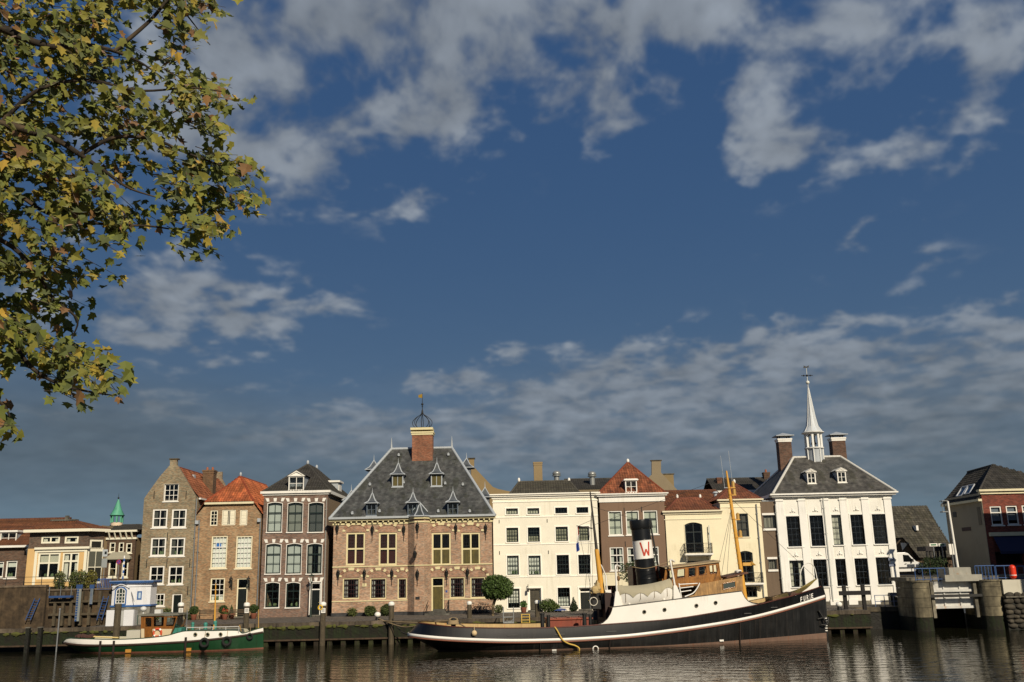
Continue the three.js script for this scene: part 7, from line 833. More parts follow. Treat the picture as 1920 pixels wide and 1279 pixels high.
    { const q = at(1113, 1128, Zc - 1), w = sub('hand_wheel', o); part('ring', new THREE.TorusGeometry(0.3, 0.035, 6, 20).translate(q.x, q.y, q.z), M(0xc9c4b4, { r: 0.5 }), w); }
    const t = V(0, 0, 0.12), hp = [[1040, 1176, 2.95], [1044, 1181, 3.1], [1050, 1192, 3.15], [1055, 1200, 3.2], [1066, 1207, 3.1], [1079, 1211, 3.05], [1086, 1216, 3.0], [1086, 1223, 3.0]].map(([x, y, b]) => at(x, y, Zc - b - 0.08)); part('hose', tube(hp, 0.06, 40), M(0xc0a04a, { r: 0.7 }), o); { const p = at(889, 1187, Zc - 2.9); part('fender_ball', [ball(p.x, p.y, p.z + 0.15, 0.2), rod(V(p.x, p.y, p.z + 0.15), V(p.x, p.y + 0.6, p.z + 0.1), 0.02)], M(0xcbb48a, { r: 0.9 }), o); }
    for (const [px, py, bb] of [[1039, 1220, 2.85], [1352.5, 1201.5, 2.2]]) { const p = at(px, py, Zc - bb); part('hull_plate', box(p.x - 0.16, p.x + 0.16, p.y - 0.05, p.y + 0.08, p.z + 0.02, p.z + 0.1), shipWhite, o); } { const p = at(1116.5, 1217, Zc - 2.95); part('discharge_ring', new THREE.TorusGeometry(0.2, 0.04, 8, 20).translate(p.x, p.y, p.z + 0.05), shipWhite, o); } for (const px of [960, 1048, 1145, 1408, 1463]) { const r = atX(rail, at(px, 1180, Zc - 2.9).x), s = atX(str, r.x), y = lerp(s.y, r.y, 0.42), b = lerp(s.b, r.b, 0.42); part('freeing_port', box(r.x - 0.38, r.x + 0.38, y - 0.02, y + 0.03, -Zc + b + 0.01, -Zc + b + 0.05), M(0x4a4a48, { r: 0.5 }), o); }
    for (const px of [1013, 1143, 1396]) { const s = atX(str, at(px, 1200, Zc - 3).x), bo = atX(boot, s.x); part('fender_rail', bar(V(s.x, s.y - 0.15, -Zc + s.b + 0.03), V(bo.x, 0, -Zc + bo.b + 0.03), 0.09, 0.06), M(0x231a15, { r: 0.8 }), o); }
    part('bow_hoop', tube([at(1500, 1102, Zc - 0.6), at(1502, 1070, Zc - 0.7), at(1514, 1056, Zc), at(1526, 1062, Zc + 0.5), at(1533, 1090, Zc + 0.4)], 0.035, 24), shipWhite, o); }
}
turned = null;
{ // green and white launch
  const Zc = 80.2, N = 48, o = thing('green_tug', 'small green and white harbour tug with wooden wheelhouse and tyre fenders', 'tugboat', V(at(300, 1218, Zc).x, 0, -Zc));
  const top = levelLine([[116, 1204, 0.02], [118, 1203, 0.6], [126, 1197, 1.05], [150, 1197.5, 1.5], [215, 1199, 1.7], [269, 1196.8, 1.8], [314, 1191.5, 1.8], [334, 1186, 1.8], [348, 1183.2, 1.75], [400, 1182.5, 1.75], [440, 1182, 1.3], [448, 1183, 1.2], [453, 1187, 1.1], [458, 1187, 1.0], [468, 1184, 0.75], [482, 1179.5, 0.4], [493, 1176.8, 0.04]], Zc, N);
  const mid = levelLine([[117, 1205.7, 0.02], [120, 1206, 0.6], [130, 1207.5, 1.05], [157, 1210, 1.5], [215, 1210, 1.75], [269, 1208, 1.85], [314, 1205.5, 1.85], [334, 1204.4, 1.85], [348, 1203.5, 1.8], [400, 1198.8, 1.75], [440, 1194, 1.3], [448, 1193, 1.2], [453, 1192.2, 1.1], [458, 1191.5, 1.0], [468, 1190, 0.75], [482, 1187.5, 0.4], [493.5, 1185.6, 0.04]], Zc, N);
  const wl = levelLine([[150, 1224, 0.02], [156, 1224, 0.4], [168, 1223, 0.8], [190, 1223, 1.25], [230, 1222, 1.45], [275, 1221, 1.6], [314, 1220, 1.6], [334, 1219, 1.6], [348, 1219, 1.55], [400, 1218, 1.5], [440, 1217, 1.1], [448, 1217, 1.0], [453, 1217, 0.9], [458, 1217, 0.8], [468, 1216, 0.6], [482, 1216, 0.3], [493.8, 1216, 0.03]], Zc, N, 0);
  const boot = wl.map((p, i) => ({ x: lerp(p.x, mid[i].x, 0.1), y: 0.09, b: lerp(p.b, mid[i].b, 0.15) })), grn = M(0x1a4527, { t: 'paint', r: 0.4 });
  sides('hull', ((s) => skin(boot, mid, Zc, 5, 0.02, s)), grn, o); sides('boot_topping', ((s) => skin(wl, boot, Zc, 1, 0, s)), M(0x7e4e3c, { t: 'paint', r: 0.7 }), o); sides('underbody', ((s) => skin(wl.map((p) => ({ x: p.x, y: -1, b: p.b * 0.5 })), wl, Zc, 2, 0, s)), M(0x4a2a20, { r: 0.8 }), o); sides('white_bulwark', ((s) => skin(mid, top, Zc, 3, 0, s)), shipWhite, o); sides('rubbing_strake', ((s) => strake(mid, Zc, 0.16, 0.09, s)), M(0x3a2a20, { r: 0.7 }), o); sides('rail_cap', ((s) => strake(top, Zc, 0.07, 0.05, s)), M(0x24402c, { r: 0.5 }), o); sides('bulwark_lining', ((s) => skin(mid.map((p) => ({ ...p, b: Math.max(0, p.b - 0.07) })), top.map((p) => ({ ...p, b: Math.max(0, p.b - 0.06) })), Zc, 1, 0, s)), M(0xb9b49c, { r: 0.7 }), o); part('deck', deckSheet(top.map((p, i) => ({ ...p, y: lerp(mid[i].y, p.y, p.x > at(345, 1190, Zc).x && p.x < at(450, 1190, Zc).x ? 0.96 : 0.35) })), Zc, 0), M(0x5a5f58, { t: 'paint', r: 0.7 }), o);
  for (const px of [366.3, 389.4, 412.5]) { const r = atX(top, at(px, 1190, Zc - 1.8).x), m2 = atX(mid, r.x), q = at(px, 1190, Zc - 1.8), b = lerp(m2.b, r.b, 0.5), w = sub('porthole', o); part('rim', new THREE.TorusGeometry(0.13, 0.035, 8, 18).translate(r.x, q.y, -Zc + b + 0.04), M(0x8a8468, { m: 0.5, r: 0.4 }), w); part('pane', new THREE.CircleGeometry(0.13, 18).translate(r.x, q.y, -Zc + b + 0.05), M(0x14181a, { r: 0.05 }), w); }
  for (const [px, py, R] of [[385.6, 1205, 0.29], [425.3, 1202.5, 0.29], [463.6, 1193.5, 0.2]]) { const r = atX(mid, at(px, py, Zc - 1.6).x), q = at(px, py, Zc - r.b - 0.15), w = sub('tyre_fender', o); part('tyre', new THREE.TorusGeometry(R, R * 0.36, 10, 24).rotateY((px - 370) * 0.004).translate(r.x, q.y, -Zc + r.b + 0.18), M(0x1b1b1a, { r: 0.9 }), w); part('lanyard', rod(V(r.x, q.y + R, -Zc + r.b + 0.16), V(r.x, q.y + R + 0.55, -Zc + r.b), 0.02), rope, w); }
  for (const px of [187, 213, 348]) { const r = atX(mid, at(px, 1205, Zc - 1.9).x); part('fender_post', cyl(r.x, -Zc + r.b + 0.12, -0.2, r.y + 0.35, 0.09), M(0x241a14, { r: 0.9 }), o); } for (const px of [240.5, 353]) { const r = atX(mid, at(px, 1215, Zc - 1.9).x); part('fender_plank', box(r.x - 0.22, r.x + 0.22, 0.05, 0.3, -Zc + r.b, -Zc + r.b + 0.1), M(0xb07c2e, { r: 0.7 }), o); }
  { const wh = sub('wheelhouse', o), b = 1.15, zf = -Zc + b, [x0, y0, x1, y1] = rectAt([264, 1155, 319, 1196], Zc - b), P = (px, py) => { const q = at(px, py, Zc - b); return [q.x, q.y]; }, out = [P(264, 1196), P(318, 1194), P(326, 1177), P(333, 1156), P(264, 1155)], h = [[P(272.5, 1175.5), P(283.7, 1175), P(283.7, 1158.7), P(272.5, 1158.7)], [P(288, 1175), P(306, 1174), P(308, 1157), P(288, 1157)], [P(311, 1174), P(325, 1174), P(330, 1158), P(313, 1158)]]; const wd = M(0xa86c26, { t: 'wood', r: 0.45, cc: 0.3 });
    for (const z of [zf, -Zc - b + 0.07]) part('side', prism(out, z, z - 0.07, h), wd, wh); h.forEach((q) => { part('pane', poly(q.map(([x, y]) => V(x, y, zf - 0.035))), glass, wh); part('pane', poly(q.map(([x, y]) => V(x, y, -Zc - b + 0.035))), glass, wh); }); part('back', box(out[0][0], out[0][0] + 0.07, out[0][1], out[4][1], zf - 0.07, -Zc - b + 0.07), wd, wh); part('front', [sheet([[V(out[1][0], out[1][1], zf - 0.07), V(out[1][0], out[1][1], -Zc - b + 0.07)], [V(out[2][0], out[2][1], zf - 0.07), V(out[2][0], out[2][1], -Zc - b + 0.07)]])], wd, wh); part('front_pane', sheet([[V(out[2][0], out[2][1], zf - 0.07), V(out[2][0], out[2][1], -Zc - b + 0.07)], [V(out[3][0], out[3][1], zf - 0.07), V(out[3][0], out[3][1], -Zc - b + 0.07)]]), glass, wh);
    const [a, , ,] = P(261, 1155), yr = P(300, 1154.5)[1]; part('roof', [box(out[4][0] - 0.12, out[3][0] + 0.15, yr, yr + 0.08, zf + 0.12, -Zc - b - 0.12), box(out[4][0], out[3][0], yr + 0.08, yr + 0.14, zf - 0.05, -Zc - b + 0.05)], M(0x6c6a5e, { r: 0.7 }), wh);
    const lp = [P(264.6, 1196.5), P(317, 1194.5), P(323, 1180), P(285, 1180), P(285, 1196), P(272, 1196.2), P(272, 1180), P(264.6, 1180)]; part('lower_panel', prism([P(286, 1196), P(317.5, 1194.5), P(323, 1179.5), P(286, 1179.5)], zf + 0.02, zf), M(0xc9b896, { r: 0.6 }), wh); part('lower_panel', prism([P(264.6, 1196), P(270.5, 1196), P(270.5, 1179), P(264.6, 1179)], zf + 0.02, zf), M(0xc9b896, { r: 0.6 }), wh);
    const lb = at(295, 1186.5, Zc - b - 0.1), w = sub('lifebuoy', wh); part('ring', new THREE.TorusGeometry(0.31, 0.085, 10, 28).translate(lb.x, lb.y, zf + 0.1), M(0xc9502c, { r: 0.6 }), w); part('bands', [0, 1, 2, 3].map((i) => new THREE.TorusGeometry(0.31, 0.09, 10, 6, 0.4).rotateZ(i * Math.PI / 2 + 0.6).translate(lb.x, lb.y, zf + 0.1)), shipWhite, w);
    { const q = at(269, 1142, Zc); part('roof_gear', [ball(q.x, q.y, q.z, 0.26, 0.8), cyl(q.x, q.z, yr, q.y, 0.05), box(q.x + 1, q.x + 1.5, yr + 0.1, yr + 0.45, -Zc - 0.3, -Zc + 0.2)], M(0xc9c9c4, { r: 0.5 }), wh); } }
  { const [a, c, d, e] = rectAt([313, 1178, 340, 1187], Zc - 0.8); part('teal_locker', [box(a, d, c - 0.3, e, -Zc - 0.7, -Zc + 0.8)], M(0x3f8f80, { t: 'paint', r: 0.6 }), o); const m0 = at(402, 1182, Zc), m1 = at(404.5, 1094, Zc); part('mast', [rod(m0, m1, 0.09, 0.04), cyl(m0.x, m0.z, m0.y - 0.1, m0.y + 0.45, 0.14)], mast, o); part('stern_pole', rod(at(349.5, 1184, Zc - 1), at(351, 1144, Zc - 1), 0.035), grey, o); const hr = [[350, 1177], [448, 1175]].map(([x, y]) => at(x, y, Zc - 1.4)); part('handrail', [rod(hr[0], hr[1], 0.03), ...[0, 0.25, 0.5, 0.75, 1].map((t) => { const p = hr[0].clone().lerp(hr[1], t); return rod(p, p.clone().add(V(0, -0.4, 0)), 0.025); })], M(0xc9c9c4, { r: 0.5 }), o); for (const [px, w2, hh] of [[361, 0.12, 0.35], [385, 0.15, 0.3], [403, 0.14, 0.45]]) { const p = at(px, 1178, Zc); part('deck_vent', [cyl(p.x, p.z, p.y - 0.3, p.y + hh, w2), ball(p.x, p.y + hh, p.z, w2 * 1.15)], M(0x3f8f80, { t: 'paint', r: 0.6 }), o); } const st = at(150, 1193, Zc), R = rng(3); part('stern_gear', [...Array(9)].map(() => blob(V(st.x + (R() - 0.4) * 2.2, st.y - 0.1 + R() * 0.1, st.z + (R() - 0.5) * 1.4), 0.3, 0.16, 0.3, Math.floor(R() * 99), 0.7, 8)), M(0x4a3028, { r: 1 }), o); part('tiller', rod(at(167, 1193.5, Zc), at(222, 1196, Zc), 0.06), M(0xd0b878, { r: 0.6 }), o); { const p = at(255, 1184, Zc - 0.6); part('engine_casing', box(p.x - 0.6, p.x + 0.5, p.y - 0.6, p.y + 0.1, p.z - 0.6, p.z + 0.4), M(0xb8b4a4, { r: 0.6 }), o); } part('bow_rail', [tube([at(447, 1184, Zc - 1.2), at(449, 1172, Zc - 1.1), at(452, 1184, Zc - 1)], 0.03, 12), rod(at(484.5, 1180, Zc), at(484.8, 1143, Zc), 0.04)], M(0xb08a4a, { r: 0.6 }), o); }
}
// ---------- along the quay ----------
const capWhite = M(0xe6e4da, { r: 0.5 });
function mooringPost(px, topPy, Z, toWater, label, w = 0.24) { const p = at(px, topPy, Z), o = thing('mooring_post', label, 'mooring post', V(p.x, toWater ? 0 : QUAY, -Z), 'white capped mooring posts'); part('post', cyl(p.x, -Z, toWater ? -4 : QUAY - 0.1, p.y - 0.14, w, w * 0.94, 12), oldWood, o); part('cap', [ball(p.x, p.y - 0.12, -Z, w * 1.12, 0.72), cyl(p.x, -Z, p.y - 0.24, p.y - 0.12, w * 1.08)], capWhite, o); return { o, p }; }
mooringPost(606, 1130, ZQ - 0.35, true, 'white capped timber post with a yellow ring by the street lamp'); mooringPost(734, 1129.5, ZQ - 0.35, true, 'tall white capped timber post in the water astern of the black tug');
mooringPost(339.5, 1131, ZQ - 0.35, true, 'white capped timber post behind the wooden wheelhouse'); mooringPost(463, 1131, ZQ - 0.35, true, 'white capped timber post behind the bow of the green tug'); mooringPost(880, 1128, ZQ + 0.8, false, 'white capped timber post in front of the town hall bicycles', 0.2); mooringPost(1007, 1126, ZQ + 0.8, false, 'white capped timber post in front of the white house door', 0.2); { const p = at(222, 1133, ZQ - 0.3), o = thing('mooring_post', 'plain grey timber post in front of the white equipment cabinet', 'mooring post', V(p.x, 0, -ZQ + 0.3)); part('post', cyl(p.x, -ZQ + 0.3, -4, p.y, 0.3, 0.27, 12), oldWood, o); part('cap', cyl(p.x, -ZQ + 0.3, p.y, p.y + 0.06, 0.28, 0.22, 12), M(0x6d6a5c, { r: 0.9 }), o); }
for (const [px, py, Z, lab] of [[606, 1145, ZQ - 0.62, 'white depth notice plate nailed on the post by the street lamp'], [339, 1145, ZQ - 0.62, 'white depth notice plate nailed on the post behind the wheelhouse'], [462.5, 1145, ZQ - 0.62, 'white depth notice plate nailed on the post behind the green bow']]) { const [a, c, d, e] = rectAt([px - 4, py - 4.5, px + 4, py + 4.5], Z), o = thing('notice_plate', lab, 'sign', V(a, c, -Z)); part('plate', box(a, d, c, e, -Z, -Z - 0.02), white, o); part('lettering', [0.25, 0.5, 0.72].map((t) => box(lerp(a, d, 0.15), lerp(a, d, 0.85), lerp(c, e, t), lerp(c, e, t + 0.1), -Z + 0.006, -Z + 0.001)), M(0x55585a, { r: 0.8 }), o); }
{ const p = at(600.5, 1139.5, ZQ - 0.6), o = thing('life_ring', 'yellow ring hanging on the mooring post by the street lamp', 'life ring', p); part('ring', new THREE.TorusGeometry(0.17, 0.06, 8, 20).translate(p.x, p.y, p.z), M(0xc9a227, { r: 0.6 }), o); part('hook', rod(V(p.x, p.y + 0.17, p.z), V(p.x + 0.12, p.y + 0.28, p.z - 0.1), 0.02), iron, o); }
function bollard(px, py, Z, label) { const p = at(px, py, Z), o = thing('bollard', label, 'bollard', V(p.x, QUAY, -Z), 'white topped quay bollards'); part('head', ball(p.x, QUAY + 0.5, -Z, 0.27, 0.85), capWhite, o); part('stem', cyl(p.x, -Z, QUAY - 0.02, QUAY + 0.42, 0.2, 0.16), iron, o); part('base', box(p.x - 0.35, p.x + 0.35, QUAY - 0.01, QUAY + 0.06, -Z - 0.3, -Z + 0.3), iron, o); return o; }
bollard(708, 1158, ZQ + 0.9, 'white topped iron bollard on the quay in front of the town hall bushes'); bollard(1573, 1132, ZQ + 0.9, 'white topped iron bollard in front of the white turret hall');
{ // mooring ropes
  const r1 = [at(710, 1160, ZQ + 0.7), at(735, 1170, ZQ - 1), at(760, 1176, 79.5), at(790, 1172, 77.5)], r2 = [at(735, 1160, ZQ - 0.5), at(752, 1184, ZQ - 1.8), at(770, 1190, 78)]; single('mooring_rope', tube(r1, 0.045, 24), rope, 'slack rope from the white bollard to the stern of the black tug', 'rope', 'mooring ropes'); single('mooring_rope', tube(r2, 0.05, 20), M(0x2a2620, { r: 0.9 }), 'dark rope from the tall post down to the stern of the black tug', 'rope', 'mooring ropes'); single('mooring_rope', tube([at(850, 1163, 74.6), at(820, 1166, 76), at(790, 1168, 78), at(708, 1164, ZQ + 0.6)], 0.05, 24), rope, 'brown rope led over the tug stern to the towing bollard', 'rope', 'mooring ropes'); single('mooring_rope', tube([at(852, 1166, 74.4), at(866, 1172, 73.9), at(874, 1177, 73.3)], 0.05, 12), rope, 'short rope over the bulwark by the towing bollard', 'rope', 'mooring ropes'); }
{ const Z = ZF - 1.3, p = at(582, 1162, Z), top = at(582, 1076, Z), o = thing('street_lamp', 'dark green street lamp with lantern head in front of the three bay house', 'street lamp', V(p.x, QUAY, -Z)), gr = M(0x26332b, { r: 0.5 }), y = top.y; part('post', [cyl(p.x, -Z, QUAY, QUAY + 0.9, 0.12, 0.09), cyl(p.x, -Z, QUAY + 0.9, y - 0.75, 0.055, 0.045), cyl(p.x, -Z, y - 0.8, y - 0.72, 0.1)], gr, o); part('lantern', [...[0, 1, 2, 3].map((i) => { const a = i * Math.PI / 2 + Math.PI / 4; return rod(V(p.x + 0.12 * Math.cos(a), y - 0.72, -Z + 0.12 * Math.sin(a)), V(p.x + 0.24 * Math.cos(a), y - 0.22, -Z + 0.24 * Math.sin(a)), 0.018); })], gr, o); part('lantern_glass', new THREE.CylinderGeometry(0.22, 0.11, 0.48, 4, 1, true).rotateY(0).translate(p.x, y - 0.47, -Z), glass, o); part('lantern_cap', [new THREE.ConeGeometry(0.3, 0.22, 4).rotateY(0).translate(p.x, y - 0.11, -Z), ball(p.x, y + 0.03, -Z, 0.06)], gr, o); }
{ const Z = 90.5, p = at(47, 1092, Z), o = thing('dike_lamp', 'old lantern street lamp in front of the dormer house on the dike', 'street lamp', V(p.x, DIKE, -Z)), y = at(47, 1030, Z).y; part('post', [cyl(p.x, -Z, DIKE - 0.05, y - 0.6, 0.06, 0.045), cyl(p.x, -Z, DIKE - 0.05, DIKE + 0.6, 0.1)], iron, o); part('lantern', [cyl(p.x, -Z, y - 0.6, y - 0.1, 0.12, 0.24, 6), cyl(p.x, -Z, y - 0.1, y + 0.15, 0.28, 0.05, 6), ball(p.x, y + 0.2, -Z, 0.06)], M(0x4a4e50, { r: 0.3 }), o); }
// steps, gangway
{ const Z = 80.6, f = at(953, 1172, Z), o = thing('gangway', 'grey aluminium gangway frame between the tug deck and the quay', 'gangway', V(f.x, QUAY - 0.6, -Z)), al = M(0xa6aaa8, { m: 0.5, r: 0.4 }), [x0, y0, x1, y1] = rectAt([944, 1139, 963, 1174], Z); for (const x of [x0, x1]) for (const z of [-Z + 1.2, -Z - 0.4]) part('post', rod(V(x, y0, z), V(x, y1, z), 0.035), al, o); for (const y of [lerp(y0, y1, 0.5), y1]) for (const x of [x0, x1]) part('rail', rod(V(x, y, -Z + 1.2), V(x, y, -Z - 0.4), 0.03), al, o); part('deck', box(x0, x1, y0 + 0.28, y0 + 0.36, -Z + 1.3, -Z - 1.8), al, o); for (const y of [0.1, 0.5, 0.74]) part('tread', box(x0, x1, lerp(y0, y1, y), lerp(y0, y1, y) + 0.05, -Z + 1.15, -Z + 1.0), al, o); part('brace', [rod(V(x0, y0, -Z + 1.2), V(x1, lerp(y0, y1, 0.4), -Z + 1.2), 0.025)], al, o); }
{ const Z = 80, [x0, y0, x1, y1] = rectAt([977, 1152, 994, 1174], Z), o = thing('step_ladder', 'yellow step ladder standing at the tug side by the quay', 'ladder', V(x0, y0, -Z)), ye = M(0xc9a640, { r: 0.5 }); for (const x of [x0 + 0.05, x1 - 0.05]) { part('stile', rod(V(x, y0 - 0.2, -Z + 0.4), V(x, y1, -Z), 0.035), ye, o); part('stile', rod(V(x, y0 - 0.2, -Z - 0.5), V(x, y1, -Z), 0.03), ye, o); } for (const t of [0.25, 0.5, 0.75, 0.97]) part('tread', box(x0, x1, lerp(y0, y1, t), lerp(y0, y1, t) + 0.05, -Z + 0.42 * (1 - t), -Z + 0.42 * (1 - t) - 0.15), ye, o); }
// tree with round crown in front of the white house
{ const Z = 87.5, p = at(924, 1155, Z), c = at(932, 1101, Z), o = thing('street_tree', 'small round crowned street tree in front of the white house', 'tree', V(p.x, QUAY, -Z)), bk = M(0x8a7c66, { t: 'bark', r: 0.9 }); part('trunk', [tube([V(p.x, QUAY - 0.1, -Z), V(p.x + 0.05, QUAY + 0.8, -Z), V(c.x - 0.05, c.y - 0.7, -Z)], 0.13, 10, 10), ...[...Array(9)].map((_, i) => { const a = i * 0.7; return rod(V(c.x - 0.05, c.y - 0.8, -Z), V(c.x + 1.0 * Math.cos(a), c.y + 0.1 + 0.5 * Math.sin(i * 2.1), -Z + 0.9 * Math.sin(a)), 0.05, 0.015, 6); })], bk, o); part('crown', [leafCloud(c, 1.42, 1.12, 1.35, 5200, 0.11, 41), leafCloud(V(c.x - 0.5, c.y - 0.45, -Z + 0.2), 0.85, 0.6, 0.8, 1200, 0.11, 42), leafCloud(V(c.x + 0.55, c.y - 0.4, -Z + 0.1), 0.8, 0.6, 0.8, 1200, 0.11, 43)], M(0x3c5220, { vc: true, r: 0.7 }), o); }
// shrubs and pots
const GZ = ZF - 2;
leafBush([660, 1150], GZ, 0.5, 0.42, QUAY, 51, 0x4a5426, 'thin low bush under the left town hall window', { n: 400 }); leafBush([694, 1149], GZ, 0.55, 0.5, QUAY, 52, 0x3d4a1e, 'round green bush in the middle of the town hall front', { n: 1200 }); leafBush([724, 1148], GZ, 0.6, 0.56, QUAY, 53, 0x3a461d, 'round green bush behind the tall mooring post', { n: 1200 });
leafBush([1027, 1141], GZ, 0.85, 0.62, QUAY, 54, 0x3f5220, 'wide leafy shrub between the two doors of the white house', { n: 1400 }); leafBush([1042, 1146], GZ, 0.5, 0.4, QUAY, 57, 0x4c5a26, 'small bush beside the blue parasol', { n: 500 }); leafBush([1076, 1143], GZ, 0.55, 0.75, QUAY, 55, 0x26361a, 'cone shaped clipped conifer beside the dark doorway', { n: 1500, shape: 1, size: 0.07 }); leafBush([982, 1148], GZ, 0.35, 0.35, QUAY, 56, 0x4a6a34, 'small green plant in a blue grey pot by the white house', { n: 400, low: 2.2, pot: true });
leafBush([935, 1148], GZ + 0.6, 0.5, 0.4, QUAY, 58, 0x4d5630, 'loose grey green bush beside the street tree trunk', { n: 400 });
for (const [px, lab, i] of [[364, 'clipped round box ball left of the first garden bench', 0], [419, 'clipped round box ball between the two garden benches', 1], [476, 'clipped round box ball beside the drainpipe', 2]]) leafBush([px, 1143], GZ + 0.3, 0.42, 0.42, QUAY, 61 + i, 0x35491d, lab, { n: 1500, size: 0.06, low: 2.1, pot: true, name: 'box_ball', cat: 'topiary' });
leafBush([434.5, 1134], GZ + 0.5, 0.28, 0.6, QUAY, 66, 0x35491d, 'small pointed conifer left of the dark door with lanterns', { n: 900, size: 0.06, shape: 1, low: 1.5, pot: true, name: 'conifer', cat: 'conifer' }); leafBush([355, 1146], GZ + 0.5, 0.45, 0.4, QUAY, 68, 0x3d4526, 'dark leafy shrub right of the door with a wreath', { n: 600 }); leafBush([292, 1146], GZ - 1.5, 0.7, 0.4, QUAY, 69, 0x4a5a2a, 'row of leafy plants in front of the tall gable house', { n: 700, low: 1.4 });
{ const t = leafBush([422, 1150], GZ - 0.3, 0.35, 0.26, QUAY, 71, 0x4a5a2a, 'red flowering plant in a terracotta pot between the benches', { n: 350, low: 2.3, pot: true, name: 'flower_pot', cat: 'flower pot' }); const p = at(422, 1150, GZ - 0.3); part('blossom', leafCloud(V(p.x, QUAY + 0.75, p.z), 0.36, 0.25, 0.32, 130, 0.06, 72), M(0xb0342c, { vc: true, r: 0.7 }), t); }
leafBush([1186, 1087], 86, 1.2, 1.0, QUAY, 74, 0x2f4018, 'dark green ornamental shrub half hidden behind the funnel of the tug', { n: 1200, low: 3.6, y: at(1178, 1085, 86).y });
function bench(px, Z, label) { const p = at(px, 1155, Z), o = thing('garden_bench', label, 'bench', V(p.x, QUAY, -Z), 'wooden garden benches by the brick house'), wd = M(0x6d5c46, { t: 'wood', r: 0.8 }), w = 0.72; for (let i = 0; i < 3; i++) part('seat_slat', box(p.x - w, p.x + w, QUAY + 0.42, QUAY + 0.46, -Z + 0.02 + i * 0.14, -Z + 0.13 + i * 0.14), wd, o); for (let i = 0; i < 3; i++) part('back_slat', box(p.x - w, p.x + w, QUAY + 0.56 + i * 0.13, QUAY + 0.65 + i * 0.13, -Z - 0.06, -Z - 0.03), wd, o); for (const s of [-1, 1]) { part('leg', box(p.x + s * w - 0.04, p.x + s * w + 0.04, QUAY, QUAY + 0.42, -Z + 0.36, -Z + 0.44), wd, o); part('leg', box(p.x + s * w - 0.04, p.x + s * w + 0.04, QUAY, QUAY + 0.95, -Z - 0.1, -Z - 0.02), wd, o); part('armrest', box(p.x + s * w - 0.05, p.x + s * w + 0.05, QUAY + 0.62, QUAY + 0.66, -Z - 0.05, -Z + 0.46), wd, o); } }
bench(388, GZ, 'wooden garden bench beneath the leaded ground floor window edge'); bench(445, GZ - 0.6, 'wooden garden bench in front of the dark door with lanterns');
{ const p = at(1050, 1150, GZ), yt = at(1050, 1138, GZ).y, o = thing('parasol', 'low blue parasol open in front of the white house', 'parasol', V(p.x, QUAY, -GZ)); part('canopy', [...Array(8)].map((_, i) => { const a = i * Math.PI / 4, c = (i + 1) * Math.PI / 4; return poly([V(p.x, yt, -GZ), V(p.x + 0.75 * Math.cos(a), yt - 0.32, -GZ + 0.75 * Math.sin(a)), V(p.x + 0.75 * Math.cos(c), yt - 0.32, -GZ + 0.75 * Math.sin(c))]); }), M(0x2f4580, { r: 0.9 }), o); part('pole', cyl(p.x, -GZ, QUAY, yt + 0.08, 0.025), grey, o); part('table', [cyl(p.x + 0.1, -GZ, QUAY + 0.3, QUAY + 0.34, 0.5, 0.5, 18), cyl(p.x, -GZ, QUAY, QUAY + 0.3, 0.2, 0.06)], M(0xc9c9c2, { r: 0.5 }), o); }
function bicycle(px, Z, label, hex) { const p = at(px, 1150, Z), o = thing('bicycle', label, 'bicycle', V(p.x, QUAY, -Z), 'bicycles against the town hall wall'), m = M(hex, { r: 0.5 }), r = 0.34, x = p.x, y = QUAY; for (const s of [-0.52, 0.52]) { const w = sub('wheel', o); part('tyre', new THREE.TorusGeometry(r, 0.025, 6, 24).translate(x + s, y + r, -Z), M(0x18181a, { r: 0.9 }), w); part('spokes', [...Array(8)].map((_, i) => rod(V(x + s, y + r, -Z), V(x + s + r * Math.cos(i * 0.785), y + r + r * Math.sin(i * 0.785), -Z), 0.005, 0.005, 4)), grey, w); } const A = V(x - 0.52, y + r, -Z), C = V(x - 0.12, y + 0.85, -Z), D = V(x + 0.38, y + 0.85, -Z), E = V(x + 0.0, y + 0.3, -Z), F = V(x + 0.52, y + r, -Z); part('frame', [[A, E], [E, C], [C, D], [E, D], [A, C], [D, F]].map(([a, b]) => rod(a, b, 0.02, 0.02, 6)), m, o); part('saddle', box(x - 0.25, x - 0.02, y + 0.93, y + 1.0, -Z - 0.07, -Z + 0.07), M(0x1b1917, { r: 0.8 }), o); part('handlebar', [rod(D, V(x + 0.34, y + 1.05, -Z), 0.018), rod(V(x + 0.28, y + 1.06, -Z - 0.28), V(x + 0.28, y + 1.06, -Z + 0.28), 0.018)], grey, o); part('pedal', box(x - 0.08, x + 0.1, y + 0.2, y + 0.23, -Z + 0.05, -Z + 0.15), iron, o); }
bicycle(890, ZF - 1.8, 'black bicycle leaning at the town hall wall beneath the right window', 0x1d1d20); bicycle(903, ZF - 2.1, 'dark grey bicycle next to the street tree at the town hall corner', 0x3a3c40); bicycle(908, ZF - 1.7, 'dark red bicycle tucked behind the street tree', 0x4a2420);
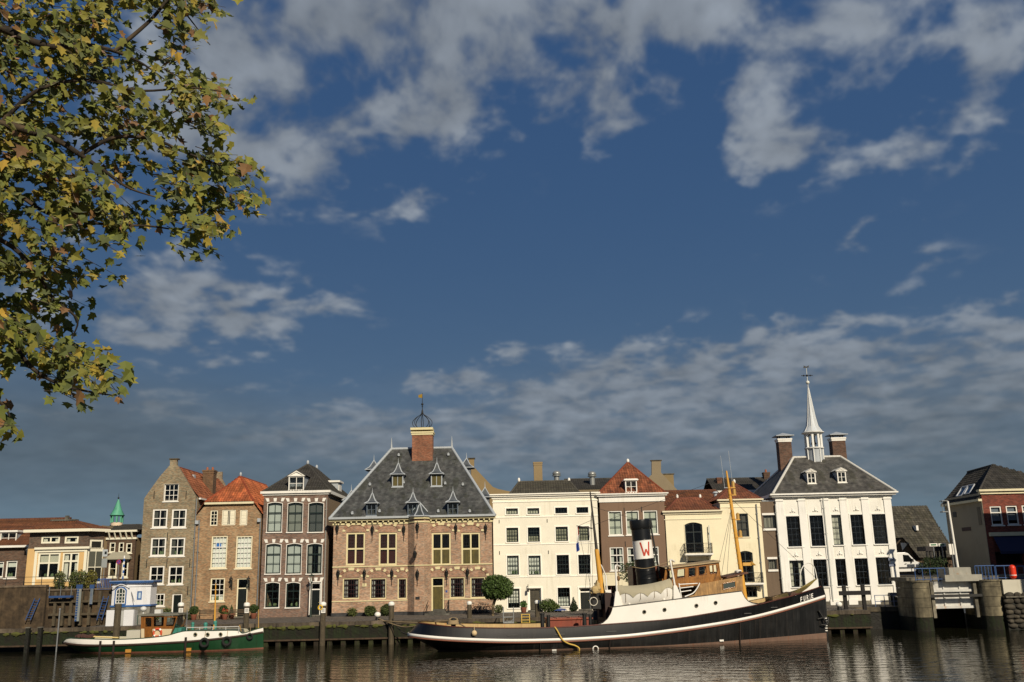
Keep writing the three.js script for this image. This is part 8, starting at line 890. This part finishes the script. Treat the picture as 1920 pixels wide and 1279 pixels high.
// timber frame and railing in front of the white hall
{ const Z = 84.5, o = thing('timber_rack', 'black timber frame of two posts and a cross beam before the white hall', 'timber frame', V(at(1605, 1130, Z).x, QUAY, -Z)), bt = M(0x1f1a16, { t: 'wood', r: 0.8 }); for (const [l, r, t, b] of [[1582, 1588, 1098, 1136], [1617, 1623, 1096, 1134]]) { const [a, c, d, e] = rectAt([l, t, r, b], Z); part('post', box(a, d, QUAY - 0.2, e, -Z, -Z - 0.3), bt, o); } const [a, c, d, e] = rectAt([1574, 1108, 1632, 1116], Z - 0.2); part('cross_beam', box(a, d, c, e, -Z + 0.25, -Z + 0.02), bt, o); }
{ const Z = ZQ + 5.3, [x0, , x1, y1] = rectAt([1641, 1115, 1694, 1141], Z), o = thing('quay_railing', 'thin blue grey railing at the end of the quay before the bridge', 'railing', V(x0, QUAY, -Z)), m = M(0x5a6a88, { r: 0.5 }); for (let i = 0; i < 4; i++) part('post', cyl(lerp(x0, x1, i / 3), -Z, QUAY - 0.3, QUAY + 1.05, 0.035, 0.035, 6), m, o); for (const y of [0.5, 1.03]) part('rail', rod(V(x0, QUAY + y, -Z), V(x1, QUAY + y, -Z), 0.03), m, o); }
{ const Z = ZF - 4, p = at(1675, 1129, Z), o = thing('litter_bin', 'dark grey litter bin with hooded lid by the white hall corner', 'litter bin', V(p.x, QUAY, -Z)); part('body', box(p.x - 0.3, p.x + 0.3, QUAY, QUAY + 0.8, -Z - 0.3, -Z + 0.3), M(0x34352f, { r: 0.6 }), o); part('hood', [new THREE.CylinderGeometry(0.34, 0.34, 0.66, 16, 1, false, 0, Math.PI).rotateZ(Math.PI / 2).rotateX(0).translate(p.x, QUAY + 0.82, -Z)], M(0x2a2b28, { r: 0.5 }), o); part('label_plate', box(p.x - 0.1, p.x + 0.22, QUAY + 0.84, QUAY + 0.92, -Z + 0.36, -Z + 0.3), capWhite, o); }
// end of the quay and dark wall before the bridge
{ const o = thing('end_wall', 'dark wet wall closing the quay beside the bridge pier', 'wall', V(xQ1, 0, -84)); part('wall', [box(xQ1 - 0.2, xPier + 0.3, -4, QUAY - 0.36, -87.2, -88)], wet, o); part('side_face', box(xQ1 - 0.6, xQ1 - 0.02, -4, QUAY - 0.36, -82.6, -87.2), wet, o); part('coping', box(xQ1 + 0.02, xPier + 0.3, QUAY - 0.36, QUAY + 0.04, -87.1, -87.6), stone(0x6e6452), o); }
// plants and signs on the dike
for (const [px, py, lab, i, c] of [[113, 1078, 'loose grey green shrub at the bay window house door', 0, 0x59613a], [140, 1076, 'tall bamboo like shrub in the middle of the terrace', 1, 0x4f5a2c], [155, 1074, 'upright shrub at the corner bay window', 2, 0x525c30], [172, 1073, 'yellow green shrub beyond the bay window house', 3, 0x67652a]]) leafBush([px, py], 87.8, 0.55, 0.85, DIKE - 0.1, 81 + i, c, lab, { n: 700, size: 0.1, low: 0.9 });
{ const mk = (px, py, Z, label, fn) => { const p = at(px, py, Z), o = thing('traffic_sign', label, 'traffic sign', V(p.x, DIKE, -Z)); part('post', cyl(p.x, -Z - 0.05, DIKE - 0.4, p.y + 0.3, 0.035), grey, o); fn(p, o, Z); };
  mk(222.5, 1054, 88.5, 'round blue and red no parking sign above the pavilion', (p, o, Z) => { const R = 0.21; part('disc', new THREE.CylinderGeometry(R, R, 0.02, 24).rotateX(Math.PI / 2).translate(p.x, p.y, -Z), M(0x2b3f8c, { r: 0.5 }), o); part('rim', new THREE.TorusGeometry(R * 0.9, R * 0.13, 6, 28).translate(p.x, p.y, -Z + 0.01), M(0xb02c34, { r: 0.5 }), o); part('slash', bar(V(p.x - R * 0.62, p.y + R * 0.62, -Z + 0.02), V(p.x + R * 0.62, p.y - R * 0.62, -Z + 0.02), 0.05, 0.01), M(0xb02c34, { r: 0.5 }), o); });
  mk(197, 1037, 88.2, 'white square sign with a dark symbol on a grey post', (p, o, Z) => { part('plate', box(p.x - 0.24, p.x + 0.22, p.y - 0.32, p.y + 0.32, -Z, -Z - 0.03), M(0xaab0b2, { r: 0.5 }), o); part('symbol', box(p.x - 0.05, p.x + 0.15, p.y - 0.12, p.y + 0.14, -Z + 0.01, -Z), dark, o); part('lower_plate', box(p.x - 0.26, p.x + 0.24, p.y - 1.3, p.y - 0.5, -Z, -Z - 0.03), M(0x8d9290, { r: 0.5 }), o); });
  { const Z = 87.6, a = at(230, 1086, Z), c = at(232, 1042, Z), o = thing('striped_pole', 'blue and white striped pole behind the pavilion roof', 'pole', V(a.x, DIKE - 0.4, -Z)); for (let i = 0; i < 8; i++) part('stripe', cyl(a.x, -Z, lerp(a.y, c.y, i / 8), lerp(a.y, c.y, (i + 1) / 8), 0.07), i % 2 ? white : M(0x2f5a9c, { r: 0.5 }), o); part('foot', cyl(a.x, -Z, DIKE - 0.5, a.y, 0.08), grey, o); } 
  const Z = 86.9, x0 = xAt(183, 1095, Z), x1 = xAt(207, 1095, Z), y0 = yAt(195, 1105, Z), y1 = yAt(195, 1086, Z), o = thing('blue_gate', 'short blue barred gate on the dike next to the pavilion', 'gate', V(x0, y0, -Z)), bl = M(0x2f5a9c, { r: 0.5 }); part('rail', [rod(V(x0, y0, -Z), V(x1, y0, -Z), 0.035), rod(V(x0, y1, -Z), V(x1, y1, -Z), 0.035)], bl, o); for (let i = 0; i < 9; i++) part('bar', rod(V(lerp(x0, x1, i / 8), y0, -Z), V(lerp(x0, x1, i / 8), y1, -Z), 0.022), bl, o); }
{ const p = at(311, 1147, GZ - 2), o = thing('planter', 'pale grey wooden planter in front of the tall gable house', 'planter', V(p.x, QUAY, p.z)); part('body', box(p.x - 0.45, p.x + 0.5, QUAY, QUAY + 0.85, p.z - 0.3, p.z + 0.3), M(0x8f9a98, { t: 'wood', r: 0.8 }), o); part('slat', [0.2, 0.45, 0.7].map((t) => box(p.x - 0.48, p.x + 0.53, QUAY + t, QUAY + t + 0.08, p.z + 0.3, p.z + 0.33)), M(0x9aa5a2, { t: 'wood', r: 0.8 }), o); part('plants', leafCloud(V(p.x, QUAY + 1.0, p.z), 0.5, 0.22, 0.3, 300, 0.07, 91), M(0x4a5a2a, { vc: true, r: 0.8 }), o); }
{ const p = at(250, 1150, GZ - 6.5), o = thing('boat_tank', 'teal green round tank on the quay beside the pavilion', 'tank', V(p.x, QUAY, p.z)); part('body', cyl(p.x, p.z, QUAY, QUAY + 0.75, 0.42, 0.42, 20), M(0x3a6a5c, { t: 'paint', r: 0.6 }), o); part('lid', cyl(p.x, p.z, QUAY + 0.75, QUAY + 0.82, 0.44, 0.4, 20), M(0x2f5648, { r: 0.6 }), o); }

// ---------- plane tree at the near quay ----------
{
  const G0 = EYE - 1.65, R = rng(2024), tx = -11.5, tz = -10.2, o = thing('plane_tree', 'big autumn plane tree with yellow green lobed leaves overhanging the water', 'tree', V(tx, G0, tz));
  const bark = M(0x6f6454, { t: 'bark', b: 'rough', bs: 0.02, r: 0.9 }), twigM = M(0x3b3026, { r: 0.9 }), T = (px, py, Z) => at(px, py, Z);
  const crotch = V(tx + 0.3, G0 + 4.2, tz - 0.3);
  part('trunk', [tube([V(tx, G0 - 0.2, tz), V(tx + 0.1, G0 + 2, tz - 0.1), crotch, V(tx + 0.5, G0 + 7.5, tz - 0.6), V(tx + 0.4, G0 + 11, tz - 0.4)], 0.34, 30, 14), cyl(tx, tz, G0 - 0.2, G0 + 0.5, 0.55, 0.36)], bark, o);
  // limbs that show, then ones that carry the rest of the crown
  const limbs = [[[-220, 240, 11.5], [0, 232, 12.5], [60, 248, 12.6], [105, 262, 12.7], [150, 290, 12.8], [195, 320, 13], [240, 352, 13.2], [300, 372, 13.4]], [[-200, 20, 11.5], [0, 52, 12.2], [45, 72, 12.3], [100, 88, 12.4], [160, 84, 12.5], [215, 96, 12.7], [265, 118, 12.9], [310, 150, 13.1]], [[150, 290, 12.8], [215, 258, 12.9], [290, 262, 13], [345, 285, 13.2], [400, 305, 13.4], [470, 330, 13.6]], [[-220, 420, 11.8], [0, 450, 12.6], [60, 500, 12.8], [100, 560, 13], [145, 600, 13.1], [135, 635, 13.2]], [[-180, 560, 12], [0, 620, 12.8], [60, 690, 13], [110, 720, 13.1], [170, 735, 13.2], [215, 742, 13.3]], [[-200, 300, 12.4], [0, 345, 13.2], [90, 400, 13.4], [190, 420, 13.6], [290, 425, 13.8], [370, 440, 14]], [[-160, 640, 12], [-20, 740, 12.8], [10, 765, 13], [25, 800, 13.1]], [[215, 96, 12.7], [280, 40, 12.8], [330, -10, 12.9], [345, 20, 13], [375, 60, 13.1]], [[0, 232, 12.5], [70, 170, 12.4], [160, 150, 12.5], [260, 170, 12.7], [360, 165, 12.9], [420, 172, 13]],
    [[-300, 100, 11], [-260, -200, 11], [-100, -320, 11.5], [60, -260, 12], [200, -160, 12.4]], [[-420, 200, 10.4], [-640, 60, 10], [-820, -100, 9.6]], [[-420, 500, 10.6], [-600, 520, 10], [-780, 560, 9.8]]].map((l) => l.map((p) => T(...p)));
  limbs.forEach((l, i) => { const c = new THREE.CatmullRomCurve3(i === 2 || i === 7 || i === 8 ? l : [crotch.clone().add(V(0, i === 9 ? 4 : 0.2 * i, 0)), ...l]); const S = 26, g = []; for (let k = 0; k < S; k++) { const big = i < 2 || i > 8 ? 0.085 : 0.05, r = (t) => lerp(i === 2 || i === 7 || i === 8 ? 0.035 : big, 0.008, t); g.push(rod(c.getPoint(k / S), c.getPoint((k + 1) / S), r(k / S), r((k + 1) / S), 7)); } part('limb', g, M(0x55493a, { t: 'bark', r: 0.9 }), o); });
  // the outline of the crown in the photograph, carried on beyond its edges
  const mass = [[-900, -700], [250, -700], [330, -200], [395, -40], [415, 60], [335, 105], [345, 130], [458, 158], [452, 190], [395, 210], [435, 285], [515, 322], [492, 362], [445, 425], [400, 492], [330, 470], [300, 440], [235, 450], [238, 500], [175, 520], [125, 600], [195, 600], [185, 640], [222, 690], [235, 755], [150, 765], [90, 740], [40, 700], [0, 690], [-40, 720], [30, 790], [40, 830], [-20, 835], [-300, 860], [-900, 700]];
  const inside = (x, y) => { let c = false; for (let i = 0, j = mass.length - 1; i < mass.length; j = i++) { const [xi, yi] = mass[i], [xj, yj] = mass[j]; if ((yi > y) !== (yj > y) && x < (xj - xi) * (y - yi) / (yj - yi) + xi) c = !c; } return c; };
  const holesP = [[275, 55, 48], [250, 140, 28], [175, 185, 26], [345, 240, 30], [215, 300, 22], [130, 205, 20], [95, 290, 20], [275, 330, 24], [80, 430, 22], [60, 120, 18], [205, 55, 20], [330, 395, 22], [140, 470, 16], [30, 480, 18], [90, 640, 26], [150, 690, 16], [20, 690, 14], [310, 200, 18], [190, 480, 20], [240, 210, 14], [60, 350, 12], [110, 350, 12]];
  const sparse = (x, y) => holesP.some(([a, c, r]) => (x - a) ** 2 + (y - c) ** 2 < r * r * (0.6 + 0.8 * R()));
  // one lobed leaf: five points, folded along its rib
  const outline = [[0, -0.5], [0.2, -0.42], [0.52, -0.3], [0.34, -0.1], [0.56, 0.16], [0.24, 0.16], [0.0, 0.62], [-0.24, 0.16], [-0.56, 0.16], [-0.34, -0.1], [-0.52, -0.3], [-0.2, -0.42]];
  const leafTris = (m, size, curl, wide = 1) => { const z = (x, y) => (Math.abs(x) * curl + y * y * curl * 0.5) * size, P = (x, y) => V(x * size * wide, y * size, z(x, y)).applyMatrix4(m), out = [], c = P(0, -0.1); for (let i = 0; i < outline.length; i++) { out.push(c, P(...outline[i]), P(...outline[(i + 1) % outline.length])); } return out; };
  const tones = [[0.165, 0.165, 0.012], [0.125, 0.145, 0.011], [0.2, 0.185, 0.014], [0.1, 0.12, 0.011], [0.07, 0.088, 0.01], [0.3, 0.225, 0.02], [0.4, 0.25, 0.025], [0.22, 0.11, 0.03], [0.15, 0.075, 0.025]];
  const leaves = [], twigs = []; let tries = 0;
  while (leaves.length < 9200 && tries++ < 12000) {
    const px = R() < 0.8 ? -120 + R() * 620 : -880 + R() * 900, py = R() < 0.8 ? -80 + R() * 930 : -650 + R() * 1500; if (!inside(px, py) || !inside(px + 6, py) || !inside(px, py + 8) || sparse(px, py) || vnoise(px / 27 + 50, py / 27 + 50, 0, 7) < 0.37) continue;
    const Z = 12 + 2.6 * R() + px * 0.0012, c = T(px, py, Z), n = 6 + Math.floor(R() * 6), dir = V(0.5 + R() * 0.8, -0.75 + R() * 0.8, (R() - 0.5) * 0.9).normalize(), len = 0.22 + 0.25 * R(), a = c.clone().addScaledVector(dir, -len); twigs.push(rod(a, c.clone().addScaledVector(dir, len * 0.5), 0.007, 0.003, 5));
    for (let k = 0; k < n; k++) { const p = c.clone().addScaledVector(dir, (R() - 0.6) * len * 2).add(V((R() - 0.5) * 0.26, (R() - 0.6) * 0.26, (R() - 0.5) * 0.36)), e = new THREE.Euler(-0.5 + (R() - 0.5) * 1.7, 0.5 + (R() - 0.5) * 2.0, Math.PI + (R() - 0.5) * 2.2), m = new THREE.Matrix4().makeRotationFromEuler(e).setPosition(p), yel = R(); const tone = tones[yel < 0.84 ? Math.floor(R() * 5) : yel < 0.92 ? 5 : yel < 0.94 ? 6 : yel < 0.98 ? 7 : 8], kk = 0.95 + 0.45 * R(); leaves.push({ m, p, size: 0.11 + 0.1 * R(), curl: (R() - 0.35) * 1.1, wide: 0.55 + 0.6 * R(), tone: tone.map((v) => v * kk), px }); }
  }
  part('twigs', twigs, twigM, o);
  const vis = leaves.map((l, i) => [i, l.px > 0 && l.px < 500 ? l.size / -l.p.z : 0]).sort((a, b) => b[1] - a[1]).slice(0, 300).map((a) => a[0]), own = new Set(vis);
  const leafMats = tones.map((t) => new THREE.MeshPhysicalMaterial({ color: new THREE.Color().setRGB(...t), roughness: 0.8, transmission: 0.32, thickness: 0, side: THREE.DoubleSide }));
  const mk = (tris, colors) => { const g = new THREE.BufferGeometry(); g.setAttribute('position', new THREE.Float32BufferAttribute(tris.flatMap((p) => [p.x, p.y, p.z]), 3)); if (colors) g.setAttribute('color', new THREE.Float32BufferAttribute(colors, 3)); g.computeVertexNormals(); return g; };
  const unit = [0.2, 0.5, -0.25].map((c) => { const g = mk(leafTris(new THREE.Matrix4(), 1, c)); metreUV(g); return g; }), pos = [], col = [], base = bases.get(o);
  leaves.forEach((l, i) => { if (own.has(i)) { const k = tones.findIndex((t) => Math.abs(t[0] / t[1] - l.tone[0] / l.tone[1]) < 1e-6), m = new THREE.Mesh(unit[i % 3], leafMats[Math.max(0, k)]); m.name = 'leaf'; m.castShadow = m.receiveShadow = true; m.matrixAutoUpdate = true; l.m.decompose(m.position, m.quaternion, m.scale); m.position.sub(base); m.scale.set(l.size * l.wide, l.size, l.size); o.add(m); } else { const t = leafTris(l.m, l.size, l.curl, l.wide); for (const p of t) { pos.push(p.x, p.y, p.z); col.push(...l.tone); } } });
  const g = new THREE.BufferGeometry(); g.setAttribute('position', new THREE.Float32BufferAttribute(pos, 3)); g.setAttribute('color', new THREE.Float32BufferAttribute(col, 3)); g.computeVertexNormals();
  part('foliage', g, new THREE.MeshPhysicalMaterial({ vertexColors: true, roughness: 0.8, transmission: 0.32, thickness: 0, side: THREE.DoubleSide }), o, { kind: 'stuff' });
}
renderer.render(scene, camera);
